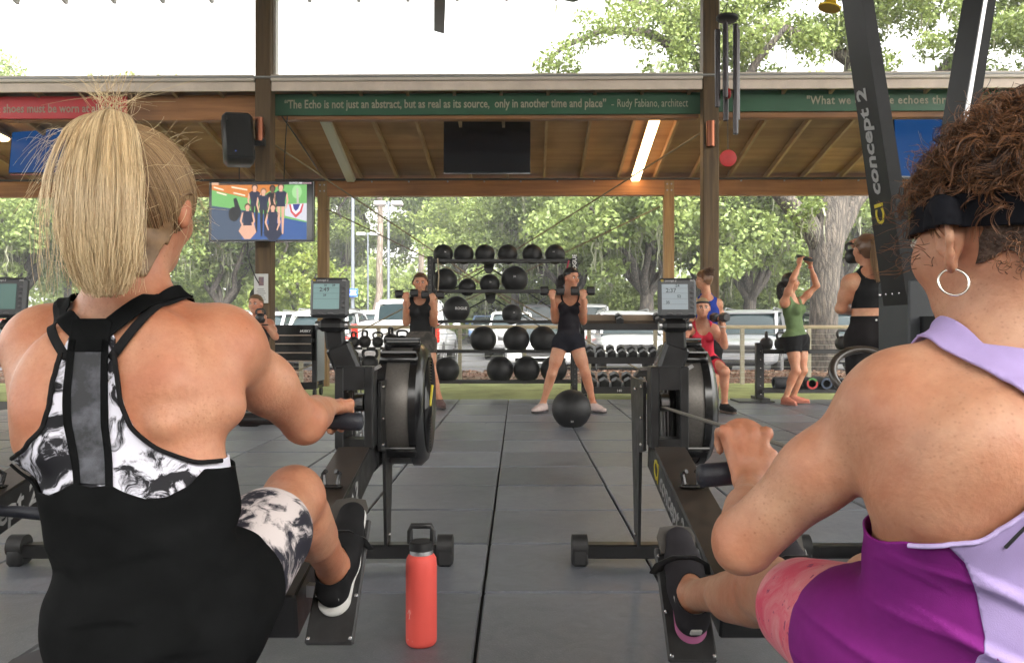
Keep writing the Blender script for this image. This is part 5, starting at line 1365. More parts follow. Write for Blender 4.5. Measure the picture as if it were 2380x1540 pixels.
for x in (xa + .02, xb - .02):
    m = MB(); m.bar((x, YD - .12, 0), (x, YD + .22, tiers[0][0] + .05), .06, .07, up=(0, 1, 0)); m.bx(x - .03, x + .03, YD - .3, YD + .3, 0, .05); m.build('side_frame', BLACK, dr_)
m = MB(); m.box(((xa + xb) / 2, YD + .26, tiers[0][0] + .065), (xb - xa - .1, .012, .13)); m.build('back_panel', M('tan_panel', (.24, .17, .11), .5, var=.1), dr_)
text_mesh('lettering', '140', WHITEP, dr_, (P(1428, 0, YD).x, YD - .06 - .184, tiers[2][0] - .065), X0, Z0, .05)
for i in range(8):
    px = 1371 + i * 24.5
    zz, oy = tiers[1]; c = Vector((P(px, 763, YD).x, YD + oy, zz + .075)); dumbbell(c, (0, -.96, -.28), .062, .30, f'black hex dumbbell on the middle tier, {ordn[i] if i < 6 else ["seventh","eighth"][i-6]} from the dark-ponytailed woman')
for i in range(7):
    px = 1373 + i * 28
    zz, oy = tiers[2]; c = Vector((P(px, 763, YD).x, YD + oy, zz + .085)); dumbbell(c, (0, -.96, -.28), .074, .34, f'large hex dumbbell on the bottom tier, {ordn[i] if i < 6 else "seventh"} from the dark-ponytailed woman')
zz, oy = tiers[0]
dumbbell((P(1441, 763, YD).x, YD + oy, zz + .07), (0, -.96, -.28), .055, .26, 'lone hex dumbbell near the middle of the top tier')
dumbbell((P(1532, 763, YD).x, YD + oy, zz + .07), (0, -.96, -.28), .06, .28, 'hex dumbbell on the top tier beside the rowing monitor')

# ---- roller rack
YRR = 10.35
rr2 = thing('roller_rack', (P(1860, 763, YRR).x, YRR, 0), 'low black rack with kettlebells above foam rollers', 'rack')
xa, xb = P(1765, 763, YRR).x, P(2130, 763, YRR).x
z1, z2 = P(0, 812, YRR).z, P(0, 902, YRR).z
for x in (xa, xb):
    m = MB(); m.bx(x - .05, x + .05, YRR - .04, YRR + .04, .03, P(0, 796, YRR).z, bev=.005); up_ = m.build('upright', BLACK, rr2)
    for k in range(6):
        m = MB(); m.sphere((x, YRR - .042, .1 + k * .11), .011, 8, 5); m.build('bolt', STEEL, up_)
    m = MB(); m.bx(x - .32 if x == xa else x - .06, x + .13, YRR - .22, YRR + .22, .002, .022); m.bx(x - .04, x + .06, YRR - .25, YRR + .25, .022, .06); m.build('foot_plate', BLACK, rr2)
for zz in (z1, z2):
    for dy in (-.12, .12):
        m = MB(); m.bx(xa, xb, YRR + dy - .025, YRR + dy + .025, zz - .05, zz, bev=.004); m.build('shelf_rail', BLACK, rr2)
for i, (px, r_, rz, lb) in enumerate(((1781, .085, 1.35, 'kettlebell at the end of the roller rack'), (1815, .085, .5, 'kettlebell behind the hip of the woman in green'), (1850, .08, .3, 'kettlebell hidden in part by black shorts of the woman in green'), (1958, .095, .3, 'kettlebell beside the woman in black leggings'))):
    kettlebell(P(px, 763, YRR).x, YRR, z1, r_, rz, lb)
ROL = M('foam_roller', (.035, .038, .045), .7, var=.2, vscale=20)
def roller(c, d, L_, r_, ringmat, label):
    c = Vector(c); d = Vector(d).normalized(); o = thing('foam_roller', c - Vector((0, 0, r_)), label, 'foam roller', 'foam rollers')
    m = MB(); m.lathe([(r_ * .62, 0), (r_ * .96, 0), (r_, .008), (r_, L_ - .008), (r_ * .96, L_), (r_ * .62, L_), (r_ * .62, 0)], c, d, 28, caps=False); m.build('tube', ROL, o, smooth=45)
    m = MB(); m.lathe([(r_ * .64, -.002), (r_ * .94, -.002)], c, d, 28, caps=False); m.build('ring', ringmat, o)
    return o
rm2 = M('red_green_ring', (.45, .02, .02), .5, col2=(.06, .25, .05), vscale=5, lo=.48, hi=.52, det=0)
zr = z2 + .075
roller((P(1797, 763, YRR).x, YRR - .02, zr), (1, .05, 0), .42, .075, M('navy_ring', (.03, .05, .09), .5), 'grey foam roller lying lengthwise behind bare feet of the woman in green')
roller((P(1875, 763, YRR).x, YRR - .2, zr), (0, 1, 0), .42, .075, rm2, 'foam roller with a red and green ring end')
roller((P(1908, 763, YRR).x, YRR - .2, zr), (0, 1, 0), .42, .075, MATS['navy_ring'], 'foam roller with a navy ring end')
roller((P(1940, 763, YRR).x, YRR - .2, zr), (0, 1, 0), .42, .075, M('grey_ring', (.05, .05, .055), .5), 'foam roller mostly hidden behind the black hoop')
# ---- hoop on a stand
Yh = 5.2
ho = thing('hoop_stand', (P(2010, 763, Yh).x, Yh, 0), 'thick black hoop standing behind the curly-haired rower\u2019s shoulder', 'hoop')
c = P(2012, 868, Yh); m = MB()
m.tube([c + Vector((math.cos(t) * .215, math.sin(t) * .07, math.sin(t) * .155)) for t in [6.2832 * i / 48 for i in range(48)]], .026, 14, closed=True); m.build('hoop', M('worn_hoop', (.03, .022, .017), .3, coat=.3, var=.4, vscale=14), ho, smooth=70)
m = MB(); m.cyl((c.x, Yh, 0), (c.x, Yh, c.z - .13), .03, n=12); m.bx(c.x - .25, c.x + .25, Yh - .2, Yh + .2, 0, .03, bev=.01); m.build('stand', BLACK, ho)
m = MB(); m.box(P(1990, 902, Yh) + Vector((0, .05, 0)), (.12, .01, .06), rot=(0, R(10), 0)); m.build('paper_tag', M('paper', (.62, .62, .60), .7), ho)
# ---- step platform
a, b3 = FL(560, 980), FL(650, 980)
stp = thing('step_platform', (a.x, 8.3, 0), 'black exercise step on the floor behind the blonde rower\u2019s arm', 'step')
m = MB(); m.bx(P(470, 0, 8.1).x, P(652, 0, 8.1).x, 8.1, 8.5, .05, .19, bev=.02); m.build('deck', M('step_rubber', (.035, .04, .045), .6, var=.15), stp, smooth=40)
m = MB(); m.bx(P(475, 0, 8.1).x, P(648, 0, 8.1).x, 8.13, 8.47, 0, .06); m.build('riser', BLACK, stp)
# ================================================================ PEOPLE
def A3(v): return np.array([v[0], v[1], v[2]], dtype=np.float64)
def nrm(v): v = np.asarray(v, float); return v / (np.linalg.norm(v) + 1e-12)

def d_rc(Pn, a, b, ra, rb, flat=None):
    ba = b - a; L2 = ba @ ba + 1e-12
    x = Pn[0] - a[0]; y = Pn[1] - a[1]; z = Pn[2] - a[2]
    h = np.clip((x * ba[0] + y * ba[1] + z * ba[2]) / L2, 0, 1)
    x = x - h * ba[0]; y = y - h * ba[1]; z = z - h * ba[2]
    if flat is not None:
        f, k = flat; s = (x * f[0] + y * f[1] + z * f[2]) * (1 / k - 1)
        x = x + f[0] * s; y = y + f[1] * s; z = z + f[2] * s
    return np.sqrt(x * x + y * y + z * z) - (ra + (rb - ra) * h)
def d_el(Pn, c, r, B):
    x = Pn[0] - c[0]; y = Pn[1] - c[1]; z = Pn[2] - c[2]
    q = [(x * B[i][0] + y * B[i][1] + z * B[i][2]) / r[i] for i in range(3)]
    k0 = np.sqrt(q[0] ** 2 + q[1] ** 2 + q[2] ** 2); k1 = np.sqrt((q[0] / r[0]) ** 2 + (q[1] / r[1]) ** 2 + (q[2] / r[2]) ** 2) + 1e-9
    return k0 * (k0 - 1) / k1
class Prim:
    def __init__(s, g, kind, args, lo, hi, k, neg=False): s.g, s.kind, s.args, s.lo, s.hi, s.k, s.neg = g, kind, args, lo, hi, k, neg
    def ev(s, Pn): return d_rc(Pn, *s.args) if s.kind == 'rc' else d_el(Pn, *s.args)
class Body:
    def __init__(s): s.p = []; s.I = np.eye(3)
    def rc(s, g, a, b, ra, rb, k=.025, flat=None, neg=False):
        a, b = A3(a), A3(b); m = max(ra, rb)
        if flat is not None: flat = (nrm(flat[0]), flat[1]); m = m * max(1, flat[1])
        s.p.append(Prim(g, 'rc', (a, b, ra, rb, flat), np.minimum(a, b) - m, np.maximum(a, b) + m, k, neg))
    def el(s, g, c, r, B=None, k=.025, neg=False):
        c = A3(c); B = s.I if B is None else B; m = max(r)
        s.p.append(Prim(g, 'el', (c, r, B), c - m, c + m, k, neg))
    def grid(s, res, groups=None):
        pr = [p for p in s.p if groups is None or p.g in groups]
        lo = np.min([p.lo for p in pr if not p.neg], 0) - 5 * res - .02; hi = np.max([p.hi for p in pr if not p.neg], 0) + 5 * res + .02
        n = np.ceil((hi - lo) / res).astype(int) + 1
        D = np.full(n, .5, dtype=np.float32); ax = [lo[i] + res * np.arange(n[i]) for i in range(3)]
        for neg in (False, True):
            for p in pr:
                if p.neg != neg: continue
                pad = p.k + 4 * res + .012
                i0 = np.maximum(((p.lo - pad - lo) / res).astype(int), 0); i1 = np.minimum(((p.hi + pad - lo) / res).astype(int) + 2, n)
                if (i1 <= i0).any(): continue
                sl = tuple(slice(i0[i], i1[i]) for i in range(3))
                Pn = (ax[0][sl[0]][:, None, None], ax[1][sl[1]][None, :, None], ax[2][sl[2]][None, None, :])
                d = p.ev(Pn); o = D[sl]
                if not neg:
                    h = np.clip(.5 + .5 * (o - d) / p.k, 0, 1); D[sl] = o + (d - o) * h - p.k * h * (1 - h)
                else:
                    d = -d; h = np.clip(.5 - .5 * (o - d) / p.k, 0, 1); D[sl] = o + (d - o) * h + p.k * h * (1 - h)
        return D, lo
    def dist(s, V, groups):
        Pn = (V[:, 0], V[:, 1], V[:, 2]); d = np.full(len(V), 9.)
        for p in s.p:
            if p.g in groups and not p.neg: d = np.minimum(d, p.ev(Pn))
        return d
def surface_nets(D, lo, res):
    s = D < 0; n = D.shape
    c = np.zeros(tuple(x - 1 for x in n), dtype=np.int8)
    offs = [(i, j, k) for i in (0, 1) for j in (0, 1) for k in (0, 1)]
    for i, j, k in offs: c += s[i:n[0] - 1 + i, j:n[1] - 1 + j, k:n[2] - 1 + k]
    mix = (c > 0) & (c < 8); idx = np.argwhere(mix); N_ = len(idx)
    cid = np.full(mix.shape, -1, dtype=np.int32); cid[mix] = np.arange(N_)
    val = np.stack([D[idx[:, 0] + o[0], idx[:, 1] + o[1], idx[:, 2] + o[2]] for o in offs], 1).astype(np.float64)
    acc = np.zeros((N_, 3)); cnt = np.zeros(N_)
    for a in range(8):
        for b in range(a + 1, 8):
            if sum(abs(offs[a][q] - offs[b][q]) for q in range(3)) != 1: continue
            va, vb = val[:, a], val[:, b]; m = (va < 0) != (vb < 0)
            t = np.where(m, va / np.where(m, va - vb, 1), 0)
            acc[m] += (np.array(offs[a]) + t[:, None] * (np.array(offs[b]) - np.array(offs[a])))[m]; cnt[m] += 1
    V = lo + res * (idx + acc / cnt[:, None]); Q = []
    for ax in range(3):
        sh = [slice(1, -1)] * 3; sh[ax] = slice(0, -1); s0 = s[tuple(sh)]
        sh2 = list(sh); sh2[ax] = slice(1, None); s1 = s[tuple(sh2)]
        e = np.argwhere(s0 != s1)
        if not len(e): continue
        e = e + np.array([0 if q == ax else 1 for q in range(3)])
        inside = s[e[:, 0], e[:, 1], e[:, 2]]
        u, v = [(1, 2), (2, 0), (0, 1)][ax]; du = np.zeros(3, int); dv = np.zeros(3, int); du[u] = 1; dv[v] = 1
        g = lambda o: cid[o[:, 0], o[:, 1], o[:, 2]]
        q = np.stack([g(e - du - dv), g(e - dv), g(e), g(e - du)], 1)
        q[~inside] = q[~inside][:, ::-1]; Q.append(q)
    Q = np.concatenate(Q); return V, Q[(Q >= 0).all(1)]
def relax(V, Q, it=2, lam=.5):
    e = np.concatenate([Q[:, [0, 1]], Q[:, [1, 2]], Q[:, [2, 3]], Q[:, [3, 0]]]); 
    for i in range(it):
        S = np.zeros_like(V); C_ = np.zeros(len(V))
        np.add.at(S, e[:, 0], V[e[:, 1]]); np.add.at(S, e[:, 1], V[e[:, 0]]); np.add.at(C_, e[:, 0], 1); np.add.at(C_, e[:, 1], 1)
        l = lam if i % 2 == 0 else -lam * 1.02
        V = V + l * (S / np.maximum(C_, 1)[:, None] - V)
    return V
def clip_tri(V, T, f):
    """keep f > 0, cutting triangles along f = 0"""
    k = (f[T] > 0); c = k.sum(1); out = [T[c == 3]]; nv = len(V)
    edges = []; tri = []
    for cnt in (1, 2):
        t = T[c == cnt]; kk = k[c == cnt]
        if not len(t): continue
        want = cnt == 1; r_ = np.argmax(kk if want else ~kk, 1)
        t = np.stack([t[np.arange(len(t)), (r_ + i) % 3] for i in range(3)], 1); tri.append((cnt, t))
        edges += [t[:, [0, 1]], t[:, [0, 2]]]
    if not edges: return V, out[0]
    E = np.sort(np.concatenate(edges), 1); key = E[:, 0].astype(np.int64) * nv + E[:, 1]
    uk, inv = np.unique(key, return_inverse=True); a, b = uk // nv, uk % nv
    t_ = (f[a] / (f[a] - f[b]))[:, None]; newV = V[a] + t_ * (V[b] - V[a]); p = 0
    for cnt, t in tri:
        m = len(t); e1 = nv + inv[p:p + m]; e2 = nv + inv[p + m:p + 2 * m]; p += 2 * m
        if cnt == 1: out.append(np.stack([t[:, 0], e1, e2], 1))
        else: out.append(np.stack([e1, t[:, 1], t[:, 2]], 1)); out.append(np.stack([e1, t[:, 2], e2], 1))
    V = np.concatenate([V, newV]); T = np.concatenate(out)
    us, inv = np.unique(T, return_inverse=True); return V[us], inv.reshape(T.shape)
def to_tri(Q): return np.concatenate([Q[:, [0, 1, 2]], Q[:, [0, 2, 3]]])
def vnoise(V, sc_, seed=0):
    """cheap smooth noise from summed sines"""
    r = np.random.default_rng(seed); o = np.zeros(len(V))
    for i in range(7):
        d = r.normal(size=3); d *= np.array(sc_) * (1 + .5 * i) / np.linalg.norm(d); o += np.sin(V @ d + r.uniform(0, 6.28)) / (1 + .4 * i)
    return o / 2.4
def vnorm(V, T):
    n = np.cross(V[T[:, 1]] - V[T[:, 0]], V[T[:, 2]] - V[T[:, 0]]); N_ = np.zeros_like(V)
    for i in range(3): np.add.at(N_, T[:, i], n)
    return N_ / (np.linalg.norm(N_, axis=1)[:, None] + 1e-12)

SKINS = {}
def skin_mat(name, c, spots=.5):
    if name in SKINS: return SKINS[name]
    m, t, b = new_mat('skin_' + name); L = t.links.new; N = t.nodes.new
    tc = N('ShaderNodeTexCoord')
    n1 = N('ShaderNodeTexNoise'); n1.inputs['Scale'].default_value = 9; n1.inputs['Detail'].default_value = 5; L(tc.outputs['Object'], n1.inputs['Vector'])
    rp = N('ShaderNodeValToRGB'); e = rp.color_ramp.elements; e[0].position = .32; e[1].position = .7
    e[0].color = c4((c[0] * .90, c[1] * .70, c[2] * .62)); e[1].color = c4((c[0] * 1.06, c[1] * 1.12, c[2] * 1.12)); L(n1.outputs[0], rp.inputs[0])
    n5 = N('ShaderNodeTexNoise'); n5.inputs['Scale'].default_value = 48; n5.inputs['Detail'].default_value = 6; n5.inputs['Roughness'].default_value = .7; L(tc.outputs['Object'], n5.inputs['Vector'])
    r5 = N('ShaderNodeValToRGB'); r5.color_ramp.elements[0].position = .3; r5.color_ramp.elements[1].position = .72; r5.color_ramp.elements[0].color = (.74, .62, .56, 1); r5.color_ramp.elements[1].color = (1.1, 1.12, 1.12, 1); L(n5.outputs[0], r5.inputs[0])
    m5 = N('ShaderNodeMix'); m5.data_type = 'RGBA'; m5.blend_type = 'MULTIPLY'; m5.inputs[0].default_value = .5; L(rp.outputs[0], m5.inputs[6]); L(r5.outputs[0], m5.inputs[7])
    n2 = N('ShaderNodeTexVoronoi'); n2.inputs['Scale'].default_value = 55; L(tc.outputs['Object'], n2.inputs['Vector'])
    r2 = N('ShaderNodeValToRGB'); q = r2.color_ramp.elements; q[0].position = .05; q[1].position = .12
    n3 = N('ShaderNodeTexNoise'); n3.inputs['Scale'].default_value = 14; L(tc.outputs['Object'], n3.inputs['Vector'])
    q[0].color = (1, 1, 1, 1); q[1].color = (0, 0, 0, 1); L(n2.outputs['Distance'], r2.inputs[0])
    gt = N('ShaderNodeMath'); gt.operation = 'MULTIPLY'; cl_ = N('ShaderNodeMapRange'); cl_.inputs['From Min'].default_value = .5; cl_.inputs['From Max'].default_value = .62
    L(n3.outputs[0], cl_.inputs[0]); L(r2.outputs[0], gt.inputs[0]); L(cl_.outputs[0], gt.inputs[1])
    n7 = N('ShaderNodeTexVoronoi'); n7.inputs['Scale'].default_value = 150; L(tc.outputs['Object'], n7.inputs['Vector'])
    r7 = N('ShaderNodeMapRange'); r7.inputs['From Min'].default_value = .30; r7.inputs['From Max'].default_value = .12; r7.inputs['To Max'].default_value = .55; L(n7.outputs['Distance'], r7.inputs[0])
    g7 = N('ShaderNodeMath'); g7.operation = 'MULTIPLY'; c7 = N('ShaderNodeMapRange'); c7.inputs['From Min'].default_value = .42; c7.inputs['From Max'].default_value = .60; L(n1.outputs[0], c7.inputs[0]); L(r7.outputs[0], g7.inputs[0]); L(c7.outputs[0], g7.inputs[1])
    mm = N('ShaderNodeMath'); mm.operation = 'MAXIMUM'; L(gt.outputs[0], mm.inputs[0]); L(g7.outputs[0], mm.inputs[1]); gt = mm
    sm = N('ShaderNodeMath'); sm.operation = 'MULTIPLY'; sm.inputs[1].default_value = spots; L(gt.outputs[0], sm.inputs[0])
    mx = N('ShaderNodeMix'); mx.data_type = 'RGBA'; L(sm.outputs[0], mx.inputs[0]); L(m5.outputs[2], mx.inputs[6]); mx.inputs[7].default_value = c4((c[0] * .55, c[1] * .42, c[2] * .35))
    L(mx.outputs[2], b.inputs['Base Color']); b.inputs['Roughness'].default_value = .48; b.inputs['Specular IOR Level'].default_value = .42
    b.inputs['Subsurface Weight'].default_value = .18; b.inputs['Subsurface Radius'].default_value = (1, .35, .2); b.inputs['Subsurface Scale'].default_value = .01
    n4 = N('ShaderNodeTexNoise'); n4.inputs['Scale'].default_value = 140; n4.inputs['Detail'].default_value = 3; L(tc.outputs['Object'], n4.inputs['Vector'])
    bp = N('ShaderNodeBump'); bp.inputs['Strength'].default_value = .3; bp.inputs['Distance'].default_value = .003; L(n4.outputs[0], bp.inputs['Height']); L(bp.outputs[0], b.inputs['Normal'])
    SKINS[name] = m; return m
def cloth(name, c, rough=.8, var=.12, sheen=.0): return M('cloth_' + name, c, rough, var=var, vscale=14, bump=.2, bscale=900, spec=.12, sheen=sheen, bdist=.002)
def tiedye(name, ca, cb, scale=9, lo=.46, hi=.56, spots=None):
    if name in MATS: return MATS[name]
    m, t, b = new_mat(name); L = t.links.new; N = t.nodes.new
    tc = N('ShaderNodeTexCoord'); n0 = N('ShaderNodeTexNoise'); n0.inputs['Scale'].default_value = scale * .7; n0.inputs['Detail'].default_value = 3; L(tc.outputs['Object'], n0.inputs['Vector'])
    va = N('ShaderNodeVectorMath'); va.operation = 'MULTIPLY_ADD'; va.inputs[1].default_value = (.22, .22, .22); L(n0.outputs['Color'], va.inputs[0]); L(tc.outputs['Object'], va.inputs[2])
    n1 = N('ShaderNodeTexNoise'); n1.inputs['Scale'].default_value = scale; n1.inputs['Detail'].default_value = 9; n1.inputs['Roughness'].default_value = .68; n1.inputs['Distortion'].default_value = .8; L(va.outputs[0], n1.inputs['Vector'])
    rp = N('ShaderNodeValToRGB'); e = rp.color_ramp.elements; e[0].position = lo; e[0].color = c4(ca); e[1].position = hi; e[1].color = c4(cb); L(n1.outputs[0], rp.inputs[0]); out = rp.outputs[0]
    if spots:
        n2 = N('ShaderNodeTexNoise'); n2.inputs['Scale'].default_value = scale * 9; n2.inputs['Detail'].default_value = 2; L(tc.outputs['Object'], n2.inputs['Vector'])
        r2 = N('ShaderNodeValToRGB'); r2.color_ramp.elements[0].position = .66; r2.color_ramp.elements[1].position = .70; r2.color_ramp.elements[0].color = (0, 0, 0, 1); r2.color_ramp.elements[1].color = (.8, .8, .8, 1); L(n2.outputs[0], r2.inputs[0])
        mx = N('ShaderNodeMix'); mx.data_type = 'RGBA'; L(r2.outputs[0], mx.inputs[0]); L(out, mx.inputs[6]); mx.inputs[7].default_value = c4(spots); out = mx.outputs[2]
    L(out, b.inputs['Base Color']); b.inputs['Roughness'].default_value = .7; b.inputs['Specular IOR Level'].default_value = .25
    MATS[name] = m; return m
def hair_mat(name, ca, cb):
    if name in MATS: return MATS[name]
    m, t, b = new_mat(name); L = t.links.new; N = t.nodes.new
    g_ = N('ShaderNodeNewGeometry'); rp = N('ShaderNodeValToRGB'); rp.color_ramp.elements[0].color = c4(ca); rp.color_ramp.elements[1].color = c4(cb)
    L(g_.outputs['Random Per Island'], rp.inputs[0]); L(rp.outputs[0], b.inputs['Base Color']); b.inputs['Roughness'].default_value = .38; b.inputs['Specular IOR Level'].default_value = .5
    b.inputs['Anisotropic'].default_value = .4
    MATS[name] = m; return m
def strands(name, S, r0, r1, mat, parent, n=3):
    """S (k,m,3) centre lines -> thin tapered tubes"""
    S = np.asarray(S); k, m_, _ = S.shape
    T = np.gradient(S, axis=1); T /= np.linalg.norm(T, axis=2)[..., None] + 1e-9
    ref = np.array([.31, .57, .76]); x = np.cross(T, ref); x /= np.linalg.norm(x, axis=2)[..., None] + 1e-9; y = np.cross(T, x)
    rad = np.linspace(r0, r1, m_)[None, :, None]
    ring = [S + rad * (math.cos(6.2832 * i / n) * x + math.sin(6.2832 * i / n) * y) for i in range(n)]
    V = np.stack(ring, 2).reshape(-1, 3)
    base = (np.arange(k)[:, None, None] * m_ + np.arange(m_ - 1)[None, :, None]) * n
    i = np.arange(n)[None, None, :]; j = (i + 1) % n
    Q = np.stack([base + i, base + j, base + n + j, base + n + i], -1).reshape(-1, 4)
    o = np_mesh(name, V, Q, mat, parent, True); return o

class Human:
    def __init__(s, name_label, J, scale=1.0, skin=None, thick=1.0, res=.0085, fwd=None, hfwd=None, hup=None, group='people working out'):
        s.J = {k: A3(v) for k, v in J.items()}; s.b = Body(); s.s = scale; s.t = thick; s.res = res; s.skin = skin; J = s.J
        for q in 'lr': J['a' + q][2] = max(J['a' + q][2], .102 * scale)
        s.up = nrm(J['neck'] - J['pelvis']); rt = J['sr'] - J['sl']; rt = rt + (J['hr'] - J['hl']); s.rt = nrm(rt - s.up * (rt @ s.up)); s.fw = np.cross(s.up, s.rt)
        s.hfw = nrm(hfwd) if hfwd is not None else s.fw; hu = nrm(hup) if hup is not None else np.array([0, 0, 1.]); s.hrt = nrm(np.cross(s.hfw, hu)); s.hup = np.cross(s.hrt, s.hfw)
        s.Lt = np.linalg.norm(J['neck'] - J['pelvis'])
        base = A3(((J['al'] + J['ar']) / 2)); base[2] = 0
        s.root = thing('person', tuple(base), name_label, 'person', group)
    def torso(s):
        b, J, k, t = s.b, s.J, s.s, s.t; fl = (s.fw, .70); up, rt, fw = s.up, s.rt, s.fw
        pel, nk = J['pelvis'], J['neck']; L_ = s.Lt
        chest = J.get('chest', pel + up * L_ * .68); waist = J.get('waist', pel + up * L_ * .34)
        b.rc('T', pel + up * .0, waist, .150 * k * t, .112 * k * t, .05, (fw, .74))
        b.rc('T', waist, chest, .112 * k * t, .132 * k * t, .05, (fw, .72))
        b.rc('T', chest, nk - up * .07 * k, .132 * k * t, .105 * k * t, .05, (fw, .66))
        for q in ('sl', 'sr'):
            b.rc('T', nk - up * .015 * k, J[q] * .72 + nk * .28 - up * .012 * k, .05 * k, .046 * k, .035)
            b.rc('T', chest + (J[q] - chest) * .3, J[q] * .8 + chest * .2, .085 * k * t, .06 * k, .04, (fw, .75))
        for q in ('hl', 'hr'):
            b.el('T', J[q] * .75 + pel * .25 - fw * .055 * k + up * .0, (.088 * k * t, .082 * k * t, .085 * k * t), None, .04)
            b.rc('T', pel, J[q], .10 * k * t, .092 * k * t, .04)
    def bust(s, r=.058):
        for sg in (-1, 1):
            c = s.J.get('chest', s.J['pelvis'] + s.up * s.Lt * .68) + s.rt * sg * .068 * s.s + s.fw * .075 * s.s
            s.b.el('T', c, (r * s.s,) * 3, None, .03)
    def arm(s, q, k2=1.0, dist=.035, belly=.036):
        b, J, k = s.b, s.J, s.s * k2; g = 'A' + q; S_, E_, W_ = J['s' + q], J['e' + q], J['w' + q]
        b.el(g, S_ + (E_ - S_) * .06, (.052 * k, .05 * k, .052 * k), None, .05)
        b.el(g, E_ - nrm(nrm(W_ - E_) + nrm(S_ - E_)) * .022 * k, (.0175 * k,) * 3, None, .018)
        b.rc(g, S_, E_, .047 * k, dist * k, .03)
        b.el(g, S_ * .5 + E_ * .5, (.043 * k,) * 3, None, .04)
        b.rc(g, E_, W_, .032 * k, .024 * k, .02); m = E_ + (W_ - E_) * .28
        b.rc(g, E_ + (W_ - E_) * .12, E_ + (W_ - E_) * .5, belly * k, .031 * k, .03)
    def hand(s, q, d, pn, curl=(.9, 1.2, .9), k2=1.0, spread=.10, thumb=1.0, tcurl=.6):
        """d wrist->knuckles, pn palm normal (towards what it holds)"""
        b, k = s.b, s.s * k2; g = 'A' + q; W_ = s.J['w' + q]; d = nrm(d); pn = nrm(pn - d * (pn @ d)); sd = np.cross(d, pn)
        if q == 'l': sd = -sd            # thumb side
        # thumb side: for a right hand, palm forward (pn) and fingers up (d) the thumb points to -(d x pn)
        sd = -sd if False else sd
        kn = W_ + d * .082 * k
        b.rc(g, W_ + d * .012, kn - d * .01, .026 * k, .036 * k, .015, (pn, .46))
        b.rc(g, W_ + d * .03 + sd * .02 * k, W_ + d * .045 * k + sd * .032 * k, .016 * k, .014 * k, .015)
        for i, (o, L_) in enumerate(((.031, .070), (.0105, .078), (-.0105, .072), (-.030, .058))):
            b.el(g, kn + sd * o * k - pn * .010 * k - d * .004, (.0105 * k,) * 3, None, .005)
            b.rc(g, W_ + d * .035 * k + sd * o * .6 * k - pn * .011 * k, kn + sd * o * k - pn * .011 * k, .0055 * k, .0065 * k, .006)
            p = kn + sd * o * k; dr = nrm(d + sd * (o * spread * 8)); nn = nrm(pn - dr * (pn @ dr)); a = 0; r_ = .0098 - .0007 * i
            for jn, fr in enumerate((.46, .30, .24)):
                a += curl[jn]; dd = dr * math.cos(a) + nn * math.sin(a); p2 = p + dd * L_ * fr * k
                b.rc(g, p, p2, r_ * k * (1 - .08 * jn), r_ * k * (1 - .08 * (jn + 1)), .006); p = p2
        p = W_ + d * .040 * k + sd * .034 * k; a = tcurl
        for jn, l in enumerate((.036, .030)):
            dd = nrm(d * .75 + sd * .55 * thumb * (1 - .5 * jn) + pn * (a + .5 * jn)); p2 = p + dd * l * k; b.rc(g, p, p2, .0115 * k, .0095 * k, .006); p = p2
    def leg(s, q, k2=1.0):
        b, J, k = s.b, s.J, s.s * k2; g = 'L' + q; H_, K_, A_ = J['h' + q], J['k' + q], J['a' + q]
        b.rc(g, H_, K_, .090 * k * s.t, .052 * k, .035)
        b.rc(g, H_ + (K_ - H_) * .1, H_ + (K_ - H_) * .6, .086 * k * s.t, .068 * k, .03)
        b.rc(g, K_, A_, .050 * k, .033 * k, .03)
        fwk = nrm(np.cross(s.rt, K_ - A_)); fwk = fwk if fwk @ s.fw > 0 else -fwk
        b.el(g, K_ + fwk * .022 * k, (.034 * k,) * 3, None, .03)
        b.rc(g, K_ + (A_ - K_) * .18 - fwk * .018 * k, K_ + (A_ - K_) * .45 - fwk * .016 * k, .049 * k, .042 * k, .03)
        b.el(g, A_, (.034 * k,) * 3, None, .02)
    def foot(s, q, toe, up=(0, 0, 1), k2=1.0):
        b, k = s.b, s.s * k2; A_ = s.J['a' + q]; toe = A3(toe); g = 'L' + q; d = nrm(toe - A_); up = nrm(up); d = nrm(d - up * (d @ up)); s.J['f' + q] = d
        h = A_ - up * .045 * k
        b.rc(g, h - d * .03 * k, h + d * .04 * k, .033 * k, .034 * k, .02); b.rc(g, A_, h + d * .10 * k - up * .004 * k, .03 * k, .03 * k, .02, (up, .8)); b.rc(g, h + d * .07 * k - up * .006, h + d * .165 * k - up * .014 * k, .036 * k, .026 * k, .02, (up, .62))
    def head(s, jaw=1.0, k2=1.0, face=True):
        b, J, k = s.b, s.J, s.s * k2; c = J['head']; B = np.array([s.hrt, s.hfw, s.hup]); f, u, r = s.hfw, s.hup, s.hrt; g = 'H'
        b.el(g, c + u * .022 * k - f * .012 * k, (.074 * k, .093 * k, .088 * k), B, .03)
        b.el(g, c - u * .035 * k + f * .022 * k, (.056 * k * jaw, .066 * k, .072 * k), B, .03)
        b.el(g, c - u * .078 * k + f * .045 * k, (.032 * k * jaw, .034 * k, .028 * k), B, .025)
        b.rc(g, J['neck'] - s.up * .03 * k, c - u * .055 * k - f * .022 * k, .062 * k, .050 * k, .03)
        if face:
            b.rc(g, c + u * .012 * k + f * .083 * k, c - u * .022 * k + f * .098 * k, .0075 * k, .0115 * k, .010)
            for sg in (-1, 1):
                b.el(g, c + u * .010 * k + f * .084 * k + r * sg * .030 * k, (.019 * k, .013 * k, .012 * k), B, .008, neg=True)
                b.el(g, c - u * .020 * k + f * .052 * k + r * sg * .036 * k, (.026 * k, .026 * k, .026 * k), B, .02)
            b.el(g, c - u * .046 * k + f * .082 * k, (.020 * k, .010 * k, .009 * k), B, .008)
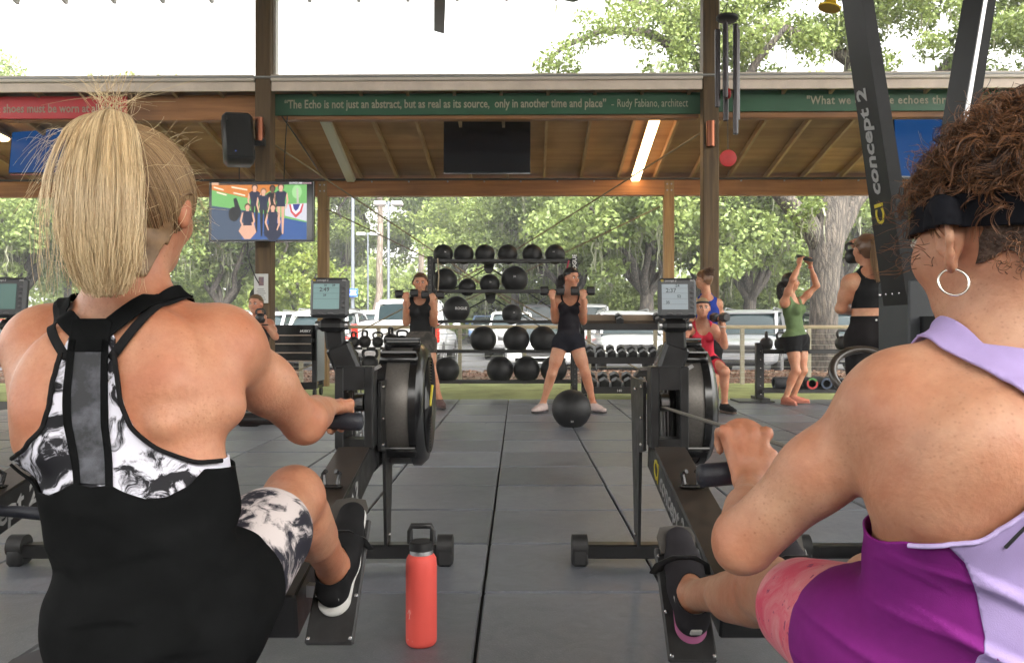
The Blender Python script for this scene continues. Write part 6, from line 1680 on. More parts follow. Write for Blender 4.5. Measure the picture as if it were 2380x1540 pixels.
        for sg in (-1, 1):
            e = c - u * .008 * k - f * .008 * k + r * sg * .074 * k
            b.el(g, e + r * sg * .004 * k, (.010 * k, .018 * k, .030 * k), B, .006)
    def face_parts(s, k2=1.0, iris=(.05, .035, .02), lip=(.42, .16, .13), brow=(.05, .03, .02)):
        c = s.J['head']; k = s.s * k2; f, u, r = s.hfw, s.hup, s.hrt
        EYE = M('eye_white', (.62, .58, .54), .3); IR = M('iris_%d' % int(iris[0] * 1000), iris, .2); LP = M('lips_%d' % int(lip[0] * 1000), lip, .4); BR = M('brow_%d' % int(brow[0] * 1000), brow, .7)
        rot = Matrix((Vector(r), Vector(f), Vector(u))).transposed()
        for sg in (-1, 1):
            e = Vector(c + u * .009 * k + f * .0755 * k + r * sg * .030 * k)
            m = MB(); m.sphere(e, (.0145 * k, .0095 * k, .0072 * k), 12, 8, rot=rot); eo = m.build('eye', EYE, s.root, smooth=60)
            m = MB(); m.sphere(e + Vector(f) * .0068 * k, (.0062 * k, .004 * k, .0062 * k), 10, 6, rot=rot); m.build('iris', IR, eo, smooth=60)
            m = MB(); m.tube([e + Vector(u * .010 * k + f * .006 * k - r * .016 * k), e + Vector(u * .0125 * k + f * .008 * k), e + Vector(u * .010 * k + f * .006 * k + r * .016 * k)], [.0018 * k, .0026 * k, .0018 * k], 6); m.build('eyelid', BR, eo, smooth=60)
            pts = [Vector(c + u * (.028 + .004 * (1 - abs(t))) * k + f * (.083 - .010 * abs(t + sg * .2)) * k + r * (sg * .030 + t * .019) * k) for t in (-1, -.5, 0, .5, 1)]
            m = MB(); m.tube(pts, [.0018 * k, .003 * k, .0034 * k, .003 * k, .0016 * k], 6); m.build('eyebrow', BR, s.root, smooth=60)
        pts = [Vector(c - u * (.046 + .002 * abs(t)) * k + f * (.0915 - .008 * abs(t) ** 1.5) * k + r * t * .022 * k) for t in (-1, -.5, 0, .5, 1)]
        m = MB(); m.tube(pts, [.0015 * k, .0042 * k, .0052 * k, .0042 * k, .0015 * k], 8); m.build('lips', LP, s.root, smooth=60)
    def skin_mesh(s):
        D, lo = s.b.grid(s.res); s.D, s.lo = D, lo
        V, Q = surface_nets(D, lo, s.res); V = relax(V, Q, 4, .5)
        # the largest piece only
        return np_mesh('body', V, Q, s.skin, s.root, True)
    def coords(s, V):
        d = V - s.J['pelvis']; return d @ s.rt, d @ s.fw, d @ s.up
    def garment(s, name, off, region, mat, wr=0.0, wsc=(8, 8, 40), thick=.003, seed=1, res=None, groups=None, extra=None):
        res = res or s.res
        if groups is None and res == s.res: D, lo = s.D, s.lo
        else: D, lo = s.b.grid(res, groups)
        V, Q = surface_nets(D - off, lo, res); V = relax(V, Q, 4, .5); T = to_tri(Q)
        f = region(V)
        keep = (f[T] > -.08).any(1); us, inv = np.unique(T[keep], return_inverse=True); V = V[us]; T = inv.reshape(-1, 3); f = f[us]
        if wr:
            N_ = vnorm(V, T); V = V + N_ * (wr * np.maximum(-.3, vnoise(V, wsc, seed)))[:, None]
        if extra is not None: V = extra(V)
        V, T = clip_tri(V, T, f)
        if not len(T): return None
        o = np_mesh(name, V, T, mat, s.root, True)
        md = o.modifiers.new('thick', 'SOLIDIFY'); md.thickness = thick; md.offset = -1
        return o
    # ---- region helpers
    def tank(s, hem=-.02, arm=.02, nf=.15, nb=.10, nw=.085, top=1.0, crop=None):
        def f(V):
            u, w_, v = s.coords(V); L_ = s.Lt
            da = np.minimum(s.b.dist(V, ('Al',)), s.b.dist(V, ('Ar',))); dt = s.b.dist(V, ('T',))
            dl = np.minimum(s.b.dist(V, ('Ll',)), s.b.dist(V, ('Lr',)))
            scoop = np.where(w_ > 0, nf, nb) * s.s
            n_ = (np.sqrt((u / (nw * s.s)) ** 2 + ((v - L_ * top) / scoop) ** 2) - 1) * .06
            return np.minimum.reduce([da - dt - arm, n_, v - hem * 1.0, s.b.dist(V, ('H',)) - dt + .02])
        return f
    def shorts(s, top=.12, tmax=.35, flare=0):
        J = s.J
        def f(V):
            u, w_, v = s.coords(V); fs = []
            dl, dr = s.b.dist(V, ('Ll',)), s.b.dist(V, ('Lr',))
            tl = []
            for q in ('l', 'r'):
                H_, K_ = J['h' + q], J['k' + q]; d = K_ - H_; L_ = np.linalg.norm(d); tl.append((tmax * L_ - ((V - H_) @ d) / L_))
            near = np.where(dl < dr, tl[0], tl[1]); far_leg = np.minimum(dl, dr)
            da = np.minimum(s.b.dist(V, ('Al',)), s.b.dist(V, ('Ar',)))
            return np.minimum.reduce([np.maximum(top - v, np.minimum(s.b.dist(V, ('T',)) - far_leg, .05)), near, da - np.minimum(far_leg, s.b.dist(V, ('T',))) ])
        return f
    def hair_cap(s, off, mat, line=.035, back=-.07, k2=1.0, name='hair', res=None):
        c = s.J['head']; k = s.s * k2
        def f(V):
            d = V - c; x = d @ s.hrt; y = d @ s.hfw; z = d @ s.hup
            lim = np.where(y > 0, line * k + y * .35, line * k + (back - line) * k * np.clip(-y / (.06 * k), 0, 1) ** .7) - .015 * k * (np.abs(x) > .062 * k) * (y > -.03 * k)
            return np.minimum.reduce([z - lim, .16 - np.abs(z), np.sqrt((np.abs(x) - .078 * k) ** 2 + (y + .008 * k) ** 2 + ((z + .014 * k) * .75) ** 2) - .028 * k])
        return s.garment(name, off, f, mat, .003, (60, 60, 60), .004, 3, res=res, groups=('H',))
def smooth_path(pts, n):
    pts = np.array([A3(p) for p in pts]); t = np.linspace(0, len(pts) - 1, n); i = np.minimum(t.astype(int), len(pts) - 2); f = (t - i)[:, None]
    g = lambda j: pts[np.clip(j, 0, len(pts) - 1)]
    p0, p1, p2, p3 = g(i - 1), g(i), g(i + 1), g(i + 2)
    return .5 * (2 * p1 + (p2 - p0) * f + (2 * p0 - 5 * p1 + 4 * p2 - p3) * f ** 2 + (3 * p1 - p0 - 3 * p2 + p3) * f ** 3)
def ponytail(name, path, r0, r1, mat, parent, n=250, m=14, thick=.0022, seed=3, wave=0.0, jit=.35):
    rg = np.random.default_rng(seed); C = smooth_path(path, m); S = np.zeros((n, m, 3))
    a = rg.uniform(0, 6.28, n); rr_ = np.sqrt(rg.uniform(0, 1, n)); t = np.linspace(0, 1, m)
    T = np.gradient(C, axis=0); T /= np.linalg.norm(T, axis=1)[:, None]; x = np.cross(T, [.2, .9, .1]); x /= np.linalg.norm(x, axis=1)[:, None]; y = np.cross(T, x)
    prof = np.interp(t, np.linspace(0, 1, len(r0) if hasattr(r0, '__len__') else 2), r0 if hasattr(r0, '__len__') else [r0, r1])
    ln = rg.uniform(.75, 1.0, n)
    for i in range(n):
        tt = t * ln[i]; Ci = np.stack([np.interp(tt, t, C[:, q]) for q in range(3)], 1); w_ = wave * np.sin(tt * 14 + rg.uniform(0, 6))
        S[i] = Ci + (x * math.cos(a[i]) + y * math.sin(a[i])) * (np.interp(tt, t, prof) * rr_[i])[:, None] + x * w_[:, None] + rg.normal(0, jit * .004, (1, 3)) * t[:, None] * 4
    return strands(name, S, thick, thick * .5, mat, parent)
def shoe(h, q, mat, sole, k2=1.0, name='shoe', up=(0, 0, 1), accent=None):
    k = h.s * k2; A_ = h.J['a' + q]; d = h.J['f' + q]; up = nrm(up); hh = A_ - up * .045 * k; sd = np.cross(d, up)
    b = Body()
    b.rc('S', hh - d * .035 * k, hh + d * .03 * k, .041 * k, .042 * k, .02); b.rc('S', hh + up * .04 * k - d * .01, hh + up * .005 + d * .05 * k, .042 * k, .044 * k, .02)
    b.rc('S', hh + d * .03 * k, hh + d * .11 * k - up * .004 * k, .045 * k, .044 * k, .02, (up, .8)); b.rc('S', hh + d * .10 * k - up * .008 * k, hh + d * .178 * k - up * .012 * k, .044 * k, .034 * k, .02, (up, .72))
    res = .005 if h.res > .007 else .004
    D, lo = b.grid(res); V, Q = surface_nets(D, lo, res); V = relax(V, Q, 4)
    z = (V - hh) @ up; V = V + up[None, :] * np.maximum(0, -.030 * k - z)[:, None]
    f = (.052 * k - (V - hh) @ up); V2, T = clip_tri(V, to_tri(Q), f)
    so = np_mesh(name, V2, T, mat, h.root, True); md = so.modifiers.new('thick', 'SOLIDIFY'); md.thickness = .003
    b2 = Body(); bb = hh - up * .038 * k
    b2.rc('S', bb - d * .045 * k, bb + d * .05 * k, .040 * k, .038 * k, .02, (up, .45)); b2.rc('S', bb + d * .05 * k, bb + d * .185 * k, .042 * k, .034 * k, .02, (up, .42))
    D, lo = b2.grid(res); V, Q = surface_nets(D, lo, res); V = relax(V, Q, 4); np_mesh('sole', V, Q, sole, so, True)
    if accent is not None:
        for t in range(4):
            p = hh + d * (.045 + .018 * t) * k + up * (.040 - .006 * t) * k
            m = MB(); m.tube([Vector(p - sd * .026 * k), Vector(p + up * .006 * k), Vector(p + sd * .026 * k)], .0028 * k, 6); m.build('lace', accent, so, smooth=60)
    return so
# ================================================================ PEOPLE BEHIND
def PP(*a): return A3(P(*a))
def grip_c(h, q, d, pn, k2=1.0):
    d = nrm(d); pn = nrm(pn); return h.J['w' + q] + d * .088 * h.s * k2 + pn * .027 * h.s * k2
SK_A = skin_mat('tan', (.56, .29, .18)); SK_B = skin_mat('deep_tan', (.53, .265, .165)); SK_C = skin_mat('rosy', (.58, .30, .20)); SK_D = skin_mat('warm', (.55, .28, .17))
HB = hair_mat('dark_brown_hair', (.012, .007, .005), (.05, .026, .016)); HBL = hair_mat('black_brown_hair', (.006, .005, .005), (.022, .014, .011)); HLT = hair_mat('light_brown_hair', (.16, .08, .03), (.42, .24, .10)); HBR = hair_mat('brown_hair', (.05, .022, .01), (.16, .075, .035)); HBLO = hair_mat('dark_blonde_hair', (.12, .075, .04), (.30, .19, .10))
UPV = np.array([0, 0, 1.])
WSOLE = M('white_sole', (.6, .6, .58), .6)

# -- woman in black tank and camouflage shorts
J = dict(pelvis=PP(978, 790, 9.5), neck=PP(977, 694, 9.52), head=PP(977, 657, 9.47), sl=PP(1006, 702, 9.52), sr=PP(948, 702, 9.52), el=PP(1010, 752, 9.50), er=PP(944, 750, 9.50), wl=PP(1005, 702, 9.30), wr=PP(944, 699, 9.30),
         hl=PP(994, 795, 9.5), hr=PP(962, 795, 9.5), kl=PP(1004, 866, 9.42), kr=PP(946, 866, 9.42), al=PP(1022, 934, 9.46), ar=PP(926, 934, 9.46))
h = Human('woman in black tank and patterned shorts curling two dumbbells', J, 1.0, SK_A, .98, .009, hfwd=(.08, -1, -.12))
h.torso(); h.bust()
for q in 'lr': h.arm(q); h.leg(q)
h.foot('l', h.J['al'] + A3((.10, -.3, 0))); h.foot('r', h.J['ar'] + A3((-.10, -.3, 0)))
for q in 'lr': h.hand(q, (0, .1, 1), (0, 1, 0), (1.25, 1.3, .8))
h.head(); h.skin_mesh(); h.face_parts()
h.garment('tank_top', .007, h.tank(hem=.02, arm=.004, nf=.085, nb=.07, nw=.075), cloth('black_knit', (.012, .012, .013)), .004, (10, 10, 30))
h.garment('shorts', .012, h.shorts(.10, .40), tiedye('camouflage', (.03, .028, .025), (.11, .09, .075), 8, .42, .60), .004, (20, 20, 14))
h.hair_cap(.014, HBR, line=.045)
ponytail('ponytail', [h.J['head'] + A3((.0, .09, .04)), h.J['head'] + A3((.03, .13, .02)), h.J['head'] + A3((.045, .12, -.10)), h.J['head'] + A3((.04, .10, -.2))], [.02, .03, .025, .008], 0, HBR, h.root, 120, 10, .003)
for q in 'lr': shoe(h, q, cloth('mauve_shoe', (.13, .085, .08)), M('dark_sole', (.07, .05, .045), .7), accent=cloth('dark_lace', (.05, .03, .03)))
for q, lb in (('r', 'dumbbell in the camouflage-shorted woman\u2019s hand nearer the tool cart'), ('l', 'dumbbell in the camouflage-shorted woman\u2019s hand nearer the ball rack')): dumbbell(grip_c(h, q, (0, .1, 1), (0, 1, 0)), (1, 0, .06 if q == 'r' else -.02), .046, .25, lb, 'dumbbells held by the exercisers')

# -- woman in black camisole and shorts
J = dict(pelvis=PP(1321, 786, 9.0), neck=PP(1325, 686, 9.03), head=PP(1328, 646, 8.99), sl=PP(1353, 699, 9.02), sr=PP(1295, 697, 9.03), el=PP(1356, 746, 9.05), er=PP(1290, 744, 9.05), wl=PP(1355, 694, 8.82), wr=PP(1284, 694, 8.84),
         hl=PP(1338, 796, 9.0), hr=PP(1304, 796, 9.0), kl=PP(1361, 868, 8.92), kr=PP(1283, 868, 8.92), al=PP(1379, 943, 8.98), ar=PP(1262, 942, 8.98))
h = Human('woman in black camisole and shorts with dark ponytail, holding two dumbbells', J, 1.0, SK_B, .9, .009, hfwd=(.62, -.78, -.14))
h.torso(); h.bust(.05)
for q in 'lr': h.arm(q, 1.02); h.leg(q, 1.0)
h.foot('l', h.J['al'] + A3((.20, -.3, 0))); h.foot('r', h.J['ar'] + A3((-.20, -.3, 0)))
for q in 'lr': h.hand(q, (0, .1, 1), (0, 1, 0), (1.25, 1.3, .8))
h.head(.95); h.skin_mesh(); h.face_parts()
h.garment('camisole', .008, h.tank(hem=-.0, arm=.010, nf=.13, nb=.12, nw=.088), cloth('black_camisole', (.012, .010, .014)), .004, (10, 10, 26))
h.garment('shorts', .010, h.shorts(.06, .24), cloth('black_shorts', (.010, .010, .016)), .003, (20, 20, 14))
h.hair_cap(.010, HBL, line=.045)
hc = h.J['head']
ponytail('ponytail', [hc + A3((-.06, .06, .02)), hc + A3((-.11, .07, .0)), hc + A3((-.125, .06, -.07)), hc + A3((-.115, .06, -.14))], [.02, .045, .045, .012], 0, HBL, h.root, 160, 10, .003)
for q in 'lr': shoe(h, q, cloth('pale_pink_shoe', (.50, .40, .38)), M('dark_grip_sole', (.06, .05, .05), .7), accent=cloth('pink_lace', (.5, .38, .35)))
for q, lb in (('r', 'dumbbell in the camisole woman\u2019s hand nearer the ball rack'), ('l', 'dumbbell in the camisole woman\u2019s hand nearer the dumbbell rack')): dumbbell(grip_c(h, q, (0, .1, 1), (0, 1, 0)), (1, 0, .0), .048, .25, lb, 'dumbbells held by the exercisers')

# -- crouching woman half hidden behind the blonde rower
J = dict(pelvis=PP(590, 872, 9.5), neck=PP(600, 738, 9.3), head=PP(594, 707, 9.22), sl=PP(627, 752, 9.3), sr=PP(570, 752, 9.3), el=PP(640, 782, 9.05), er=PP(562, 785, 9.05), wl=PP(616, 752, 8.93), wr=PP(598, 752, 8.93),
         hl=PP(608, 878, 9.5), hr=PP(572, 878, 9.5), kl=PP(640, 868, 9.05), kr=PP(545, 868, 9.05), al=PP(632, 930, 9.3), ar=PP(548, 930, 9.3))
h = Human('squatting woman with tied-back hair holding a kettlebell to her chest', J, .98, SK_C, 1.0, .009, hfwd=(-.12, -1, -.05))
h.torso(); h.bust()
for q in 'lr': h.arm(q); h.leg(q)
h.foot('l', h.J['al'] + A3((.12, -.3, 0))); h.foot('r', h.J['ar'] + A3((-.12, -.3, 0)))
for q in 'lr': h.hand(q, (0, -.2, 1), (-1 if q == 'l' else 1, 0, 0), (.5, .7, .6))
h.head(); h.skin_mesh(); h.face_parts()
h.garment('tank_top', .008, h.tank(hem=.0, arm=.01), cloth('charcoal_tank', (.03, .03, .035)), .003)
h.garment('shorts', .010, h.shorts(.1, .4), cloth('grey_shorts', (.05, .05, .055)), .003)
h.hair_cap(.009, HBLO, line=.05)
for q in 'lr': shoe(h, q, cloth('dark_shoe', (.03, .03, .032)), WSOLE)
wl_ = h.J['wl']; m = MB(); m.tube([Vector(wl_ + A3((math.cos(t) * .031, math.sin(t) * .031, -.012))) for t in [6.2832 * i / 20 for i in range(20)]], .007, 8, closed=True); m.build('wristband', RUBBER, h.root, smooth=60)
kc = (h.J['wl'] + h.J['wr']) / 2; kettlebell(kc[0], kc[1] - .02, kc[2] + .005, .06, 0, 'kettlebell held at the chest of the squatting woman')

# -- woman in blue tank, her back turned
J = dict(pelvis=PP(1642, 800, 9.9), neck=PP(1642, 690, 9.85), head=PP(1635, 650, 9.85), sl=PP(1617, 704, 9.9), sr=PP(1669, 704, 9.88), el=PP(1606, 756, 9.9), er=PP(1680, 757, 9.95), wl=PP(1612, 800, 10.05), wr=PP(1676, 806, 10.1),
         hl=PP(1627, 806, 9.9), hr=PP(1659, 806, 9.9), kl=PP(1625, 870, 9.9), kr=PP(1661, 870, 9.9), al=PP(1624, 932, 9.95), ar=PP(1662, 932, 9.95))
h = Human('woman in blue tank with a curly brown bun, back turned', J, 1.0, SK_D, 1.02, .009, hfwd=(-.9, .45, -.05))
h.torso()
for q in 'lr': h.arm(q); h.leg(q)
h.foot('l', h.J['al'] + A3((-.05, .3, 0))); h.foot('r', h.J['ar'] + A3((.05, .3, 0)))
for q in 'lr': h.hand(q, (0, .3, -1), (-1 if q == 'r' else 1, 0, 0), (.3, .4, .3))
h.head(); h.skin_mesh(); h.face_parts()
h.garment('tank_top', .008, h.tank(hem=.02, arm=.014, nf=.12, nb=.05, nw=.085), cloth('royal_blue', (.02, .045, .27)), .004, (10, 10, 24))
h.garment('shorts', .010, h.shorts(.06, .45), cloth('black_bike_shorts', (.012, .012, .013)), .002)
h.hair_cap(.014, HBR)
hc = h.J['head']; rg = np.random.default_rng(4)
S = []
for i in range(220):
    c0 = hc + A3((.055, -.05, .095)) + rg.normal(0, .022, 3); t = np.linspace(0, 1, 14); a = rg.uniform(0, 6.28); ax = nrm(rg.normal(size=3)); bx2 = nrm(np.cross(ax, [0, .3, 1]))
    S.append(c0 + ax * (np.cos(t * 7 + a) * .022)[:, None] + bx2 * (np.sin(t * 7 + a) * .022)[:, None] + np.cross(ax, bx2) * (t * .03)[:, None])
strands('hair_bun', np.array(S), .003, .002, HBR, h.root)
for q in 'lr': shoe(h, q, cloth('dark_shoe', (.03, .03, .032)), WSOLE)

# -- woman in coral tank squatting with dumbbells at her shoulders
J = dict(pelvis=PP(1632, 838, 9.15), neck=PP(1631, 748, 8.95), head=PP(1633, 716, 8.88), sl=PP(1659, 764, 8.95), sr=PP(1601, 764, 8.95), el=PP(1684, 803, 8.85), er=PP(1578, 803, 8.85), wl=PP(1679, 756, 8.72), wr=PP(1585, 756, 8.72),
         hl=PP(1650, 842, 9.15), hr=PP(1614, 842, 9.15), kl=PP(1684, 862, 8.78), kr=PP(1582, 862, 8.78), al=PP(1684, 948, 8.92), ar=PP(1580, 948, 8.92))
h = Human('woman in coral tank and headband squatting behind the rowing monitor', J, 1.0, SK_C, .95, .009, hfwd=(-.10, -1, -.05))
h.torso(); h.bust(.05)
for q in 'lr': h.arm(q); h.leg(q)
h.foot('l', h.J['al'] + A3((.10, -.3, 0))); h.foot('r', h.J['ar'] + A3((-.10, -.3, 0)))
for q in 'lr': h.hand(q, (0, .1, 1), (-1 if q == 'l' else 1, .4, 0), (1.2, 1.2, .8))
h.head(); h.skin_mesh(); h.face_parts()
h.garment('tank_top', .010, h.tank(hem=.0, arm=.012, nf=.12, nw=.08), cloth('coral_tank', (.62, .035, .065)), .006, (26, 26, 10))
h.garment('shorts', .012, h.shorts(.05, .45), cloth('black_shorts', (.010, .010, .016)), .003)
h.hair_cap(.008, hair_mat('pale_blonde_hair', (.22, .15, .08), (.46, .34, .2)), line=.055)
hc = h.J['head']
def band(V): d = V - hc; z = d @ h.hup + (d @ h.hfw) * -.25; return np.minimum(z - .040, .062 - z)
h.garment('headband', .013, band, cloth('grey_headband', (.045, .045, .05)), groups=('H',), res=.006)
for q in 'lr': shoe(h, q, cloth('black_shoe', (.014, .014, .015)), M('brown_sole', (.12, .08, .06), .7))
w_ = h.J['wl']; m = MB(); m.tube([Vector(w_ + A3((math.cos(t) * .03, math.sin(t) * .03, -.015))) for t in [6.2832 * i / 20 for i in range(20)]], .007, 8, closed=True); m.build('watch_strap', M('pale_strap', (.55, .48, .45), .5), h.root, smooth=60)
for q, lb in (('l', 'dumbbell at the coral-tank woman\u2019s shoulder beside the silver car'), ('r', 'dumbbell at the coral-tank woman\u2019s shoulder hidden by the monitor arm')): dumbbell(grip_c(h, q, (0, .1, 1), (-1 if q == 'l' else 1, .4, 0)), (.35 if q == 'l' else -.35, -1, .0), .052, .26, lb, 'dumbbells held by the exercisers')

# -- woman in green tank lifting a plate overhead
J = dict(pelvis=PP(1850, 782, 9.9), neck=PP(1838, 692, 9.9), head=PP(1838, 655, 9.87), sl=PP(1856, 705, 10.03), sr=PP(1822, 704, 9.76), el=PP(1898, 664, 9.98), er=PP(1842, 650, 9.60), wl=PP(1884, 618, 9.90), wr=PP(1858, 616, 9.72),
         hl=PP(1860, 788, 10.0), hr=PP(1840, 788, 9.82), kl=PP(1866, 860, 9.92), kr=PP(1850, 862, 9.74), al=PP(1844, 927, 9.98), ar=PP(1826, 929, 9.78))
h = Human('woman in green tank and black shorts holding a weight plate overhead', J, .97, SK_A, .98, .009, fwd=None, hfwd=(.95, -.3, .0))
h.torso(); h.bust()
for q in 'lr': h.arm(q); h.leg(q)
h.foot('l', h.J['al'] + A3((.3, -.1, 0))); h.foot('r', h.J['ar'] + A3((.12, -.3, 0)))
h.hand('l', (-.2, -.3, 1), (-.6, -.6, 0), (.5, .6, .5)); h.hand('r', (.2, .2, 1), (.6, .5, 0), (.5, .6, .5))
h.head(); h.skin_mesh(); h.face_parts()
h.garment('tank_top', .012, h.tank(hem=-.03, arm=.006, nf=.10, nb=.07), cloth('sage_green', (.115, .17, .075)), .007, (14, 14, 22))
h.garment('shorts', .020, h.shorts(.02, .42), cloth('black_run_shorts', (.010, .010, .011)), .004, (20, 20, 10))
h.hair_cap(.011, HBL, line=.04); hc = h.J['head']
ponytail('ponytail', [hc + A3((-.08, .03, .0)), hc + A3((-.115, .03, -.05)), hc + A3((-.12, .03, -.13)), hc + A3((-.125, .03, -.22))], [.02, .04, .04, .012], 0, HBL, h.root, 160, 12, .003, wave=.008)
for q in 'lr': shoe(h, q, cloth('salmon_shoe', (.50, .19, .13)), M('salmon_sole', (.42, .17, .13), .7), .93)
pc = Vector((h.J['wl'] + h.J['wr']) / 2) + Vector((0, 0, .09)); po = thing('weight_plate', pc - Vector((0, 0, .02)), 'black weight plate held over the green-tank woman\u2019s head', 'weight plate')
m = MB(); m.lathe([(.025, -.016), (.10, -.016), (.112, -.008), (.112, .008), (.10, .016), (.025, .016)], pc, (.25, -.3, 1), 28); m.build('disc', DBR, po, smooth=40)
w_ = h.J['wl']; m = MB(); m.tube([Vector(w_ + A3((math.cos(t) * .028, math.sin(t) * .028, -.02))) for t in [6.2832 * i / 18 for i in range(18)]], .005, 6, closed=True); m.build('bracelet', REDW, h.root, smooth=60)

# -- woman in black crop top and leggings beside the ski machine
Yg = 6.2
J = dict(pelvis=PP(2022, 772, Yg), neck=PP(2020, 632, Yg), head=PP(2012, 580, Yg + .02), sl=PP(1976, 655, Yg), sr=PP(2062, 655, Yg), el=PP(1954, 716, Yg + .06), er=PP(2046, 648, Yg + .24), wl=PP(1990, 724, Yg + .22), wr=PP(1994, 588, Yg + .22),
         hl=PP(1998, 790, Yg), hr=PP(2046, 790, Yg), kl=PP(1990, 905, Yg + .02), kr=PP(2052, 905, Yg + .02), al=PP(1986, 1018, Yg + .04), ar=PP(2056, 1018, Yg + .04))
h = Human('woman in black crop top and leggings with a long ponytail, back turned', J, 1.03, SK_D, 1.05, .0085, hfwd=(-.3, .95, .05))
h.torso()
for q in 'lr': h.arm(q, 1.1); h.leg(q, 1.05)
h.foot('l', h.J['al'] + A3((-.05, .3, 0))); h.foot('r', h.J['ar'] + A3((.05, .3, 0)))
h.hand('l', (.6, .6, 0), (0, 0, -1), (.4, .5, .4)); h.hand('r', (-.25, .1, 1), (-.6, -.6, 0), (.9, 1.0, .7))
h.head(); h.skin_mesh(); h.face_parts()
L_ = h.Lt
tk = h.tank(hem=L_ * .40, arm=.018, nf=.12, nb=.06, nw=.08)
h.garment('crop_top', .005, tk, cloth('black_crop', (.010, .010, .011)), .0015)
h.garment('leggings', .006, h.shorts(L_ * .27, 3.0), cloth('black_leggings', (.012, .010, .011)), .0012)
m = MB(); m.sphere(Vector(h.J['pelvis'] + h.up * L_ * .2 - h.fw * .113), .008, 10, 6); m.build('logo', WHITEP, h.root)
h.hair_cap(.012, HBR); hc = h.J['head']
ponytail('ponytail', [hc + A3((.02, -.085, .05)), hc + A3((.03, -.125, .05)), hc + A3((.04, -.125, -.10)), hc + A3((.045, -.135, -.26))], [.02, .04, .05, .02], 0, HLT, h.root, 260, 12, .0028)
for q in 'lr': shoe(h, q, cloth('black_shoe', (.014, .014, .015)), WSOLE)
wr_ = Vector(h.J['wr']); kettlebell(wr_.x - .05, wr_.y - .02, wr_.z - .085, .062, 0, 'kettlebell raised beside the head of the woman in black')
for i in range(9):
    q = h.J['sl'] * (1 - .035 * i) + h.J['el'] * (.035 * i)
# ================================================================ THE TWO ROWERS IN FRONT
def pw(x, pts):
    return np.interp(x, [p[0] for p in pts], [p[1] for p in pts])
def back_pt(h, X, z, off=.006):
    d = (np.abs(h.V[:, 0] - X) < .011) & (np.abs(h.V[:, 2] - z) < .011)
    if not d.any(): return None
    q = h.V[d]; return Vector((X, q[:, 1].min() - off, z))
def keepV(h, ob):
    n = len(ob.data.vertices); a = np.zeros(n * 3, dtype=np.float32); ob.data.vertices.foreach_get('co', a); h.V = a.reshape(-1, 3) + np.array(world_loc(h.root)); return ob
SK_BL = skin_mat('blonde_rower', (.50, .25, .155), .65); SK_RD = skin_mat('curly_rower', (.53, .285, .185), .6)

# ---------------------------------------------------------------- blonde rower
J = dict(pelvis=(-.516, 1.15, .49), waist=(-.555, 1.18, .645), chest=(-.606, 1.25, .83), neck=(-.632, 1.295, .985), head=(-.622, 1.315, 1.138), sl=(-.775, 1.32, .918), sr=(-.478, 1.30, .918),
         er=(-.402, 1.50, .768), wr=(-.408, 1.705, .772), el=(-.845, 1.50, .79), wl=(-.80, 1.705, .775),
         hr=(-.470, 1.19, .515), hl=(-.588, 1.19, .515), kr=(-.448, 1.605, .60), kl=(-.75, 1.605, .60), ar=(-.452, 1.96, .358), al=(-.745, 1.96, .358))
h = Human('blonde ponytailed woman rowing in a black tank over a tie-dye top, back turned', J, 1.0, SK_BL, .84, .0058, hfwd=(.05, 1, -.06), group='rowers in front')
h.torso()
b = h.b; up, rt, fw = h.up, h.rt, h.fw
ch = h.J['chest']
for sg in (-1, 1):
    b.el('T', ch + rt * sg * .085 - fw * .062 + up * .045, (.052, .024, .068), np.array([nrm(rt + up * .25 * sg), fw, up]), .05)   # shoulder blades
    b.rc('T', ch + rt * sg * (.09 if sg > 0 else .075) - fw * .03 - up * .02, h.J['pelvis'] + rt * sg * .085 + up * .18, .056, .042, .04)                  # lats
    b.rc('T', ch + rt * sg * .085 - fw * .068 - up * .072, ch + rt * sg * (.150 if sg > 0 else .125) - fw * .010 - up * .052, .022, .026, .02)             # roll above the band
    b.rc('T', h.J['s' + ('l' if sg < 0 else 'r')] - fw * .02 - up * .02, ch + rt * sg * .125 - up * .03 - fw * .01, .052, .045, .04)
b.rc('T', ch - fw * .118 + up * .11, h.J['pelvis'] - fw * .135 + up * .12, .018, .016, .03, neg=True)                                # groove of the spine
for q in 'lr': h.arm(q, 1.02, .038, .034); h.leg(q, 1.08)
FU = nrm(np.array([0, -.72, .694])); FD = np.array([0, .694, .72])
for q in 'lr': h.foot(q, h.J['a' + q] + FD * .2 + A3((.012 if q == 'r' else -.012, 0, 0)), FU)
for q in 'lr': h.hand(q, (0.03, 1, -.10), (0, .15, -1), (.95, 1.25, .9), 1.05, thumb=.6, tcurl=.9)
h.head(1.0, 1.03)
keepV(h, h.skin_mesh())
def spx(z): return pw(z, [(.45, -.535), (.65, -.578), (.80, -.617), (.93, -.634), (1.0, -.640)])
def arms_out(V, c=.0): return np.minimum(h.b.dist(V, ('Al',)), h.b.dist(V, ('Ar',))) - h.b.dist(V, ('T',)) - c
ZB = [(0, .955), (.036, .93), (.046, .87), (.050, .83), (.066, .794), (.095, .768), (.14, .748), (.17, .746), (.3, .70)]
ZT = [(0, .718), (.028, .722), (.05, .712), (.075, .703), (.10, .704), (.13, .718), (.15, .738), (.17, .735), (.3, .67)]
def bra(V):
    u = np.abs(V[:, 0] - spx(V[:, 2])); z = V[:, 2]
    return np.minimum.reduce([pw(u, ZB) - z, z - .66, arms_out(V, .002)])
DYE = tiedye('black_white_tie_dye', (.012, .012, .016), (.66, .66, .76), 10, .45, .51)
h.garment('tie_dye_top', .0045, bra, DYE, thick=.003)
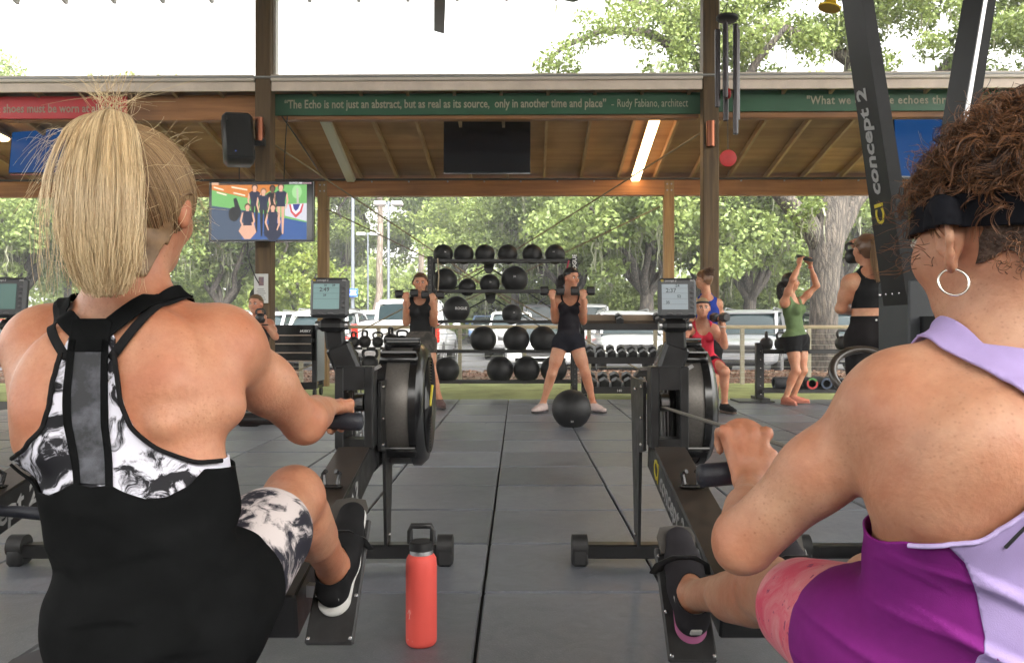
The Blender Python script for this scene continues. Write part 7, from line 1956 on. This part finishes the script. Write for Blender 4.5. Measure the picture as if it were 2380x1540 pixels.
def tnk(V):
    z = V[:, 2]; u = np.abs(V[:, 0] - spx(z)); H_, K_ = h.J['hr'], h.J['kr']; d = nrm(K_ - H_); t1 = (V - H_) @ d; d2 = nrm(h.J['kl'] - h.J['hl']); t2 = (V - h.J['hl']) @ d2
    leg = np.where(V[:, 0] > -.555, .085 - t1, .085 - t2) + (z - .5) * .12
    return np.minimum.reduce([pw(u, ZT) - z, z - .40, arms_out(V, .002), leg])
def folds(V):
    z = V[:, 2]; x = V[:, 0]
    a = np.clip((.70 - z) / .06, 0, 1) * .0055
    rd = lambda q: 1 - 2 * np.abs(np.sin(q))
    p = rd((z + .05 * np.sin(x * 9 + 1.0) + .10 * (x + .5)) * 48) * .8 * (.5 + .5 * np.sin(x * 7 + z * 9)) + rd((z - .22 * (x + .55)) * 70 + 1.5 * np.sin(x * 14)) * .5 * (.5 + .5 * np.sin(x * 11 - z * 15 + 2)) + rd((z + .5 * (x + .5)) * 34) * .6
    n_ = nrm(np.array([.2, -1, 0])); p = np.maximum(p, -.25); V = V + n_[None] * (a * p)[:, None]; return V
TANKB = M('cloth_black_tank', (.0065, .007, .0075), .9, var=.2, vscale=14, spec=.04)
h.garment('tank_top', .012, tnk, TANKB, .0035, (14, 14, 40), .004, extra=folds)
def mesh_panel(V): z = V[:, 2]; u = np.abs(V[:, 0] - spx(z)); return np.minimum.reduce([.021 - u, z - .722, .918 - z, -(V - ch) @ fw - .02])
h.garment('mesh_panel', .0085, mesh_panel, M('grey_mesh_fabric', (.028, .030, .036), .6, col2=(.11, .115, .14), vscale=22, lo=.42, hi=.62, bump=.4, bscale=1500), thick=.001)
def edge_strip(V): z = V[:, 2]; u = np.abs(V[:, 0] - spx(z)); return np.minimum.reduce([.0055 - np.abs(u - .0255), z - .715, .925 - z, -(V - ch) @ fw - .02])
h.garment('mesh_panel_edges', .0095, edge_strip, TANKB, thick=.001)
def yoke(V): z = V[:, 2]; u = np.abs(V[:, 0] - spx(z)); return np.minimum.reduce([.031 - u - np.clip(.93 - z, -.02, .03) * .1, z - .906, .955 - .25 * (.03 - u) * 0 - z, -(V - ch) @ fw - .02])
h.garment('yoke', .0095, yoke, TANKB, thick=.002)
def straps(V):
    z = V[:, 2]; u = np.abs(V[:, 0] - spx(np.minimum(z, 1.0)))
    a0, b0 = np.array([.022, .938]), np.array([.098, 1.0]); d = b0 - a0; L2 = d @ d
    t = np.clip(((u - a0[0]) * d[0] + (z - a0[1]) * d[1]) / L2, 0, 1.6); dd = np.hypot(u - a0[0] - t * d[0], z - a0[1] - t * d[1])
    front = (V - h.J['neck']) @ fw
    f1 = .0135 - dd
    hd = h.b.dist(V, ('H',)) - h.b.dist(V, ('T',))
    return np.minimum(np.where(front < .02, f1, np.minimum(.016 - np.abs(u - .088), z - .85)), hd)
h.garment('tank_straps', .0085, straps, TANKB, thick=.002)
def bstraps(V):
    z = V[:, 2]; u = np.abs(V[:, 0] - spx(np.minimum(z, 1.0))); a0, b0 = np.array([.036, .90]), np.array([.100, .985]); d = b0 - a0
    t = np.clip(((u - a0[0]) * d[0] + (z - a0[1]) * d[1]) / (d @ d), 0, 1.5); dd = np.hypot(u - a0[0] - t * d[0], z - a0[1] - t * d[1])
    return np.minimum(np.where((V - h.J['neck']) @ fw < .02, .0068 - dd, -.1), h.b.dist(V, ('H',)) - h.b.dist(V, ('T',)))
h.garment('top_straps', .0055, bstraps, cloth('black_piping', (.010, .010, .011)), thick=.002)
h.garment('shorts', .0065, h.shorts(.03, .70), tiedye('navy_white_tie_dye', (.018, .018, .03), (.66, .60, .60), 9, .43, .51), .0015, (20, 20, 20))
PIPE = cloth('black_piping', (.010, .010, .011))
for sg in (-1, 1):
    pts = []
    for z in np.linspace(.905, .80, 12): pts.append((pw(z, [(.80, .062), (.83, .050), (.87, .046), (.93, .036)]), z))
    for u in np.linspace(.066, .168 if sg > 0 else .135, 14): pts.append((u, float(pw(u, ZB))))
    W_ = [back_pt(h, float(spx(z)) + sg * u, z, .0055) for u, z in pts]; W_ = [p for p in W_ if p is not None]
    if len(W_) > 4: m = MB(); m.tube([Vector(p) for p in smooth_path(W_, 40)], .0035, 6); m.build('top_piping', PIPE, h.root, smooth=60)
for q in 'lr':
    shoe(h, q, cloth('black_white_shoe', (.013, .013, .014)), WSOLE, 1.02, up=FU, accent=cloth('dark_lace', (.05, .03, .03)))
    A_ = h.J['a' + q]; m = MB(); m.tube([Vector(A_ - FU * .035 - FD * .062 + A3((t, 0, 0))) for t in (-.02, 0, .02)], .008, 8); m.build('heel_tab', WSOLE, h.root, smooth=60)
# hair
BLO = hair_mat('blonde_hair', (.42, .275, .135), (.92, .75, .48)); BLOD = hair_mat('blonde_roots', (.17, .095, .045), (.38, .25, .13))
cap = h.hair_cap(.0075, M('blonde_scalp', (.24, .14, .065), .5, col2=(.13, .075, .035), vscale=30), line=.052, back=-.118, k2=1.03, name='hair_base')
c = h.J['head'] + h.hup * .0225 - h.hfw * .012; rg = np.random.default_rng(8); Bm = np.array([h.hrt, h.hfw, h.hup]); rad = np.array([.0765, .096, .0905]) * 1.04
bd = nrm(np.array([-.02, -.62, .80]))
S = []
for i in range(2600):
    a = rg.uniform(-math.pi, math.pi); front = .5 + .5 * math.cos(a)
    el_ = (-1.2 + 1.2 * front ** 1.2) + rg.uniform(-.12, .55); d0 = np.array([math.sin(a) * math.cos(el_), math.cos(a) * math.cos(el_), math.sin(el_)])
    t = np.linspace(0, 1, 14)[:, None]; om = math.acos(np.clip(d0 @ bd, -1, 1)); 
    if om < .2: continue
    dd = (np.sin((1 - t) * om) * d0 + np.sin(t * om) * bd) / math.sin(om)
    lift = 1.06 + .035 * np.sin(t * math.pi) + rg.uniform(0, .04) + .06 * t ** 3
    S.append(c + (dd * rad * lift) @ Bm)
strands('scalp_hair', np.array(S), .0010, .0008, BLOD, h.root)
path = [P(268, 292, 1.245), P(258, 262, 1.225), P(248, 300, 1.165), P(242, 400, 1.135), P(240, 520, 1.125), P(244, 615, 1.13), P(252, 690, 1.145)]
pathn = [A3(p) for p in path]
def tail(n, seed, rads, dx=0.0, thick=.0010, mat=BLO, lo=.7):
    rg = np.random.default_rng(seed); m_ = 18; S = np.zeros((n, m_, 3)); C_ = smooth_path(pathn, 60); tt = np.linspace(0, 1, 60)
    for i in range(n):
        ln = rg.uniform(lo, 1.0); t = np.linspace(0, ln, m_); Cc = np.stack([np.interp(t, tt, C_[:, q]) for q in range(3)], 1)
        ux = rg.uniform(-1, 1); ux = math.copysign(abs(ux) ** .8, ux); uy = rg.uniform(-1, 1) * math.sqrt(max(.05, 1 - ux * ux))
        pr = np.interp(t, np.linspace(0, 1, len(rads)), rads); fl = rg.normal(0, .006) * t ** 2
        clump = math.sin(ux * 11) * .008 * t ** 1.5
        w1, w2, w3 = rg.uniform(0, 6.28, 3); wv = .0035 * np.sin(t * 9 + w1) * t + .0016 * np.sin(t * 22 + w2) * t + .009 * np.sin(t * 4 + math.floor(ux * 6) * 1.7) * t * .7
        S[i] = Cc + np.stack([ux * pr + fl + dx * t + clump * .6 + wv, uy * pr * .42 + clump - .008 * t + wv * .6, np.sin(t * 5 + ux * 3) * .003], 1)
    return strands('ponytail', S, thick, thick * .5, mat, h.root)
tail(5600, 21, [.010, .020, .040, .056, .058, .048, .024], thick=.0007, lo=.5)
tail(300, 22, [.012, .026, .054, .072, .078, .080, .078], -.015, .0005, lo=.5)
S = []
for i in range(90):       # flyaways
    p = pathn[1] + rg.normal(0, .012, 3); d = nrm(np.array([rg.normal(.15, .55), rg.normal(-.1, .3), abs(rg.normal(.6, .45))])); L_ = rg.uniform(.03, .085); t = np.linspace(0, 1, 9)[:, None]; cv = rg.normal(0, .03, 3)
    S.append(p + d * L_ * t + cv * t ** 2)
for i in range(150):
    a = rg.uniform(.2, 2.6) if rg.random() < .75 else rg.uniform(-1.6, -.3); el_ = rg.uniform(-.5, 1.1); d0 = np.array([math.sin(a) * math.cos(el_), math.cos(a) * math.cos(el_), math.sin(el_)]); p = c + (d0 * rad * 1.08) @ Bm
    d = nrm(d0 @ Bm + rg.normal(0, .7, 3)); t = np.linspace(0, 1, 9)[:, None]; S.append(p + d * rg.uniform(.015, .06) * t + rg.normal(0, .02, 3) * t ** 2 - np.array([0, 0, .02]) * t ** 2)
for i in range(60):
    p = A3(P(rg.uniform(120, 200), rg.uniform(280, 420), 1.15)); d = nrm(np.array([-1, rg.normal(0, .3), rg.normal(-.3, .5)])); t = np.linspace(0, 1, 9)[:, None]; S.append(p + d * rg.uniform(.02, .07) * t + np.array([0, 0, -.04]) * t ** 2)
strands('flyaway_hair', np.array(S), .00042, .0002, BLO, h.root)['kind'] = 'stuff'
S = []
for i in range(260):       # short hair at the nape
    x = rg.uniform(-.05, .055); z0 = rg.uniform(-.10, -.035); d0 = nrm(np.array([x / .08, -.8, z0 / .09])); p = c + (d0 * rad * 1.02) @ Bm; t = np.linspace(0, 1, 8)[:, None]
    S.append(p + np.array([rg.normal(0, .01), -.004, -.055 * rg.uniform(.2, .9)]) * t + np.array([0, .006, 0]) * t ** 2)
strands('nape_hair', np.array(S), .0009, .0004, BLOD, h.root)

# ---------------------------------------------------------------- curly-haired rower
J = dict(pelvis=(.585, 1.02, .50), waist=(.575, .965, .625), chest=(.575, .935, .78), neck=(.585, .955, .925), head=(.578, .975, 1.052), sl=(.457, .965, .860), sr=(.705, .965, .882),
         el=(.306, 1.085, .652), wl=(.372, 1.285, .692), er=(.84, 1.085, .68), wr=(.745, 1.285, .70),
         hl=(.492, 1.08, .51), hr=(.67, 1.08, .51), kl=(.468, 1.50, .452), kr=(.665, 1.50, .455), al=(.420, 1.925, .300), ar=(.69, 1.925, .300))
h = Human('curly-haired woman with headband and hoop earring rowing in a purple tank', J, 1.0, SK_RD, 1.0, .0048, hfwd=(-.36, 1, -.2), hup=(0, .1, 1), group='rowers in front')
h.torso()
b = h.b; up, rt, fw = h.up, h.rt, h.fw; ch = h.J['chest']
for sg in (-1, 1):
    b.el('T', ch + rt * sg * .080 - fw * .058 + up * .02, (.050, .020, .07), np.array([nrm(rt + up * .2 * sg), fw, up]), .05)
    b.rc('T', h.J['s' + ('l' if sg < 0 else 'r')] - fw * .045 - up * .02, ch + rt * sg * .07 - fw * .05 + up * .03, .040, .05, .06)
    b.rc('T', ch + rt * sg * .095 - fw * .02 - up * .03, h.J['pelvis'] + rt * sg * .09 + up * .10, .062, .05, .04)
    b.rc('T', h.J['s' + ('l' if sg < 0 else 'r')] - fw * .02 - up * .03, ch + rt * sg * .12 - up * .02, .048, .045, .035)
b.rc('T', ch - fw * .115 + up * .10, h.J['pelvis'] - fw * .13 + up * .12, .016, .014, .03, neg=True)
h.arm('l', .92, .045, .034); h.arm('r', .92, .045, .034)
for q in 'lr': h.leg(q, 1.02)
for q in 'lr': h.foot(q, h.J['a' + q] + FD * .2, FU)
h.hand('l', (.06, .62, .78), (.0, .8, -.62), (1.0, 1.3, .9), 1.12, thumb=.6, tcurl=.9); h.hand('r', (-.1, 1, .1), (0, .2, -1), (1.1, 1.3, .9), 1.08, thumb=.6, tcurl=.9)
h.head(1.02, 1.04)
k = 1.04; hc = h.J['head']; f_, u_, r_ = h.hfw, h.hup, h.hrt
for sg in (-1, 1):      # modelled ears
    e0 = hc - u_ * .016 * k - f_ * .006 * k + r_ * sg * .078 * k; out = r_ * sg; bk = nrm(-f_ + out * .35)
    ring = [(.012, .022), (.004, .034), (-.006, .037), (-.0165, .030), (-.0205, .015), (-.019, -.002), (-.0125, -.016), (-.006, -.026)]
    pts = [e0 + bk * (-x) * 1.25 + u_ * z * 1.15 + out * (.006 + .010 * max(0, -x) / .02) for x, z in ring]
    for i in range(len(pts) - 1): b.rc('H', pts[i], pts[i + 1], .0048, .0048, .004)
    b.el('H', e0 + bk * .002 - u_ * .027 + out * .003, (.006, .0085, .011), np.array([r_, f_, u_]), .006)
    an = [(.006, .020), (-.008, .016), (-.011, .002), (-.005, -.012)]
    pts = [e0 + bk * (-x) * 1.2 + u_ * z * 1.15 + out * .006 for x, z in an]
    for i in range(len(pts) - 1): b.rc('H', pts[i], pts[i + 1], .0038, .0038, .004)
    b.el('H', e0 + bk * .001 - u_ * .002 + out * .012, (.008, .0085, .013), np.array([r_, f_, u_]), .004, neg=True)
    b.el('H', e0 - f_ * -.010 - u_ * .004 + out * .003, (.006, .005, .007), np.array([r_, f_, u_]), .004)
keepV(h, h.skin_mesh()); h.face_parts(1.04)
SX = .575
ZP = [(0, .80), (.03, .785), (.055, .75), (.09, .718), (.12, .712), (.15, .704), (.18, .685), (.3, .62)]
def strap_hw(z): return pw(z, [(.76, .03), (.80, .027), (.86, .032), (.89, .060), (.92, .092), (.96, .10)])
def aout(V, c=0.): return np.minimum(h.b.dist(V, ('Al',)), h.b.dist(V, ('Ar',))) - h.b.dist(V, ('T',)) - c
def ptop(V):
    z = V[:, 2]; u = np.abs(V[:, 0] - SX); H_, K_ = h.J['hl'], h.J['kl']; d = nrm(K_ - H_); leg = .055 - (V - H_) @ d
    d2 = nrm(h.J['kr'] - h.J['hr']); leg = np.where(V[:, 0] > SX, .055 - (V - h.J['hr']) @ d2, leg) + (z - .48) * .1
    return np.minimum.reduce([pw(u, ZP) - z, z - .40, aout(V, .001), leg])
def pf(V):
    z = V[:, 2]; x = V[:, 0]; a = np.clip((.71 - z) / .05, 0, 1) * .0095
    rd = lambda q: 1 - 2 * np.abs(np.sin(q))
    p = rd((z + .62 * (x - .4)) * 44 + .8 * np.sin(x * 20)) * .9 + rd((z + .30 * (x - .4)) * 80 + np.sin(x * 26)) * .45 * (.5 + .5 * np.sin(x * 16 + z * 10))
    p = np.sign(p) * np.abs(p) ** 1.3; p = np.maximum(p, -.15); return V + nrm(np.array([-.3, -1, 0]))[None] * (a * p)[:, None]
PUR = cloth('purple_tank', (.215, .020, .205), .75, .10); LAV = cloth('lavender_panel', (.42, .33, .62), .75, .06)
h.garment('tank_top', .0085, ptop, PUR, .0022, (14, 14, 30), .003, extra=pf)
def panel(V):
    z = V[:, 2]; u = np.abs(V[:, 0] - SX); hw = pw(z, [(.42, .12), (.50, .085), (.54, .070), (.60, .062), (.65, .075), (.69, .098), (.715, .125), (.75, .15)])
    return np.minimum.reduce([hw - u, pw(u, ZP) - z - .001, z - .40, -(V - ch) @ fw - .01])
h.garment('back_panel', .0105, panel, LAV, .0022, (14, 14, 30), .002, extra=pf)
def strp(V):
    z = V[:, 2]; u = np.abs(V[:, 0] - SX); fr = (V - h.J['neck']) @ fw
    return np.where(fr < .015, np.minimum.reduce([strap_hw(z) - u, z - .755, np.where(z > .885, u - pw(z, [(.885, -.05), (.90, .0), (.93, .035), (.96, .045)]), .05)]), np.minimum(.022 - np.abs(u - .065), z - .80)) * 1.0
_strp = strp
def strp(V): return np.minimum(_strp(V), h.b.dist(V, ('H',)) - h.b.dist(V, ('T',)))
h.garment('racer_straps', .0075, strp, LAV, thick=.003)
BIND = cloth('lavender_binding', (.46, .38, .66), .7, .05)
for sg in (-1,):
    W_ = [back_pt(h, SX + sg * u, float(pw(u, ZP)), .0065) for u in np.linspace(.02, .15, 22)]; W_ = [p for p in W_ if p is not None]
    if len(W_) > 4: m = MB(); m.tube([Vector(p) for p in smooth_path(W_, 50)], .0030, 8, sq=.8); m.build('neck_binding', BIND, h.root, smooth=60)
    W_ = [back_pt(h, SX + sg * u, z, .005) for u, z in ((.016, .785), (.03, .765), (.045, .745), (.056, .728), (.065, .712))]; W_ = [p for p in W_ if p is not None]
    if len(W_) > 2: m = MB(); m.tube([Vector(p) for p in smooth_path(W_, 16)], .0045, 8, sq=.6); m.build('bra_strap', RUBBER, h.root, smooth=60)
h.garment('shorts', .0065, h.shorts(.02, .62), tiedye('pink_tie_dye', (.74, .095, .17), (.80, .40, .41), 7, .38, .62, spots=(.28, .03, .12)), .0012, (20, 20, 20))
SHB = cloth('charcoal_shoe', (.028, .026, .03)); PKS = M('pink_sole', (.42, .11, .26), .6)
for q in 'lr':
    shoe(h, q, SHB, PKS, 1.02, up=FU, accent=cloth('maroon_lace', (.10, .012, .035)))
    A_ = h.J['a' + q]; m = MB(); m.tube([Vector(A_ - FU * .012 + A3((math.cos(t) * .037, 0, 0)) + np.cross(FU, [1, 0, 0]) * math.sin(t) * .040) for t in [6.2832 * i / 20 for i in range(20)]], .008, 8, closed=True); m.build('sock_cuff', cloth('white_sock', (.55, .53, .5)), h.root, smooth=60)
A_ = h.J['al']; hp = Vector(A_ - FU * .03 - FD * .077); m = MB(); m.box(hp, (.028, .006, .022), rot=(R(45), 0, 0), bev=.003); m.build('heel_label', WSOLE, h.root)
# headband
def hb_(V): d = V - hc; z = d @ u_ - (.020 + .22 * (d @ f_)); return np.minimum(z + .018, .022 - z)
h.garment('headband', .0095, hb_, cloth('navy_headband', (.007, .0075, .011)), .001, (40, 40, 40), .004, groups=('H',), res=.005)
def nape(V): d = V - hc; z = d @ u_; y = d @ f_; x = d @ r_; return np.minimum.reduce([-y - .006 - .16 * np.abs(x), .02 + .22 * y - z, z + .060 - .30 * np.abs(x) + .006 * np.sin(x * 260), np.sqrt((np.abs(x) - .080) ** 2 + (y + .004) ** 2 + ((z + .012) * .7) ** 2) - .034, np.where(np.abs(x) > .070, -y - .045, .05)])
h.garment('nape_hair', .0035, nape, M('nape_hair_dark', (.035, .018, .011), .6, col2=(.09, .05, .03), vscale=60, bump=.6, bscale=200), .001, (80, 80, 80), .002, groups=('H',), res=.005)
# hair volume and curls
AUB = hair_mat('auburn_curls', (.018, .008, .005), (.28, .12, .048)); AUD = M('auburn_base', (.022, .011, .007), .6, col2=(.07, .03, .014), vscale=40, bump=1.0, bscale=90, bdist=.02)
hb2 = Body(); Bm = np.array([r_, f_, u_])
hb2.el('V', hc + u_ * .058 - f_ * .032, (.080, .088, .066), Bm, .04); hb2.el('V', hc + u_ * .090 - f_ * .055 + r_ * .02, (.072, .070, .052), Bm, .04); hb2.el('V', hc + u_ * .055 + f_ * .02, (.066, .050, .040), Bm, .04); hb2.el('V', hc - f_ * .07 + u_ * .03, (.066, .040, .055), Bm, .04)
D, lo = hb2.grid(.006); V, Q = surface_nets(D, lo, .006); V = relax(V, Q, 2)
T = to_tri(Q); N_ = vnorm(V, T); V = V + N_ * (.006 * vnoise(V, (90, 90, 90), 5))[:, None]
z = (V - hc) @ u_ - (.020 + .22 * ((V - hc) @ f_)); V2, T2 = clip_tri(V, T, z - .022)
np_mesh('hair_volume', V2, T2, AUD, h.root, True)
rg = np.random.default_rng(31)
z_ok = np.where((z > .034))[0]; S = []
m_ = 26; t = np.linspace(0, 1, m_)
for i in range(1300):
    vi = rg.choice(z_ok); p0 = V[vi] - N_[vi] * .014; nn = N_[vi]; tan = nrm(np.cross(nn, rg.normal(size=3)))
    ax = nrm(nn * rg.uniform(-.05, .35) + tan * 1.0 + np.array([0, 0, -.08])); e1 = nrm(np.cross(ax, rg.normal(size=3))); e2 = np.cross(ax, e1)
    L_ = rg.uniform(.03, .075); rr_ = rg.uniform(.005, .011); tw = rg.uniform(.8, 2.4) * 6.28; ph = rg.uniform(0, 6.28)
    for c_ in range(5):
        p = p0 + rg.normal(0, .0022, 3); r2 = rr_ * rg.uniform(.8, 1.2); p3 = ph + rg.normal(0, .22)
        S.append(p + ax * (t * L_)[:, None] + nn * (np.sin(t * 3.1) * .008)[:, None] + (e1 * np.cos(t * tw + p3)[:, None] + e2 * np.sin(t * tw + p3)[:, None]) * (r2 * (.4 + .6 * np.sin(t * 3.0 + .14)))[:, None])
strands('curls', np.array(S), .0007, .00035, AUB, h.root)['kind'] = 'stuff'
S = []
for i in range(620):      # loose frizz, temple wisps and nape
    if i < 220: vi = rg.choice(z_ok); p = V[vi]; nn = N_[vi]
    elif i < 265: p = hc + f_ * rg.uniform(.02, .075) - r_ * (.078 - .02 * rg.random()) + u_ * rg.uniform(-.03, .05); nn = -r_ + f_ * .4
    else: p = hc - f_ * rg.uniform(.045, .088) + r_ * rg.uniform(-.07, .05) - u_ * rg.uniform(.02, .060); nn = -f_ * .5 - u_ * 1.0
    ax = nrm(nn + rg.normal(0, .6, 3)); e1 = nrm(np.cross(ax, rg.normal(size=3))); e2 = np.cross(ax, e1); L_ = rg.uniform(.02, .055) if i < 265 else rg.uniform(.008, .025); tw = rg.uniform(2, 8); rr_ = rg.uniform(.003, .009)
    S.append(p + ax * (t * L_)[:, None] + (e1 * np.cos(t * tw)[:, None] + e2 * np.sin(t * tw)[:, None]) * (rr_ * t)[:, None])
strands('loose_curls', np.array(S), .0006, .0003, AUB, h.root)['kind'] = 'stuff'
# hoop earring
ec = Vector(hc - u_ * .062 * k - f_ * .010 - r_ * .086); 
m = MB(); m.tube([ec + Vector(np.array([.857, -.515, 0]) * math.cos(a) * .0155 + u_ * math.sin(a) * .0155) for a in [6.2832 * i / 32 for i in range(32)]], .0015, 8, closed=True); m.build('hoop_earring', M('silver_hoop', (.75, .72, .66), .2, 1.0), h.root, smooth=70)
# ================================================================ AIR
hz = MB(); hz.bx(-260, 260, -40, 260, -1.4, 26)
mh = bpy.data.materials.new('pale_haze'); mh.use_nodes = True; tn = mh.node_tree; tn.nodes.clear()
oo = tn.nodes.new('ShaderNodeOutputMaterial'); pv_ = tn.nodes.new('ShaderNodeVolumePrincipled')
pv_.inputs['Color'].default_value = (.93, .96, .98, 1); pv_.inputs['Density'].default_value = .0022; pv_.inputs['Anisotropy'].default_value = .2
tn.links.new(pv_.outputs[0], oo.inputs['Volume'])
ho_ = hz.build('haze', mh, base=False); ho_['kind'] = 'stuff'
